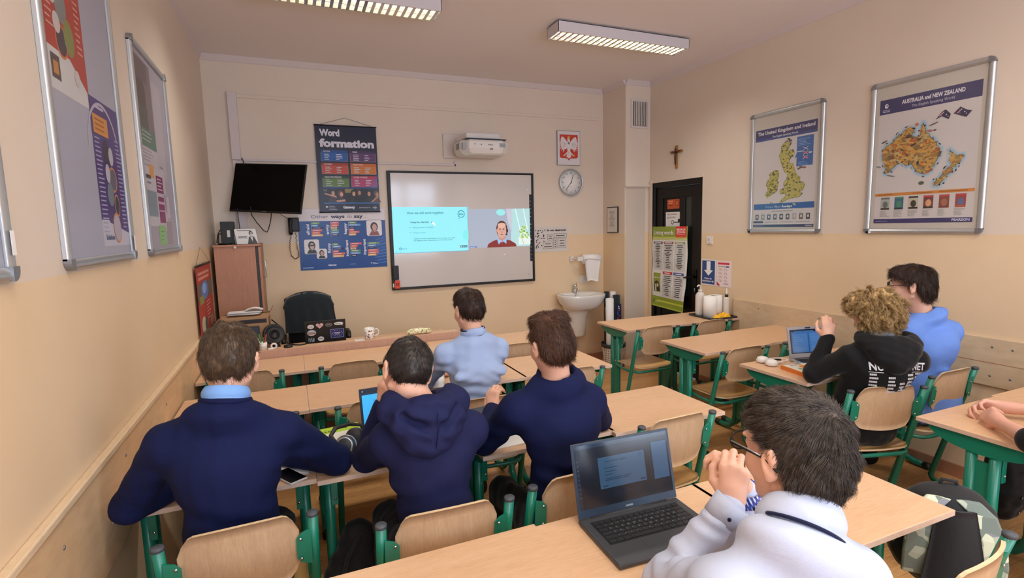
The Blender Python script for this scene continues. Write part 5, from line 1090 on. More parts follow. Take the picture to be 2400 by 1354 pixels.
for k in range(22):
    a = rnd.uniform(-2.8, -.3); z = rnd.uniform(.015, .08); r_ = .0413; ca, sa = math.cos(a), math.sin(a); u = np.array((-sa, ca, 0)); w_ = rnd.uniform(.003, .008); h = rnd.uniform(.003, .008); c = np.array((1.19+r_*ca, -1.262+r_*sa, LG+z)); cc = rgb(rnd.choice(['5a3424', '8a5a34', 'a8442c', '3a2a26', 'c07a4a']))
    mb.add([c+u*w_*math.cos(b)+np.array((0, 0, h*math.sin(b))) for b in [2*math.pi*q/8 for q in range(8)]], [tuple(range(8))], col=cc)
mb.build('mug_print', 'print', t_)
t_ = thing('coaster', 'thin white coaster beside the mug', 'coaster', (1.12, -1.25, LG)); MB().box((1.065, -1.335, LG), (1.145, -1.25, LG+.006)).build('coaster_plate', 'offwhite', t_, bevel=.002)
t_ = thing('pencil_case', 'green and cream patterned pouch lying on the teacher\'s desk', 'pouch', (1.6, -1.28, LG))
mb = MB(); mb.tube([(1.49, -1.285, LG+.018), (1.52, -1.285, LG+.026), (1.60, -1.28, LG+.028), (1.68, -1.28, LG+.024), (1.70, -1.28, LG+.016)], [.012, .024, .027, .022, .01], 14); mb.build('pouch_body', 'white_plastic', t_)
M['pouch'] = None
m, t, b = nt('pouch'); v = t.nodes.new('ShaderNodeTexVoronoi'); tcn = t.nodes.new('ShaderNodeTexCoord'); t.links.new(tcn.outputs['Object'], v.inputs['Vector']); v.inputs['Scale'].default_value = 55
t.links.new(ramp(t, v.outputs['Distance'], [(.2, rgb(96, 120, 44)), (.4, rgb(206, 200, 130)), (.6, rgb(230, 225, 200))]), b.inputs['Base Color'])
bpy.data.objects['pouch_body'].data.materials[0] = m
# office chair with a garment over its back
t_ = thing('office_chair', 'black swivel chair behind the teacher\'s desk under a dark garment', 'office chair', (.77, -.55, 0))
MB().lathe([(.0, .40), (.2, .40), (.235, .43), (.24, .46), (.2, .49), (0, .485)], (.80, -.50, 0), 28, sy=.95).build('chair_seat', 'black_plastic', t_)
def cb(u, v):
    a = (u-.5)*2; z = .60+v*.50; wd = .17*(1-.25*max(0, v-.75)/.25)
    return (.755+a*wd, -.28-.03*(1-a*a)-.05*v+.0, z+(-.05*abs(a)**3 if v > .9 else 0))
MB().grid(cb, 14, 12, .05).build('chair_back', 'black_plastic', t_)
MB().tube([(.78, -.50, .08), (.78, -.50, .42)], .025, 12).tube([(.78, -.48, .42), (.78, -.30, .45), (.77, -.25, .62)], .02, 8).build('gas_column', 'dark_grey', t_)
for k in range(5):
    a = 2*math.pi*k/5+.3; q = MB().tube([(.78, -.50, .10), (.78+.27*math.cos(a), -.50+.27*math.sin(a), .065)], [.022, .015], 10).build('base_leg', 'black_plastic', t_)
    MB().lathe([(.0, -.02), (.024, -.018), (.024, .018), (0, .02)], (.78+.27*math.cos(a), -.50+.27*math.sin(a), .026), 14, R=frame_R((0, 0, 1), (math.cos(a+1.57), math.sin(a+1.57), 0))).build('caster', 'black_plastic', q)
for x_ in (.53, 1.08):
    MB().tube([(.80+(x_-.80)*.7, -.5, .43), (x_, -.5, .47), (x_+.01, -.52, .62), (x_, -.45, .70)], .014, 10).tube([(x_, -.70, .735), (x_+.005, -.62, .762), (x_+.005, -.5, .765), (x_, -.34, .74), (x_, -.42, .70), (x_+.01, -.5, .66)], [.018, .022, .022, .02, .012, .01], 10).build('armrest', 'black_plastic', t_)
t_ = thing('draped_garment', 'dark teal-black garment draped over the back of the swivel chair', 'jacket', (.755, -.3, .9))
def gm_(u, v):
    a = (u-.5)*2; wd = .205+.02*(1-v)
    z = .77+v*.37-.065*abs(a)**2.2*(v**2)-(.06*max(0, (abs(a)-.86)/.14) if v > .8 else 0)
    return (.762+a*wd+.012*(1-v), -.385-.045*(1-a*a)-.03*v+.008*math.sin(a*14+v*3)*(1-v)+.05*(v > .96)*1, z)
MB().grid(gm_, 36, 26, .018).build('garment_front', 'coat_cloth', t_)
def gb_(u, v):
    a = (u-.5)*2; wd = .205; z = .80+v*.34-.065*abs(a)**2.2*(v**2); return (.762+a*wd, -.255-.03*v-.045*(1-a*a), z)
MB().grid(gb_, 24, 12, .015).build('garment_rear', 'coat_cloth', t_)
# ------------------------------------------------------------------ tray desk
TR = .78
t_ = thing('serving_tray', 'grey plastic tray on the desk by the door', 'tray', (4.41, -1.70, TR))
tr = MB(); a = math.radians(-3); R = np.array([[math.cos(a), -math.sin(a), 0], [math.sin(a), math.cos(a), 0], [0, 0, 1]]); C_ = (4.40, -1.70, TR)
tr.box((-.15, -.165, 0.001), (.155, .165, .005), R=R, c=C_)
for (q0, q1) in (((-.15, -.165, .004), (-.143, .165, .018)), ((.148, -.165, .004), (.155, .165, .018)), ((-.143, -.165, .004), (.148, -.158, .018)), ((-.143, .158, .004), (.148, .165, .018))): tr.box(q0, q1, R=R, c=C_)
tr.build('tray_body', 'dark_grey', t_, bevel=.002)
def paper_roll(lab, x, y, r_, h):
    t_ = thing('paper_towel_roll', lab, 'paper towel', (x, y, TR+.005), 'paper towel rolls on the tray'); MB().lathe([(.02, .0), (r_, .0), (r_+.001, h*.5), (r_, h), (.02, h), (.02, .0)], (x, y, TR+.0052), 32).build('towel_layers', 'tissue', t_)
paper_roll('thick white paper towel roll on the tray, nearest the soap pump', 4.34, -1.73, .062, .205); paper_roll('thick white paper towel roll on the tray, nearest the thin bottle', 4.435, -1.70, .062, .205)
t_ = thing('soap_pump', 'milky pump bottle behind the left paper roll on the tray', 'bottle', (4.33, -1.60, TR+.005))
MB().lathe([(0, 0), (.042, 0), (.045, .02), (.045, .2), (.03, .225), (.018, .235), (.018, .25), (0, .25)], (4.335, -1.60, TR+.0052), 24).build('bottle_body', 'offwhite', t_); MB().lathe([(.02, .235), (.02, .255), (.008, .258), (.006, .30), (0, .30)], (4.335, -1.60, TR+.0052), 16).tube([(4.335, -1.60, TR+.30), (4.30, -1.61, TR+.306), (4.28, -1.615, TR+.295)], [.009, .008, .005], 8).build('pump_head', 'white_plastic', t_)
t_ = thing('spray_bottle', 'slim clear bottle with black collar and white nozzle on the tray', 'bottle', (4.515, -1.75, TR+.005))
MB().lathe([(0, 0), (.028, 0), (.029, .02), (.029, .17), (.022, .185), (.014, .19), (0, .19)], (4.50, -1.775, TR+.0052), 20).build('bottle_body', 'offwhite', t_); MB().lathe([(.015, .188), (.016, .215), (0, .215)], (4.50, -1.775, TR+.0052), 16).build('bottle_collar', 'black_plastic', t_); MB().lathe([(.012, .215), (.011, .235), (.006, .25), (.004, .275), (0, .275)], (4.50, -1.775, TR+.0052), 14).build('nozzle', 'white_plastic', t_)
t_ = thing('yellow_sponge_cloth', 'crumpled yellow cloth on the tray before the paper rolls', 'cloth', (4.40, -1.83, TR+.005))
def yc(u, v): a = (u-.5)*2; b_ = (v-.5)*2; r_ = max(abs(a), abs(b_)); return (4.405+a*.085, -1.825+b_*.035, TR+.007+.034*(1-r_**3)*(1+.3*math.sin(a*7+b_*3)+.25*math.cos(b_*6-a*4)))
MB().grid(yc, 26, 16, .004).build('cloth_folds', 'yellow_cloth', t_)
# ------------------------------------------------------------------ items on the curly-haired boy's desk
RZ = .78
def laptop(lab, hx, hy, rz, z, wd, dp, scr, lean, base, bez, keyc, kind):
    t_ = thing('laptop', lab, 'laptop', (hx, hy, z), rz=rz)
    # local frame: hinge along x at y=0, keyboard towards -y, built around the origin
    def B(mb, name, mat, bevel=0, par=t_, seg=2): o = mb.build(name, mat, par, world=False, bevel=bevel, seg=seg); return o
    B(MB().box((-wd/2, -dp, .003), (wd/2, .008, .017)), 'laptop_base', base, .005, seg=3)
    kb = MB(); rows = 6; kw = wd*.84; kx0 = -kw/2; ky0 = -dp*.10; kh = dp*.50/rows
    B(MB().box((kx0-.004, ky0-kh*rows-.004, .0165), (kx0+kw+.004, ky0+.003, .0174)), 'keyboard_well', 'laptop_key')
    for r_ in range(rows):
        x = kx0; n = 15 if r_ < 5 else 9
        ws = [1]*15 if r_ == 0 else ([1]*13+[2] if r_ == 1 else [1.5]+[1]*12+[1.5] if r_ == 2 else [1.8]+[1]*11+[2.2] if r_ == 3 else [2.3]+[1]*10+[2.7] if r_ == 4 else [1.2, 1.2, 1.2, 5.4, 1.2, 1.2, 1.2, 1.2, 1.2])
        tot = sum(ws)
        for w_ in ws:
            ww = w_*kw/tot; g = .0022; hh = kh if r_ else kh*.8
            kb.box((x+g/2, ky0-(r_+1)*kh+g/2, .0174), (x+ww-g/2, ky0-r_*kh-g/2-(0 if r_ else kh*.2), .0192)); x += ww
    ko = B(kb, 'keyboard_keys', keyc)
    lg = Pr((0, 0, .0193), (1, 0, 0), (0, 1, 0), .0001)
    rr = random.Random(3)
    for r_ in range(1, 5):
        for k in range(12):
            xx = kx0+kw*(.1+.068*k)+r_*.004; yy = ky0-(r_+.62)*kh; lg.text('QWERTYUIOPAS1234567890ZXCVBNMFGHJKL'[(r_*12+k) % 34], xx, yy, .0052, 'b8bcc0', 0, 'c', l=.3)
    if kind == 'near': o = lg.build('key_legend', 'print', t_, world=False)
    B(MB().box((-wd*.17, -dp+.012, .0168), (wd*.17, -dp*.64, .0174)), 'touchpad', keyc if kind != 'near' else 'laptop_grey', .001)
    V_ = np.array((0, math.sin(lean), math.cos(lean))); Rm = np.array([(1, 0, 0), V_, np.cross((1, 0, 0), V_)]).T; O = np.array((0, .002, .018))
    B(MB().box((-wd/2, 0, -.0065), (wd/2, scr, -.0008), R=Rm, c=O), 'laptop_lid', base, .003)
    B(MB().box((-wd/2+.002, .002, -.001), (wd/2-.002, scr-.002, .0003), R=Rm, c=O), 'screen_bezel', bez)
    B(MB().tube([(-wd*.38, .002, .015), (wd*.38, .002, .015)], .006, 10), 'laptop_hinge', keyc)
    p = Pr(O+Rm@np.array((-wd/2, 0, 0)), (1, 0, 0), V_, .0003); sw, sh = wd, scr
    return t_, p, sw, sh
# near big laptop
t_, p, sw, sh = laptop('big dark grey open laptop with a dim screen on the near desk', 1.607, -4.268, math.radians(-2.5), .76, .372, .236, .232, math.radians(14), 'laptop_grey', 'laptop_bezel', 'laptop_key', 'near')
x0, y0, a, b = .010, .026, sw-.02, sh-.034
p.rect(x0, y0, a, b, '0e1622', 1.2); p.rect(x0, y0+b-.012, a, .012, '1c2c40', 2); p.rect(x0, y0, .012, b-.012, '182232', 2)
p.poly([(x0+.08, y0+.052), (x0+.255, y0+.052), (x0+.255, y0+.15), (x0+.08, y0+.15)], '2c4a66', 2.4)
p.text('How we will work together', x0+.105, y0+.133, .005, '142a44', .01, w_=.08, l=3.4)
for k, (yy, ww) in enumerate(((.113, .05), (.102, .045), (.092, .03), (.08, .1), (.075, .09))): p.rect(x0+.10, y0+yy, ww, .0026, '1a3450', 3.4)
p.ring(x0+.24, y0+.137, .006, .0015, '18365a', 3.4); p.rect(x0+.088, y0+.058, .02, .0035, '1a3450', 3.4); p.rect(x0+.232, y0+.058, .018, .0035, '16223a', 3.4)
p.rect(x0+.285, y0+.048, .06, .12, '274868', 2.4); p.rect(x0+.12, y0+.025, .10, .012, '131c2c', 2)
for k in range(9): p.ell(x0+.006, y0+.15-k*.014, .0015, .0015, '5a7288', 3, 6); p.ell(x0+.275, y0+.15-k*.012, .001, .001, '4a6a80', 3, 6)
p.text('HUAWEI', sw/2, .009, .006, 'a8b4c0', .02, 'c', l=2, w_=.026); o = p.build('screen_picture', 'screen_dim', t_, world=False)
# silver laptop on the boy's desk
t_, p, sw, sh = laptop('silver laptop showing two open pages before the curly-haired boy', 3.755, -3.255, math.radians(-14), RZ, .30, .21, .205, math.radians(12), 'laptop_silver', 'laptop_silver', 'laptop_key', 'far')
p.rect(.016, .03, sw-.032, sh-.048, '141c34', 1.2); p.rect(.026, .036, sw-.052, sh-.07, '3a6cae', 2); p.rect(.034, .042, .108, sh-.088, '4a7cba', 3); p.rect(.158, .042, .108, sh-.088, '4a7cba', 3); p.rect(.05, sh-.035, .14, .008, '3a6a9a', 2.5)
p.rect(.148, .036, .003, sh-.075, '20406a', 4); p.greek(.045, sh-.07, .08, 3, .012, .002, '6a98cc', 4); p.greek(.045, .07, .08, 3, .01, .002, '6a98cc', 4); p.greek(.17, sh-.07, .08, 3, .012, .002, '6a98cc', 4); p.greek(.17, .07, .08, 3, .01, .002, '6a98cc', 4)
p.build('screen_picture', 'screen_dim', t_, world=False); p2 = Pr(p.O, p.U, p.Vv, .0004); p2.rect(sw/2-.02, sh-.014, .04, .009, '16161a', 1); p2.build('webcam', 'print', t_, world=False)
def phones(lab, c, rz, s_, mats, gap=.085, z=RZ, band='side'):
    t_ = thing('headphones', lab, 'headphones', (c[0], c[1], z), rz=rz)
    for sx in (-1, 1):
        x = sx*gap/2*s_
        q = MB().lathe([(0, .004), (.026*s_, .002), (.033*s_, .008), (.034*s_, .022), (.030*s_, .034), (.018*s_, .040), (0, .041)], (x, 0, 0), 28, sy=1.08).build('ear_cup', mats[0], t_, world=False)
        MB().lathe([(.034*s_, .006), (.036*s_, .010), (.036*s_, .018), (.034*s_, .022), (.034*s_, .006)], (x, 0, 0), 28, sy=1.08).build('ear_cushion', mats[1], q, world=False)
    n = 14; pts = [(gap/2*s_*1.18*math.cos(math.pi*k/n), .01+.155*s_*math.sin(math.pi*k/n)*.9, .022) for k in range(n+1)]
    MB().tube(pts, .007*s_, 10, flat=.5).build('headband', mats[2], t_, world=False)
    return t_
phones('white over-ear headphones lying on the curly-haired boy\'s desk', (3.43, -3.195), math.radians(-100), 1.0, ('white_plastic', 'offwhite', 'offwhite'))
t_ = thing('paperback', 'orange-spined book with a green and white cover on the boy\'s desk', 'book', (3.49, -3.47, RZ), rz=math.radians(-10))
MB().box((-.10, -.135, .001), (.10, .135, .020)).build('page_block', 'paper', t_, world=False); MB().box((-.104, -.139, .0), (.104, .139, .0015)).box((-.104, -.139, .020), (.104, .139, .022)).box((-.105, -.139, 0), (-.102, .139, .022)).build('book_cover', 'yellow_cloth', t_, world=False)
p = Pr((-.104, -.139, .0224), (1, 0, 0), (0, 1, 0), .0003); p.rect(0, 0, .208, .278, 'e0e0d4'); p.rect(0, 0, .012, .278, 'e8823a', 2); p.ell(.13, .21, .05, .036, 'e89a3a', 2); p.ell(.13, .21, .03, .02, 'd8603a', 3)
for k in range(16): x, y = rnd.uniform(.03, .19), rnd.uniform(.02, .25); p.poly([(x, y), (x+.035, y+.01), (x+.01, y+.035)], rnd.choice(['7aa860', 'a8c890', 'e8b05a', 'd8dcc8', '5a8a4a']), 2.2+rnd.random()*.4)
p.text('PROBLEM', .05, .25, .014, '8a5a2a', .02); p.build('cover_print', 'print', t_, world=False)
p = Pr((-.1055, .139, .0), (0, -1, 0), (0, 0, 1), .0003); p.rect(0, 0, .278, .022, 'e07a30'); p.build('spine_print', 'print', t_, world=False)
t_ = thing('exercise_book', 'thin grey folder under the orange book on the boy\'s desk', 'folder', (3.52, -3.51, RZ)); 
t_.location.z = RZ
MB().box((3.60, -3.56, RZ+.0005), (3.72, -3.33, RZ+.006)).build('folder_sheets', 'pinboard_grey', t_)
t_ = thing('coiled_cable', 'coiled pale cable behind the orange book on the boy\'s desk', 'cable', (3.60, -3.29, RZ))
pts = [(3.575+.045*math.cos(a)*(1+.15*math.sin(a*.4)), -3.31+.035*math.sin(a), RZ+.004+.0012*a/3) for a in [k*.45 for k in range(44)]]; MB().tube(pts, .0028, 6).tube([(3.49, -3.18, RZ+.02), (3.50, -3.23, RZ+.005), (3.54, -3.27, RZ+.005)], .003, 6).build('cable_coil', 'offwhite', t_)
t_ = thing('glasses_case', 'black pen and case beside the white headphones', 'case', (3.55, -3.16, RZ)); MB().tube([(3.49, -3.115, RZ+.012), (3.53, -3.15, RZ+.014), (3.565, -3.19, RZ+.010)], [.010, .012, .005], 12, flat=.8).build('case_body', 'black_plastic', t_)
# ------------------------------------------------------------------ items on the third row desks
LZ = .76
t_ = thing('exercise_book', 'lime green notebook with black lettering on the desk of the leftmost boy', 'notebook', (.79, -3.2, LZ), rz=math.radians(8))
MB().box((-.115, -.145, .001), (.115, .145, .010)).build('page_block', 'paper', t_, world=False)
p = Pr((-.117, -.147, .0106), (1, 0, 0), (0, 1, 0), .0003); p.rect(0, 0, .234, .294, 'e4e6dc'); p.rect(0, .215, .234, .079, 'a8cc30', 2); p.text('note', .02, .232, .028, '2c3a18', .01, w_=.085, l=3); p.text('4', .155, .245, .026, '20280f', .03, l=3); p.rect(0, .0, .234, .01, 'b8d45a', 2); p.build('cover_print', 'print', t_, world=False)
t_ = thing('headphones', 'dark over-ear headphones with metal cups on the green notebook', 'headphones', (.82, -3.36, LZ))
RR = frame_R((1, 0, 0), (-.35, -.85, .35)); c = np.array((.800, -3.405, LZ+.048))
q = MB().lathe([(0, .03), (.022, .029), (.038, .022), (.043, .010), (.042, -.006), (.034, -.02), (0, -.022)], c, 32, R=RR).build('ear_cup', 'dark_grey', t_)
MB().lathe([(.0435, .006), (.046, .002), (.0455, -.004), (.042, -.006), (.0435, .006)], c, 32, R=RR).lathe([(.030, .0265), (.034, .0285), (.038, .0235), (.030, .0265)], c, 32, R=RR).build('cup_ring', 'alu', q)
p = Pr(c+RR@np.array((-.006, -.008, .0305)), RR[:, 0], RR[:, 1], .0003); p.text('L', 0, 0, .014, 'c8c8c8', 0); p.done('cup_mark', q)
q = MB().lathe([(0, .02), (.03, .02), (.042, .010), (.042, -.01), (.034, -.02), (0, -.02)], c+np.array((.05, .11, -.012)), 28, R=RR).build('ear_cup', 'dark_grey', t_)
MB().tube([c+np.array(v) for v in ((-.03, .0, .01), (-.055, .05, .035), (-.03, .12, .04), (.03, .17, .03), (.08, .165, .02), (.09, .13, .0))], [.006, .009, .011, .011, .009, .006], 12, flat=.7).build('headband', 'black_plastic', t_)
t_ = thing('smartphone', 'white phone lying on the desk edge under the leftmost boy\'s arm', 'phone', (.58, -3.5, LZ), rz=math.radians(30)); MB().box((-.035, -.07, .001), (.035, .07, .009)).build('phone_body', 'offwhite', t_, world=False, bevel=.004, seg=3); MB().box((-.032, -.066, .009), (.032, .066, .0095)).build('phone_screen', 'black_gloss', t_, world=False)
t_ = thing('paper_sheet', 'white sheet with a black ring mark under the leftmost boy\'s arm', 'paper', (.62, -3.35, LZ)); MB().box((.49, -3.50, LZ+.0003), (.65, -3.30, LZ+.0012)).build('sheet', 'paper', t_)
# laptop of the hooded boy: mostly hidden, lid with lit screen
t_, p, sw, sh = laptop('dark laptop with a bright blue screen before the hooded boy', 1.018, -3.37, math.radians(4), LZ, .285, .20, .245, math.radians(12), 'dark_grey', 'laptop_bezel', 'laptop_key', 'far')
p.rect(.010, .018, sw-.02, sh-.046, '40a8e8', 1.2); p.text('How we will work together', .06, sh-.06, .008, '12364e', .01, w_=.14, l=2); p.greek(.06, sh-.09, .12, 5, .02, .005, '1c5a80'); p.rect(.0, sh-.02, sw, .018, '262c38', 1.4); p.ell(.014, sh-.012, .003, .003, '8a94a8', 2, 8); p.build('screen_picture', 'screen', t_, world=False)
# laptop and papers of the navy boy with tousled hair
t_ = thing('tablet', 'grey tablet seen past the shoulder of the navy boy with tousled hair', 'tablet', (1.46, -3.28, LZ)); Rm = frame_R((1, .1, 0), (0, -.22, .97)); MB().box((-.1, -.07, -.004), (.1, .07, .004), R=Rm, c=(1.42, -3.28, LZ+.030)).build('tablet_body', 'laptop_grey', t_, bevel=.003); MB().tube([(1.42, -3.23, LZ+.002), (1.42, -3.245, LZ+.035)], .004, 6).box((1.38, -3.26, LZ), (1.46, -3.20, LZ+.004)).build('tablet_leg', 'dark_grey', t_)
t_ = thing('paper_sheet', 'white papers under the elbow of the navy boy with tousled hair', 'paper', (1.40, -3.5, LZ)); MB().box((1.36, -3.61, LZ+.0005), (1.54, -3.36, LZ+.004)).build('sheet', 'paper', t_)
t_ = thing('paper_sheet', 'white sheet standing beside the boy in the pale blue shirt', 'paper', (1.31, -2.6, LZ)); MB().grid(lambda u, v: (1.335+.03*math.sin(v*2)+u*.09, -2.66+.13*v, LZ+.004+.06*math.sin(u*math.pi*.5)*v), 6, 8, .001).build('sheet', 'paper', t_)
t_ = thing('smartphone', 'black phone on the near desk under the checked cuff', 'phone', (1.905, -4.41, LZ), rz=math.radians(42)); MB().box((-.037, -.078, .001), (.037, .078, .010)).build('phone_body', 'black_plastic', t_, world=False, bevel=.004, seg=3); MB().box((-.034, -.075, .010), (.034, .075, .0105)).build('phone_screen', 'black_gloss', t_, world=False, bevel=.0)
# ================================================================== people
import openvdb as vdb
def rotz(a): c, s = math.cos(a), math.sin(a); return np.array([[c, -s, 0], [s, c, 0], [0, 0, 1.]])
def rotx(a): c, s = math.cos(a), math.sin(a); return np.array([[1., 0, 0], [0, c, -s], [0, s, c]])
def roty(a): c, s = math.cos(a), math.sin(a); return np.array([[c, 0, s], [0, 1., 0], [-s, 0, c]])
class S:
    """smooth union of rounded limbs and ellipsoids, polygonised into one continuous skin"""
    def __init__(s): s.p = []
    def rc(s, a, b, ra, rb, k=.02, sub=False, sq=None): s.p.append(('rc', np.array(a, float), np.array(b, float), ra, rb, k, sub, sq)); return s
    def chain(s, pts, rs, k=.02):
        for i in range(len(pts)-1): s.rc(pts[i], pts[i+1], rs[i], rs[i+1], k)
        return s
    def el(s, c, r, R=None, k=.02, sub=False): s.p.append(('el', np.array(c, float), np.array(r, float), np.eye(3) if R is None else np.array(R), k, sub)); return s
    def add(s, o): s.p += o.p; return s
    def mesh(s, name, mat, res=.006, disp=None, cut=None, smooth=0):
        lo = np.full(3, 1e9); hi = -lo
        bb = []
        for q in s.p:
            if q[0] == 'rc': r = max(q[3], q[4]); a, b = np.minimum(q[1], q[2])-r, np.maximum(q[1], q[2])+r; sub = q[6]
            else: r = max(q[2]); a, b = q[1]-r, q[1]+r; sub = q[5]
            bb.append((a, b))
            if not sub: lo = np.minimum(lo, a); hi = np.maximum(hi, b)
        lo -= .03; hi += .03
        n = np.ceil((hi-lo)/res).astype(int)+1
        D = np.full(n, .2, np.float32)
        ax = [lo[i]+res*np.arange(n[i], dtype=np.float32) for i in range(3)]
        for q, (a, b) in zip(s.p, bb):
            k = q[5] if q[0] == 'rc' else q[4]; mg = .035+k
            i0 = np.clip(((a-mg-lo)/res).astype(int), 0, n); i1 = np.clip(((b+mg-lo)/res).astype(int)+2, 0, n)
            if (i1 <= i0).any(): continue
            sl = tuple(slice(i0[i], i1[i]) for i in range(3))
            X = ax[0][sl[0]][:, None, None]; Y = ax[1][sl[1]][None, :, None]; Z = ax[2][sl[2]][None, None, :]
            if q[0] == 'rc':
                A, B, ra, rb = q[1], q[2], q[3], q[4]; d = B-A; L2 = max(1e-9, float(d@d))
                t_ = np.clip(((X-A[0])*d[0]+(Y-A[1])*d[1]+(Z-A[2])*d[2])/L2, 0, 1)
                px, py, pz = X-A[0]-t_*d[0], Y-A[1]-t_*d[1], Z-A[2]-t_*d[2]
                if q[7] is not None: e = q[7]; px, py, pz = px/e[0], py/e[1], pz/e[2]
                v = np.sqrt(px*px+py*py+pz*pz)-(ra+(rb-ra)*t_); sub = q[6]
                if q[7] is not None: v = v*min(q[7])
            else:
                c, r, R = q[1], q[2], q[3]; x, y, z = X-c[0], Y-c[1], Z-c[2]
                u = [(R[0, i]*x+R[1, i]*y+R[2, i]*z) for i in range(3)]
                k0 = np.sqrt(sum((u[i]/r[i])**2 for i in range(3))); k1 = np.sqrt(sum((u[i]/r[i]**2)**2 for i in range(3)))
                v = k0*(k0-1)/np.maximum(k1, 1e-6); sub = q[5]
            W_ = D[sl]
            if sub: h = np.clip(.5-.5*(W_+v)/k, 0, 1) if k > 0 else 0; D[sl] = W_*(1-h)+(-v)*h+k*h*(1-h)
            else: h = np.clip(.5+.5*(W_-v)/k, 0, 1); D[sl] = W_*(1-h)+v*h-k*h*(1-h)
        if disp is not None or cut is not None:
            m_ = np.abs(D) < .03; idx = np.argwhere(m_); P = lo+idx*res
            if disp is not None: D[m_] -= disp(P).astype(np.float32)
            if cut is not None: D = np.maximum(D, cut(ax[0][:, None, None], ax[1][None, :, None], ax[2][None, None, :])).astype(np.float32)
        g = vdb.FloatGrid(.2); g.copyFromArray(np.ascontiguousarray(D, dtype=np.float32)); pts, quads = g.convertToQuads(0.0)
        pts = np.array(pts)*res+lo; quads = np.array(quads)[:, ::-1]
        me = bpy.data.meshes.new(name); me.vertices.add(len(pts)); me.vertices.foreach_set('co', pts.astype(np.float32).ravel())
        me.loops.add(quads.size); me.loops.foreach_set('vertex_index', quads.ravel().astype(np.int32)); me.polygons.add(len(quads))
        me.polygons.foreach_set('loop_start', np.arange(0, quads.size, 4, dtype=np.int32)); me.polygons.foreach_set('use_smooth', np.ones(len(quads), bool)); me.update(calc_edges=True)
        # outward check
        c = pts.mean(0); q0 = pts[quads]; nn = np.cross(q0[:, 1]-q0[:, 0], q0[:, 2]-q0[:, 0]); vol = np.einsum('ij,ij->i', q0[:, 0]-c, nn).sum()
        if vol < 0: me.flip_normals()
        me.materials.append(M[mat]); return me
def sm_mod(o, it=4, f=.5):
    m_ = o.modifiers.new('smooth', 'SMOOTH'); m_.iterations = it; m_.factor = f; return o
def wob(seed, amp, freqs, dirs=None):
    R_ = np.random.RandomState(seed); W_ = [(R_.normal(size=3)*f if dirs is None else np.array(dirs)*f*R_.uniform(.8, 1.2)+R_.normal(size=3)*f*.25, R_.uniform(0, 6.3)) for f in freqs for _ in range(3)]
    def fn(P):
        v = 0
        for w_, ph in W_: v = v+np.sin(P@w_+ph)
        return amp*v/len(W_)**.5
    return fn
pbr('skin', (226, 176, 152), .48, sss=.12, var=(14, .05), bmp=(240, .12))
pbr('skin_pink', (216, 164, 144), .46, sss=.12, var=(14, .07), bmp=(220, .15))
pbr('eye_white', (232, 226, 220), .2); pbr('eye_iris', (60, 50, 44), .15)
def cloth(name, c, bs=420, st=.35, sheen=.12, var=.06, r_=.85):
    m, t, b = nt(name); b.inputs['Roughness'].default_value = r_; b.inputs['Specular IOR Level'].default_value = .25; col = rgb(c); v = noise(t, 5, 4, .6)
    hi = tuple(min(1, x*(1+var)) for x in col[:3])+(1,); lo = tuple(x*(1-var) for x in col[:3])+(1,)
    t.links.new(ramp(t, v, [(.3, lo), (.7, hi)]), b.inputs['Base Color']); b.inputs['Sheen Weight'].default_value = sheen; b.inputs['Sheen Roughness'].default_value = .45
    n1 = noise(t, bs, 2, .5); n2 = noise(t, 11, 3, .5, dist=1.2); ad = t.nodes.new('ShaderNodeMath'); ad.operation = 'MULTIPLY_ADD'; ad.inputs[1].default_value = .12; t.links.new(n1, ad.inputs[0]); t.links.new(n2, ad.inputs[2])
    bump(t, b, ad.outputs[0], st, .006)
cloth('navy_knit', (10, 20, 62), sheen=.0); cloth('navy_hoodie', (25, 29, 68), 300, sheen=.0); cloth('navy_rib', (10, 18, 60), sheen=0); cloth('pale_blue_shirt', (160, 180, 218), 500, .5, .0); cloth('white_shirt', (186, 193, 214), 500, .5, .0, r_=.7)
cloth('bright_blue_shirt', (104, 140, 216), 500, .45, .0); cloth('black_hoodie', (15, 15, 18), 300); cloth('blue_collar', (120, 164, 224), 500, .25, .05); cloth('trousers_dark', (24, 26, 36), 300); cloth('trousers_black', (17, 17, 20), 300)
cloth('grey_tee', (150, 152, 160), 400, .3); cloth('shoe_black', (18, 18, 20), 60, .2, 0, .05, .6); cloth('navy_trim', (16, 20, 52), 400, .2)
m, t, b = nt('check_cloth'); tcn = t.nodes.new('ShaderNodeTexCoord'); ws = []
for rt in ((.9, .2, .4), (-.2, .8, .5)):
    mp = t.nodes.new('ShaderNodeMapping'); mp.inputs['Rotation'].default_value = rt; t.links.new(tcn.outputs['Object'], mp.inputs[0]); wv = t.nodes.new('ShaderNodeTexWave'); wv.inputs['Scale'].default_value = 32; t.links.new(mp.outputs[0], wv.inputs[0]); ws.append(ramp(t, wv.outputs['Fac'], [(.42, rgb(228, 230, 240)), (.5, rgb(60, 84, 170))]))
t.links.new(mixrgb(t, 1, ws[0], ws[1], 'MULTIPLY'), b.inputs['Base Color'])
def hairmat(name, c, c2, rough=.45):
    m, t, b = nt(name); v = noise(t, 75, 3, .6); t.links.new(ramp(t, v, [(.32, rgb(c)), (.62, rgb(c2))]), b.inputs['Base Color']); b.inputs['Roughness'].default_value = rough; b.inputs['Specular IOR Level'].default_value = .45
    b.inputs['Anisotropic'].default_value = .5
hairmat('hair_brown', (66, 50, 38), (98, 76, 56)); hairmat('hair_dark', (30, 25, 24), (54, 45, 40)); hairmat('hair_chestnut', (62, 40, 30), (94, 62, 46)); hairmat('hair_blond', (132, 104, 66), (196, 162, 110)); hairmat('hair_darkbrown', (42, 28, 22), (66, 44, 34)); hairmat('hair_ash', (48, 41, 38), (88, 77, 69))

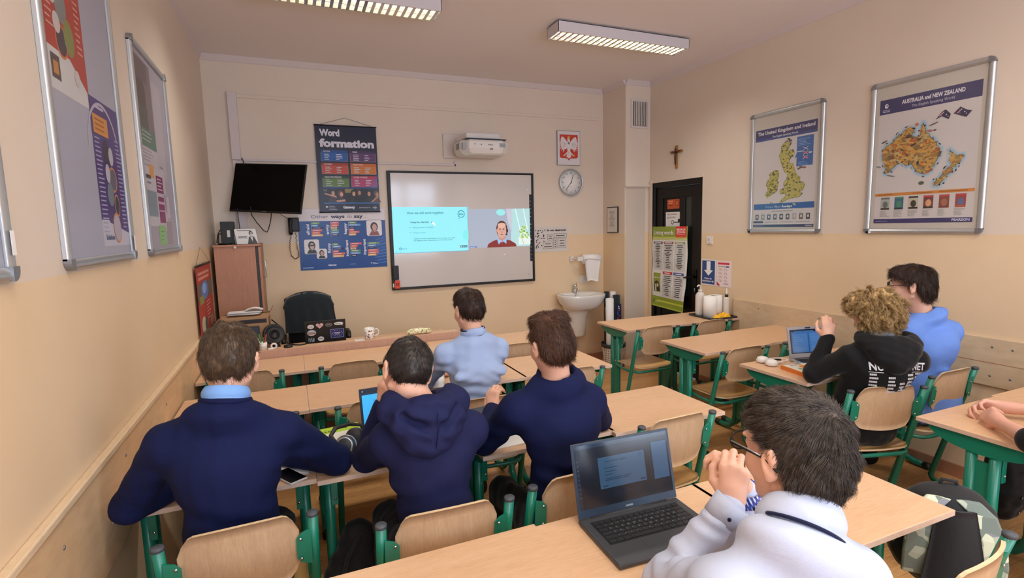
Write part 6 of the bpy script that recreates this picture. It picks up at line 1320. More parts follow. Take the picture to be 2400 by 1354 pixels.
def head(sk, c, R, s=1.0, ears=True):
    """head centred between the ears: +y face, +z crown"""
    L = lambda x, y, z: np.array(c)+R@(np.array((x, y, z))*s)
    E = lambda p, r, k=.012, sub=False, Q=None: sk.el(L(*p), np.array(r)*s, R if Q is None else R@Q, k, sub)
    E((0, -.012, .035), (.072, .092, .082)); E((0, .028, -.005), (.063, .072, .085), .02); E((0, .045, -.055), (.045, .045, .05), .025)
    sk.rc(L(-.055, -.005, -.055), L(-.018, .068, -.092), .014*s, .014*s, .02).rc(L(.055, -.005, -.055), L(.018, .068, -.092), .014*s, .014*s, .02); E((0, .073, -.098), (.02, .016, .014), .015)
    sk.rc(L(0, .092, .012), L(0, .112, -.022), .007*s, .011*s, .010); E((-.012, .10, -.028), (.008, .009, .007), .006); E((.012, .10, -.028), (.008, .009, .007), .006)
    for sx in (-1, 1):
        E((sx*.033, .098, .012), (.017, .012, .011), .008, True); E((sx*.032, .083, .030), (.024, .014, .008), .010); E((sx*.042, .062, -.025), (.02, .022, .022), .02)
        E((sx*.032, .080, .011), (.0145, .0145, .0145), .004)
        if ears:
            Q = rotz(-sx*.42)@rotx(-.12)
            E((sx*.081, -.012, -.004), (.007, .019, .033), .006, False, Q); E((sx*.090, -.010, .004), (.006, .010, .018), .005, True, Q); E((sx*.079, -.004, -.032), (.006, .009, .010), .006, False, Q)
            E((sx*.084, -.020, .012), (.006, .010, .02), .005, False, Q)
    sk.rc(L(-.018, .096, -.058), L(.018, .096, -.058), .006*s, .006*s, .006).rc(L(-.014, .095, -.068), L(.014, .095, -.068), .007*s, .007*s, .006)
    E((0, .108, -.0628), (.020, .006, .0014), .003, True)
    return L
def hair(c, R, s, spec, seed, mat, parent, curly=0, n=5200, length=.03, thick=.0006, res=.005, hl=None, whorl=(0.0, -.07, .09), fl=0, asym=None, lift=.25, nape=-.078):
    """hair shell over the scalp plus combed strands; spec = list of lumps (pos, radii) above the scalp; hl = hairline cut"""
    L = lambda x, y, z: np.array(c)+R@(np.array((x, y, z))*s)
    k = S()
    for p_, r_ in spec: k.el(L(*p_), np.array(r_)*s, R, .02)
    cR_ = np.array(R)
    def cut(X, Y, Z):
        x, y, z = X-c[0], Y-c[1], Z-c[2]
        u = [(cR_[0, i]*x+cR_[1, i]*y+cR_[2, i]*z)/s for i in range(3)]
        if hl: v = hl(*u)
        else:
            # front hairline above the brow, notch round the ears, nape line
            yv = u[1]; line = np.where(yv > .035, .045+(yv-.035)*.6, np.where(yv > -.03, .012+(yv+.03)*.5, -.030-(-.03-yv)*1.0)); line = np.maximum(line, nape)
            v = line-u[2]
        return v*s*.8
    wb = wob(seed, .0022+curly*.004, (70, 130) if not curly else (60, 95, 150))
    me = k.mesh('hair', mat, res, disp=wb, cut=cut)
    # strands
    co = np.empty(len(me.vertices)*3, np.float32); me.vertices.foreach_get('co', co); co = co.reshape(-1, 3)
    no = np.empty(len(me.vertices)*3, np.float32); me.vertices.foreach_get('normal', no); no = no.reshape(-1, 3)
    loc = ((co-np.array(c))@cR_)/s; nl = no@cR_
    inner = np.einsum('ij,ij->i', loc-np.array((0, -.01, .03)), nl) < .02
    R_ = np.random.RandomState(seed); okk = np.where(~inner)[0]; pick = R_.choice(okk, n)
    p0 = co[pick]+R_.normal(size=(n, 3))*res*.5; nn = no[pick]; wl = L(*whorl)
    d = p0-wl; dl = np.linalg.norm(d, axis=1, keepdims=True); d = d/np.maximum(dl, 1e-4)
    sw = np.cross(nn, d); d = d+.45*np.exp(-(dl/.05)**2)*sw+np.array(fl if fl else (0, 0, 0)); d -= nn*np.einsum('ij,ij->i', d, nn)[:, None]; d /= np.maximum(1e-5, np.linalg.norm(d, axis=1, keepdims=True))
    cl = wob(seed+5, .5, (55, 110)); cl2 = wob(seed+9, .5, (60, 120)); side = np.cross(nn, d)
    d = d+side*cl(p0)[:, None]*(.55+curly*.8); ln = length*s*R_.uniform(.55, 1.2, (n, 1)); lf = (lift+.35*np.abs(cl2(p0))[:, None]*1.0)*R_.uniform(.2, 1.3, (n, 1))
    if curly:       # strands gather into locks that curl together
        gi = R_.choice(n, 330); gp = p0[gi]; D2 = ((p0[:, None, :]-gp[None])**2).sum(2); own = gi[D2.argmin(1)]; gd = np.maximum(1e-4, np.sqrt(D2.min(1)))[:, None]
        pull = (p0[own]-p0); d = d[own]; side = side[own]
    seg = 5 if not curly else 10; ph = R_.uniform(0, 6.3, (n, 1))+cl(p0*.6)[:, None]*5; V = []; wd = thick*R_.uniform(.7, 1.5, (n, 1))
    pos = p0-nn*.002
    for i in range(seg):
        t_ = i/(seg-1)
        q = pos+d*ln*t_+nn*(ln*lf*t_*(1-.75*t_*t_)) - np.array((0, 0, 1.))*ln*t_*t_*(.18+.1*curly)
        if curly: phg = ph[own]; q = q+pull*(.75*math.sin(t_*math.pi*.5))+(side*np.sin(phg+t_*8)+nn[own]*np.cos(phg+t_*8)*.9)*.0085*curly*min(1, t_*2.5)
        w_ = wd*(1.25-t_*1.1)
        for a in (0, 2.1, 4.2): V.append(q+side*math.cos(a)*w_+nn*math.sin(a)*w_)
    V = np.stack(V, 1).reshape(-1, 3); base = len(co); m_ = seg*3; F = []
    for i in range(seg-1):
        for j in range(3): F.append([i*3+j, i*3+(j+1) % 3, (i+1)*3+(j+1) % 3, (i+1)*3+j])
    F = np.array(F); allF = (np.arange(n)[:, None, None]*m_+F[None]).reshape(-1, 4)+base
    lq = np.empty(len(me.loops), np.int32); me.loops.foreach_get('vertex_index', lq); q = np.concatenate([lq.reshape(-1, 4), allF]); P_ = np.concatenate([co, V.astype(np.float32)])
    me2 = bpy.data.meshes.new('hair'); me2.vertices.add(len(P_)); me2.vertices.foreach_set('co', P_.ravel()); me2.loops.add(q.size); me2.loops.foreach_set('vertex_index', q.ravel().astype(np.int32)); me2.polygons.add(len(q)); me2.polygons.foreach_set('loop_start', np.arange(0, q.size, 4, dtype=np.int32)); me2.polygons.foreach_set('use_smooth', np.ones(len(q), bool)); me2.update(calc_edges=True); me2.materials.append(M[mat])
    return mkobj('hair', me2, parent)
SHORT = [((0, -.014, .040), (.081, .099, .088)), ((0, -.035, .0), (.075, .075, .065)), ((0, .03, .07), (.066, .058, .055))]
def hand(sk, w_, f, n_, side, s=1.0, curls=(.5, .6, .7, .8), spread=.09, thumb=(.5, .6), k=.006, tfold=.5):
    """wrist w_, pointing f, n_ = back-of-hand normal, side=+1 thumb towards cross(f,n)"""
    f = nrm(f); n_ = np.array(n_, float); n_ = nrm(n_-f*np.dot(n_, f)); r = np.cross(f, n_)*side; W0 = np.array(w_, float)
    T = lambda a, b, c: W0+(r*a+f*b+n_*c)*s
    tips = []
    base = [(.030, .088), (.010, .094), (-.011, .090), (-.030, .080)]; lens = [(.042, .026, .021), (.047, .030, .022), (.043, .027, .021), (.033, .021, .018)]; rad = [.0095, .0098, .0092, .0082]
    for (a, b), r_ in zip(base, rad): sk.rc(T(a*.55, .012, 0), T(a, b, 0), .016*s, (r_+.0025)*s, .012)
    sk.rc(T(0, -.03, 0), T(0, .03, -.002), .024*s, .024*s, .02, sq=None)
    for i, ((a, b), ls, r_) in enumerate(zip(base, lens, rad)):
        p = T(a, b, 0); ang = curls[i]*.75; dirr = a/.03*spread; q = p; rr = r_*s
        for j, l_ in enumerate(ls):
            ang_ = ang*(1 if j == 0 else (2.1 if j == 1 else 2.9)); ca, sa = math.cos(ang_), math.sin(ang_)
            d = (f*ca-n_*sa)*1+r*dirr*ca; d = nrm(d); q2 = q+d*l_*s; sk.rc(q, q2, rr*(1.04 if j else 1.06), rr*(.95 if j < 2 else .82), k); q = q2; rr *= .95
        tips.append(q)
    p0 = T(.022, .018, -.006); d1 = nrm(r*.75+f*.62-n_*thumb[0]*.5); p1 = p0+d1*.042*s; d2 = nrm(r*(.45-tfold*.5)+f*.85-n_*thumb[0]*.6); p2 = p1+d2*.034*s; d3 = nrm(r*(.2-tfold*.8)+f*.9-n_*thumb[1]*.6); p3 = p2+d3*.026*s
    sk.rc(p0, p1, .017*s, .0125*s, .012).rc(p1, p2, .0120*s, .0108*s, k).rc(p2, p3, .0108*s, .0088*s, k)
    return sk
def person(lab, J, H, opts):
    """J joints in world space; H=(head centre, yaw, pitch, roll, scale)"""
    o = opts; hc, yaw, pit, rol, hs = H; R = rotz(math.radians(yaw))@rotx(math.radians(pit))@roty(math.radians(rol))
    g = lambda k_: np.array(J[k_], float)
    root = thing('person', lab, 'person', (g('hip')[0], g('hip')[1], 0))
    if o.get('group'): root['group'] = o['group']
    sk = S(); L = head(sk, np.array(hc), R, hs)
    nb = g('neck'); hip = g('hip'); sc = o.get('sc', 1.)
    sk.rc(L(0, -.022, -.055), nb+np.array((0, .005, -.01)), .051*hs, .054*sc, .02).rc(L(0, .01, -.06), nb+np.array((0, .018, -.015)), .040*hs, .042*sc, .02)
    ch = nb*.62+hip*.38+np.array(o.get('chest_off', (0, 0, 0)))
    wv = nb*.3+hip*.7
    for a, b, ra, rb in ((nb-np.array((0, 0, .04)), ch, .05, .068), (ch, wv, .068, .07), (wv, hip, .07, .075)): sk.rc(a, b, ra*sc, rb*sc, .03)
    arms = {}
    for sd in ('L', 'R'):
        sh, el, wr = g('sh'+sd), g('el'+sd), g('wr'+sd); arms[sd] = (sh, el, wr)
        sk.rc(nb-np.array((0, 0, .045)), sh, .05*sc, .048*sc, .04).rc(sh, el, .043*sc, .034*sc, .03).rc(el, wr, .036*sc, .024*sc, .02)
        if 'hand'+sd in o: hand(sk, wr, *o['hand'+sd])
        kn, an = g('kn'+sd), g('an'+sd); hj = hip+np.array(((.088 if sd == 'R' else -.088)*sc, .0, -.045)); sk.rc(hip, hj, .06*sc, .06*sc, .02).rc(hj, kn, .062*sc, .044*sc, .015).rc(kn, an, .044*sc, .030*sc, .015)
    me = sk.mesh('body', o.get('skin', 'skin'), o.get('res', .006)); body = mkobj('body', me, root); sm_mod(body, 3, .5)
    # eyes
    for sx in (-1, 1):
        e = MB(); e.lathe([(0, -.0118), (.006, -.0102), (.0118, 0), (.0102, .006), (.006, .0102), (0, .0118)], L(sx*.032, .0845, .011), 16, R=R@rotx(-math.pi/2)); eo = e.build('eye', 'eye_white', root)
        e = MB(); e.lathe([(0, .0121), (.0055, .0108), (.0058, .0098)], L(sx*.032, .0845, .011), 14, R=R@rotx(-math.pi/2)); e.build('iris', 'eye_iris', eo)
        b_ = MB(); b_.tube([L(sx*.014, .1, .030), L(sx*.034, .098, .036), L(sx*.052, .084, .031)], [.002, .0032, .0016], 6); b_.build('eyebrow', o['hair'], root)
    # upper garment
    c = S(); T_ = o.get('thick', .014); w_ = sc*o.get('wide', 1.)
    sl, sr = g('shL'), g('shR'); axis = nrm(sr-sl); back = nrm(np.cross(axis, nb-hip)); back = back if back[1] < 0 else -back
    Rt = np.array([axis, -back, nrm(nb-hip)]).T
    Rt[:, 1] = np.cross(Rt[:, 2], Rt[:, 0]); up = Rt[:, 2]
    ws = np.linalg.norm(sr-sl)/2
    mid = (sl+sr)/2
    c.el(mid*.80+ch*.20-up*.02+back*.012, (ws*.98, .098*w_+T_, .10), Rt, .05); c.el(ch+back*.005, (ws*.94*w_, .118*w_+T_, .15), Rt, .06); c.el(wv, (ws*.86*w_, .112*w_+T_, .14), Rt, .06); c.el(hip+np.array((0, -.01, .0)), (.165*w_+T_, .125*w_+T_, .115), Rt, .06)
    ndir = nrm(L(0, -.022, -.055)-nb); c.el(nb-ndir*.016+back*.004, (.108*w_, .090*w_, .044), frame_R(axis, ndir), .045)
    for sd in ('L', 'R'):
        sh, el, wr = arms[sd]; e2 = wr+(el-wr)*o.get('cuff', .0)
        c.rc(nb-up*.022+back*.012, sh+up*.004, .056*sc, .048*sc+T_*.6, .05); c.rc(sh, el, .050*sc+T_, .040*sc+T_, .03)
        if not o.get('short_sleeve'): c.rc(el, e2, .041*sc+T_, .031*sc+T_*.7, .02)
    for q in o.get('extra', []): c.rc(*q)
    for q in o.get('extra_el', []): c.el(*q)
    # opening at the neck
    rr = o.get('nk_r', .064)*sc; nk = nb+ndir*o.get('nk_h', .045); c.rc(L(0, -.02, -.04), nk, rr, rr, .006, True)
    disp = o.get('disp'); me = c.mesh('garment', o['top'], o.get('cres', .007), disp=disp)
    gname = o.get('gname', 'sweater'); go = mkobj(gname, me, root); sm_mod(go, 2, .5)
    if o.get('rib'):
        Rn_ = frame_R(axis, ndir); MB().tube([nb+ndir*.026+Rn_@np.array(((rr+.006)*math.cos(a), (rr+.005)*math.sin(a), 0)) for a in [2*math.pi*k_/40 for k_ in range(40)]], .0085, 8, closed=True).build('neck_rib', o['rib'], root)
    # trousers
    tr = S(); tr.el(hip+np.array((0, 0, -.03)), (.165*sc, .135*sc, .10), Rt, .04)
    for sd in ('L', 'R'):
        kn, an = g('kn'+sd), g('an'+sd); hj = hip+np.array(((.088 if sd == 'R' else -.088)*sc, .0, -.045)); tr.rc(hj, kn, .088*sc, .066*sc, .04).rc(kn, an+np.array((0, 0, .02)), .064*sc, .052*sc, .03)
    me = tr.mesh('trousers', o.get('legs', 'trousers_dark'), .010, disp=wob(3, .004, (30, 60))); q = mkobj('trousers', me, root); sm_mod(q, 2)
    for sd in ('L', 'R'):
        an = g('an'+sd); d = nrm(np.array(o.get('toe', (0, 1, 0)))); sh_ = S(); sh_.rc(an+np.array((0, 0, -.035))-d*.02, an+d*.16+np.array((0, 0, -.062+.005)), .042, .036, .03).rc(an, an+np.array((0, 0, -.05)), .045, .045, .02)
        me = sh_.mesh('shoe', 'shoe_black', .008, cut=lambda X, Y, Z: (.006-Z)+0*X+0*Y); q = mkobj('shoe', me, root)
    hair(np.array(hc), R, hs, o.get('hspec', SHORT), o.get('seed', 1), o['hair'], root, **o.get('hopt', {}))
    return root, body, go, L, R, (nb, ndir, axis)
def collar(root, nb, up, r_, h, mat, name='shirt_collar', gap=.0, sy=1.0, flare=.008, facing=(0, 1, 0), thick=.005):
    """stand-and-fall collar around the neck, split at the front"""
    R = frame_R(np.cross(facing, up), up); mb = MB()
    def fn(u, v):
        a = math.pi/2+gap+(2*math.pi-2*gap)*u; rr = r_+flare*math.sin(v*math.pi)*.8-(.004*v); z = -h*.5+h*v+.010*math.cos(a-math.pi/2)*-1
        return np.array(nb)+R@np.array((rr*math.cos(a), rr*sy*math.sin(a), z))
    mb.grid(fn, 40, 6, thick); o = mb.build(name, mat, root); return o
def skirtband(go_me): pass
def fold(P, c, d, amp, freq, rad):
    """soft creases crossing direction d near the point c"""
    q = P-np.array(c); w_ = np.exp(-(q*q).sum(1)/rad**2); return amp*w_*np.sin(q@nrm(d)*freq+2*np.sin(q[:, 0]*9+q[:, 2]*13))
def legs(hip, dx=0, kz=.50, ky=.40, ay=.36, w_=.11):
    h = np.array(hip); return dict(knL=(h[0]-w_+dx, h[1]+ky, kz), knR=(h[0]+w_+dx, h[1]+ky, kz), anL=(h[0]-w_-.02+dx, h[1]+ay, .10), anR=(h[0]+w_+.02+dx, h[1]+ay, .10))
# --- A: leftmost boy, navy sweater, pale blue collar, arms spread on the desk
hip = (.40, -3.735, .575)
J = dict(neck=(.415, -3.755, 1.145), shL=(.245, -3.735, 1.045), shR=(.58, -3.735, 1.03), elL=(.10, -3.62, .820), elR=(.755, -3.545, .815), wrL=(.27, -3.40, .795), wrR=(.56, -3.36, .795), hip=hip, **legs(hip))
dA = lambda P: wob(2, .0022, (22, 40))(P)+fold(P, (.58, -3.7, .93), (.3, 0, 1), .006, 60, .12)+fold(P, (.25, -3.7, .93), (-.3, 0, 1), .005, 60, .1)+fold(P, (.45, -3.85, .72), (.2, 0, 1), .006, 50, .16)
o = dict(hair='hair_brown', top='navy_knit', disp=dA, cuff=.0, handL=((.6, .6, -.1), (0, 0, 1), 1, .95, (.4, .4, .5, .5)), handR=((-.6, .6, -.05), (0, 0, 1), -1, .95, (.5, .5, .6, .6)), seed=11, rib='navy_rib',
         hspec=SHORT, hopt=dict(n=10000, length=.026, whorl=(.0, -.045, .115), thick=.0005, lift=.16), sc=1.0)
rA, bA, gA, LA, RA, cA = person('leftmost boy from behind in navy sweater with pale blue collar, arms spread on desk', J, ((.435, -3.700, 1.283), -8, -16, 3, 1.0), o)
collar(rA, cA[0]+cA[1]*.046, cA[1], .062, .036, 'blue_collar')
# --- B: hooded boy, head propped on his left hand
hip = (1.06, -3.895, .575)
J = dict(neck=(1.035, -3.880, 1.085), shL=(.905, -3.865, .985), shR=(1.20, -3.865, .975), elL=(.86, -3.62, .835), elR=(1.25, -3.62, .81), wrL=(.925, -3.66, 1.035), wrR=(1.12, -3.42, .80), hip=hip, **legs(hip))
upB = nrm((0, .32, 1)); hc = np.array(J['neck'])
dB = lambda P: wob(4, .0022, (20, 38))(P)+fold(P, (1.2, -3.9, .8), (.4, 0, 1), .005, 50, .12)+fold(P, (.92, -3.9, .82), (-.5, 0, 1), .006, 50, .12)+fold(P, (1.05, -4.0, .66), (.1, 0, 1), .007, 55, .15)
o = dict(hair='hair_dark', top='navy_hoodie', disp=dB, gname='hoodie', handL=((.05, -.12, .75), (-.85, -.4, .1), -1, .92, (.95, 1.0, 1.05, 1.1), .05), handR=((-.5, .8, -.05), (0, 0, 1), -1, .95), seed=21, wide=1.02,
         hspec=[((0, -.012, .036), (.0775, .096, .083)), ((0, -.035, .0), (.072, .072, .062))], hopt=dict(n=9000, nape=-.092, length=.015, whorl=(.01, -.055, .105), thick=.00045, lift=.35))
rB, bB, gB, LB, RB, cB = person('boy from behind in navy hoodie, cheek propped on his left hand', J, ((.985, -3.848, 1.216), 8, -20, 14, .97), o)
h = S(); nbB = np.array((1.022, -3.880, 1.124))
ring = [nbB+np.array((.105*math.cos(a), .085*math.sin(a)+.0, .012-.030*(math.sin(a) < 0)*abs(math.sin(a)))) for a in [math.radians(q) for q in range(-200, 25, 15)]]
h.chain(ring, [.016+.024*math.sin(math.pi*i/(len(ring)-1)) for i in range(len(ring))], .03)
h.el(nbB+np.array((.0, -.115, -.045)), (.125, .045, .075), rotx(.25), .04).el(nbB+np.array((-.01, -.135, -.10)), (.075, .035, .055), rotx(.2), .05).rc(nbB+np.array((-.13, -.045, -.02)), nbB+np.array((-.02, -.13, -.115)), .03, .032, .04).rc(nbB+np.array((.13, -.045, -.02)), nbB+np.array((-.0, -.13, -.115)), .032, .032, .04)
h.el(nbB+np.array((0, -.055, .045)), (.085, .030, .030), rotx(.5), .02, True)
h.rc(nbB+np.array((-.09, -.130, -.005)), nbB+np.array((-.005, -.178, -.065)), .010, .007, .02, True).rc(nbB+np.array((.095, -.130, -.008)), nbB+np.array((.015, -.178, -.070)), .010, .007, .02, True)
q = mkobj('hood', h.mesh('hood', 'navy_hoodie', .006, disp=lambda P: wob(9, .0025, (35, 60))(P)+fold(P, nbB+np.array((0, -.13, -.03)), (.1, 0, 1), .005, 95, .12)), rB); sm_mod(q, 2)
MB().tube([nbB+np.array((.012, -.172, .0)), nbB+np.array((.010, -.186, -.05)), nbB+np.array((.0, -.176, -.12))], .0018, 6).build('hood_seam', 'navy_rib', q)
# --- C: navy boy with tousled hair
hip = (1.575, -3.90, .575)
J = dict(neck=(1.545, -3.885, 1.124), shL=(1.385, -3.865, 1.015), shR=(1.70, -3.865, 1.005), elL=(1.33, -3.63, .815), elR=(1.905, -3.61, .810), wrL=(1.44, -3.45, .87), wrR=(1.68, -3.42, .795), hip=hip, **legs(hip))
dC = lambda P: wob(6, .0022, (22, 40))(P)+fold(P, (1.56, -4.0, .72), (.1, 0, 1), .007, 55, .16)+fold(P, (1.70, -3.9, .9), (.4, 0, 1), .005, 60, .1)+fold(P, (1.40, -3.8, .9), (-.4, 0, 1), .006, 60, .1)
TOUS = [((0, -.014, .040), (.079, .098, .087)), ((0, -.045, -.005), (.074, .070, .072)), ((-.02, .01, .105), (.05, .06, .030)), ((.03, -.03, .103), (.045, .05, .028)), ((.02, .05, .09), (.055, .04, .030)), ((.0, .0, .108), (.05, .055, .028))]
o = dict(hair='hair_chestnut', top='navy_knit', disp=dC, handL=((.15, .35, .5), (-.7, -.4, .3), -1, .95, (.8, .8, .9, .9)), handR=((-.5, .8, -.05), (0, 0, 1), -1, .95), seed=31, rib='navy_rib', hspec=TOUS,
         hopt=dict(n=11000, nape=-.098, length=.034, whorl=(-.02, -.05, .11), thick=.0005, lift=.3), legs='trousers_black')
rC, bC, gC, LC, RC, cC = person('boy from behind in plain navy sweater with tousled chestnut hair', J, ((1.524, -3.877, 1.252), 5, -12, -2, .92), o)
# --- D: boy in pale blue shirt in the second row
hip = (1.52, -2.955, .575)
J = dict(neck=(1.530, -2.94, 1.098), shL=(1.375, -2.92, 1.02), shR=(1.675, -2.92, 1.02), elL=(1.325, -2.64, .815), elR=(1.745, -2.64, .83), wrL=(1.42, -2.47, .80), wrR=(1.60, -2.45, .80), hip=hip, **legs(hip))
dD = lambda P: wob(8, .0018, (26, 50))(P)+fold(P, (1.52, -3.05, .88), (.05, 0, 1), .004, 75, .2)+fold(P, (1.62, -3.02, .92), (.5, 0, .8), .004, 120, .09)+fold(P, (1.43, -3.02, .92), (-.5, 0, .8), .004, 120, .09)+fold(P, (1.38, -2.95, .93), (-.4, 0, 1), .006, 90, .09)+fold(P, (1.66, -2.95, .93), (.4, 0, 1), .006, 90, .09)+fold(P, (1.40, -2.95, .78), (-.25, 0, 1), .005, 80, .1)+fold(P, (1.64, -2.95, .80), (.25, 0, 1), .005, 80, .1)
o = dict(hair='hair_darkbrown', top='pale_blue_shirt', disp=dD, gname='shirt', handL=((.6, .8, -.02), (0, 0, 1), 1, .95), handR=((-.6, .8, -.02), (0, 0, 1), -1, .95), seed=41, thick=.012, extra=[((1.40, -3.06, .93), (1.65, -3.06, .93), .022, .022, .05)],
         hspec=[((0, -.012, .040), (.079, .098, .086)), ((0, -.035, -.002), (.073, .073, .066)), ((0, .02, .085), (.06, .06, .04))], hopt=dict(n=6000, length=.03, whorl=(.0, -.05, .11), thick=.0006, lift=.25))
rD, bD, gD, LD, RD, cD = person('boy from behind in a pale blue shirt in the second row', J, ((1.518, -2.905, 1.252), 12, -14, 3, .94), o)
collar(rD, cD[0]+cD[1]*.038, cD[1], .062, .036, 'pale_blue_shirt'); MB().tube([cD[0]+cD[1]*.056+frame_R(cD[2], cD[1])@np.array((.064*math.cos(a), .062*math.sin(a), 0)) for a in [2*math.pi*k/40 for k in range(40)]], .005, 8, closed=True).build('collar_trim', 'navy_trim', rD)
# --- E: foreground boy in white shirt and glasses, fingers laced before his mouth
hip = (1.53, -5.01, .575)
J = dict(neck=(1.497, -4.955, 1.095), shL=(1.360, -4.915, 1.000), shR=(1.612, -4.995, 1.000), elL=(1.448, -4.640, .815), elR=(1.720, -4.610, .815), wrL=(1.606, -4.690, 1.010), wrR=(1.700, -4.640, 1.000), hip=hip, **legs(hip))
dE = lambda P: wob(10, .0018, (26, 48))(P)+fold(P, (1.46, -4.66, .90), (.5, -.2, 1), .007, 75, .075)+fold(P, (1.37, -4.80, .94), (.1, .9, -.3), .005, 70, .09)+fold(P, (1.60, -4.96, 1.06), (.7, .1, .8), .006, 50, .10)+fold(P, (1.50, -5.06, .95), (.3, 0, 1), .004, 45, .15)+fold(P, (1.53, -4.68, .98), (.5, -.2, 1), .004, 150, .05)
o = dict(hair='hair_ash', top='white_shirt', disp=dE, gname='shirt', res=.0042, cres=.0055, thick=.012, cuff=.04, skin='skin', sc=.97,
         handL=((.22, .12, .9), (-.75, -.62, .2), -1, .93, (1.0, 1.05, 1.1, 1.15), .04, (.7, .9), .004, .6), handR=((-.35, .12, .9), (.55, -.3, .6), 1, .93, (1.15, 1.2, 1.25, 1.3), .04, (.7, .9), .004, .6), seed=51,
         hspec=[((0, -.012, .040), (.080, .100, .088)), ((0, -.040, -.004), (.074, .072, .070)), ((0, .035, .075), (.066, .06, .048)), ((0, .0, .1), (.06, .075, .035))],
         hopt=dict(n=26000, length=.024, whorl=(.012, -.072, .095), thick=.00038, lift=.55, res=.004))
rE, bE, gE, LE, RE, cE = person('foreground boy in white shirt and glasses with hands clasped at his chin', J, ((1.562, -4.895, 1.225), -2, -6, 2, .99), o)
collar(rE, cE[0]+cE[1]*.038, cE[1], .066, .058, 'white_shirt', flare=.012, facing=(-.3, .9, 0)); 
Rn = frame_R(cE[2], cE[1])
MB().tube([cE[0]+cE[1]*.016+Rn@np.array((.0795*math.cos(a), .0785*math.sin(a), .001)) for a in [math.radians(q) for q in range(200, 345, 5)]], .0055, 8, flat=.6).build('collar_trim', 'navy_trim', rE)
# glasses
for sx in (-1, 1):
    pts = [LE(sx*.034+.026*math.cos(a), .112+.004*math.cos(a)*-sx*sx, .008+.020*math.sin(a)) for a in [2*math.pi*k/24 for k in range(24)]]
    gl_ = MB().tube(pts, .0016, 8, closed=True)
    gl_.tube([LE(sx*.061, .108, .014), LE(sx*.077, .095, .013), LE(sx*.083, .03, .010), LE(sx*.084, -.005, .006), LE(sx*.082, -.03, -.012)], [.0024, .0034, .0032, .003, .003], 8).build('glasses_frame', 'black_plastic', rE)
    MB().tube([LE(sx*.0795, .093, .0165), LE(sx*.0855, .03, .0135), LE(sx*.0870, .006, .011)], .0016, 6).build('temple_inlay', 'alu', rE)
    MB().add([LE(sx*.034+.025*math.cos(a), .112, .008+.019*math.sin(a)) for a in [2*math.pi*k/20 for k in range(20)]], [tuple(range(20))]).build('lens', 'window_glass', rE)
MB().tube([LE(-.009, .113, .012), LE(0, .117, .015), LE(.009, .113, .012)], .0016, 8).build('glasses_bridge', 'black_plastic', rE)
# turned back cuffs, buttons, checked inner cuff
for sd, mat, a, b, r0, r1 in (('L', 'white_shirt', .20, -.02, .040, .044), ('R', 'check_cloth', .26, -.04, .038, .044)):
    el, wr = np.array(J['el'+sd]), np.array(J['wr'+sd]); d = nrm(wr-el); Rc = frame_R((1, 0, 0), d); ln = np.linalg.norm(wr-el)
    MB().lathe([(r0, 0), (r1, ln*(a-b)), (r1-.004, ln*(a-b)), (r0-.006, .01)], wr-d*ln*a, 32, R=Rc).build('cuff', mat, rE)
    cpos = wr-d*ln*(a*.6); v = nrm(np.array((-.55, -.8, 0)) if sd == 'L' else np.array((-.1, -1, 0))); v = nrm(v-d*np.dot(v, d))
    MB().lathe([(.0045, 0), (.005, .0015), (.0045, .0025), (0, .0025)], cpos+v*(r0+.0035), 12, R=frame_R(d, v)).build('cuff_button', 'navy_trim', rE)
# --- F: curly blond boy in black hoodie
hip = (3.52, -3.735, .575)
J = dict(neck=(3.545, -3.830, 1.03), shL=(3.405, -3.755, .955), shR=(3.655, -3.935, .945), elL=(3.335, -3.600, .835), elR=(3.78, -3.66, .82), wrL=(3.430, -3.600, 1.025), wrR=(3.60, -3.46, .80), hip=hip, **legs(hip, ky=.38))
o = dict(hair='hair_blond', top='black_hoodie', disp=lambda P: wob(12, .003, (20, 38))(P), gname='hoodie', handL=((.12, .05, .8), (-.6, -.6, .3), -1, .95, (.9, .9, 1.0, 1.1), .06), handR=((-.6, .8, -.05), (0, 0, 1), -1, .95), seed=61, legs='trousers_black', wide=1.05, cuff=.02,
         hspec=[((0, -.015, .035), (.098, .112, .098)), ((0, -.055, -.02), (.09, .075, .075)), ((-.03, .06, .055), (.06, .05, .055)), ((.03, .06, .055), (.06, .05, .055)), ((-.07, .0, -.01), (.035, .06, .05)), ((.07, .0, -.01), (.035, .06, .05))],
         hopt=dict(n=13000, length=.046, curly=1, whorl=(.0, -.02, .13), thick=.0009, lift=.5, hl=lambda x, y, z: np.maximum(np.where(y > .05, .02+(y-.05)*.3, -.088)-z, -1)))
rF, bF, gF, LF, RF, cF_ = person('boy with curly blond hair in a black printed hoodie, hand at his face', J, ((3.535, -3.785, 1.192), 22, -6, -4, .97), o)
collar(rF, cF_[0]+cF_[1]*.052, cF_[1], .064, .036, 'grey_tee')
h = S(); nb = np.array((3.545, -3.84, 1.050)); u = nrm((.82, -.57, 0)); bk = nrm((-.57, -.82, 0))
PT = lambda a, b, c_: nb+u*a+bk*b+np.array((0, 0, c_))
ring = [PT(.105*math.cos(a), -.085*math.sin(a), .012-.03*(math.sin(a) < 0)*abs(math.sin(a))) for a in [math.radians(q) for q in range(-205, 30, 15)]]
h.chain(ring, [.024+.022*math.sin(math.pi*i/(len(ring)-1)) for i in range(len(ring))], .03); Rh = np.array([u, -bk, (0, 0, 1)]).T
h.el(PT(0, .11, -.035), (.125, .05, .065), Rh, .04).el(PT(.0, .135, -.09), (.085, .04, .05), Rh, .05).rc(PT(-.12, .05, -.01), PT(0, .14, -.11), .03, .03, .04).rc(PT(.12, .05, -.01), PT(0, .14, -.11), .03, .03, .04).el(PT(0, .05, .045), (.085, .03, .028), Rh, .02, True)
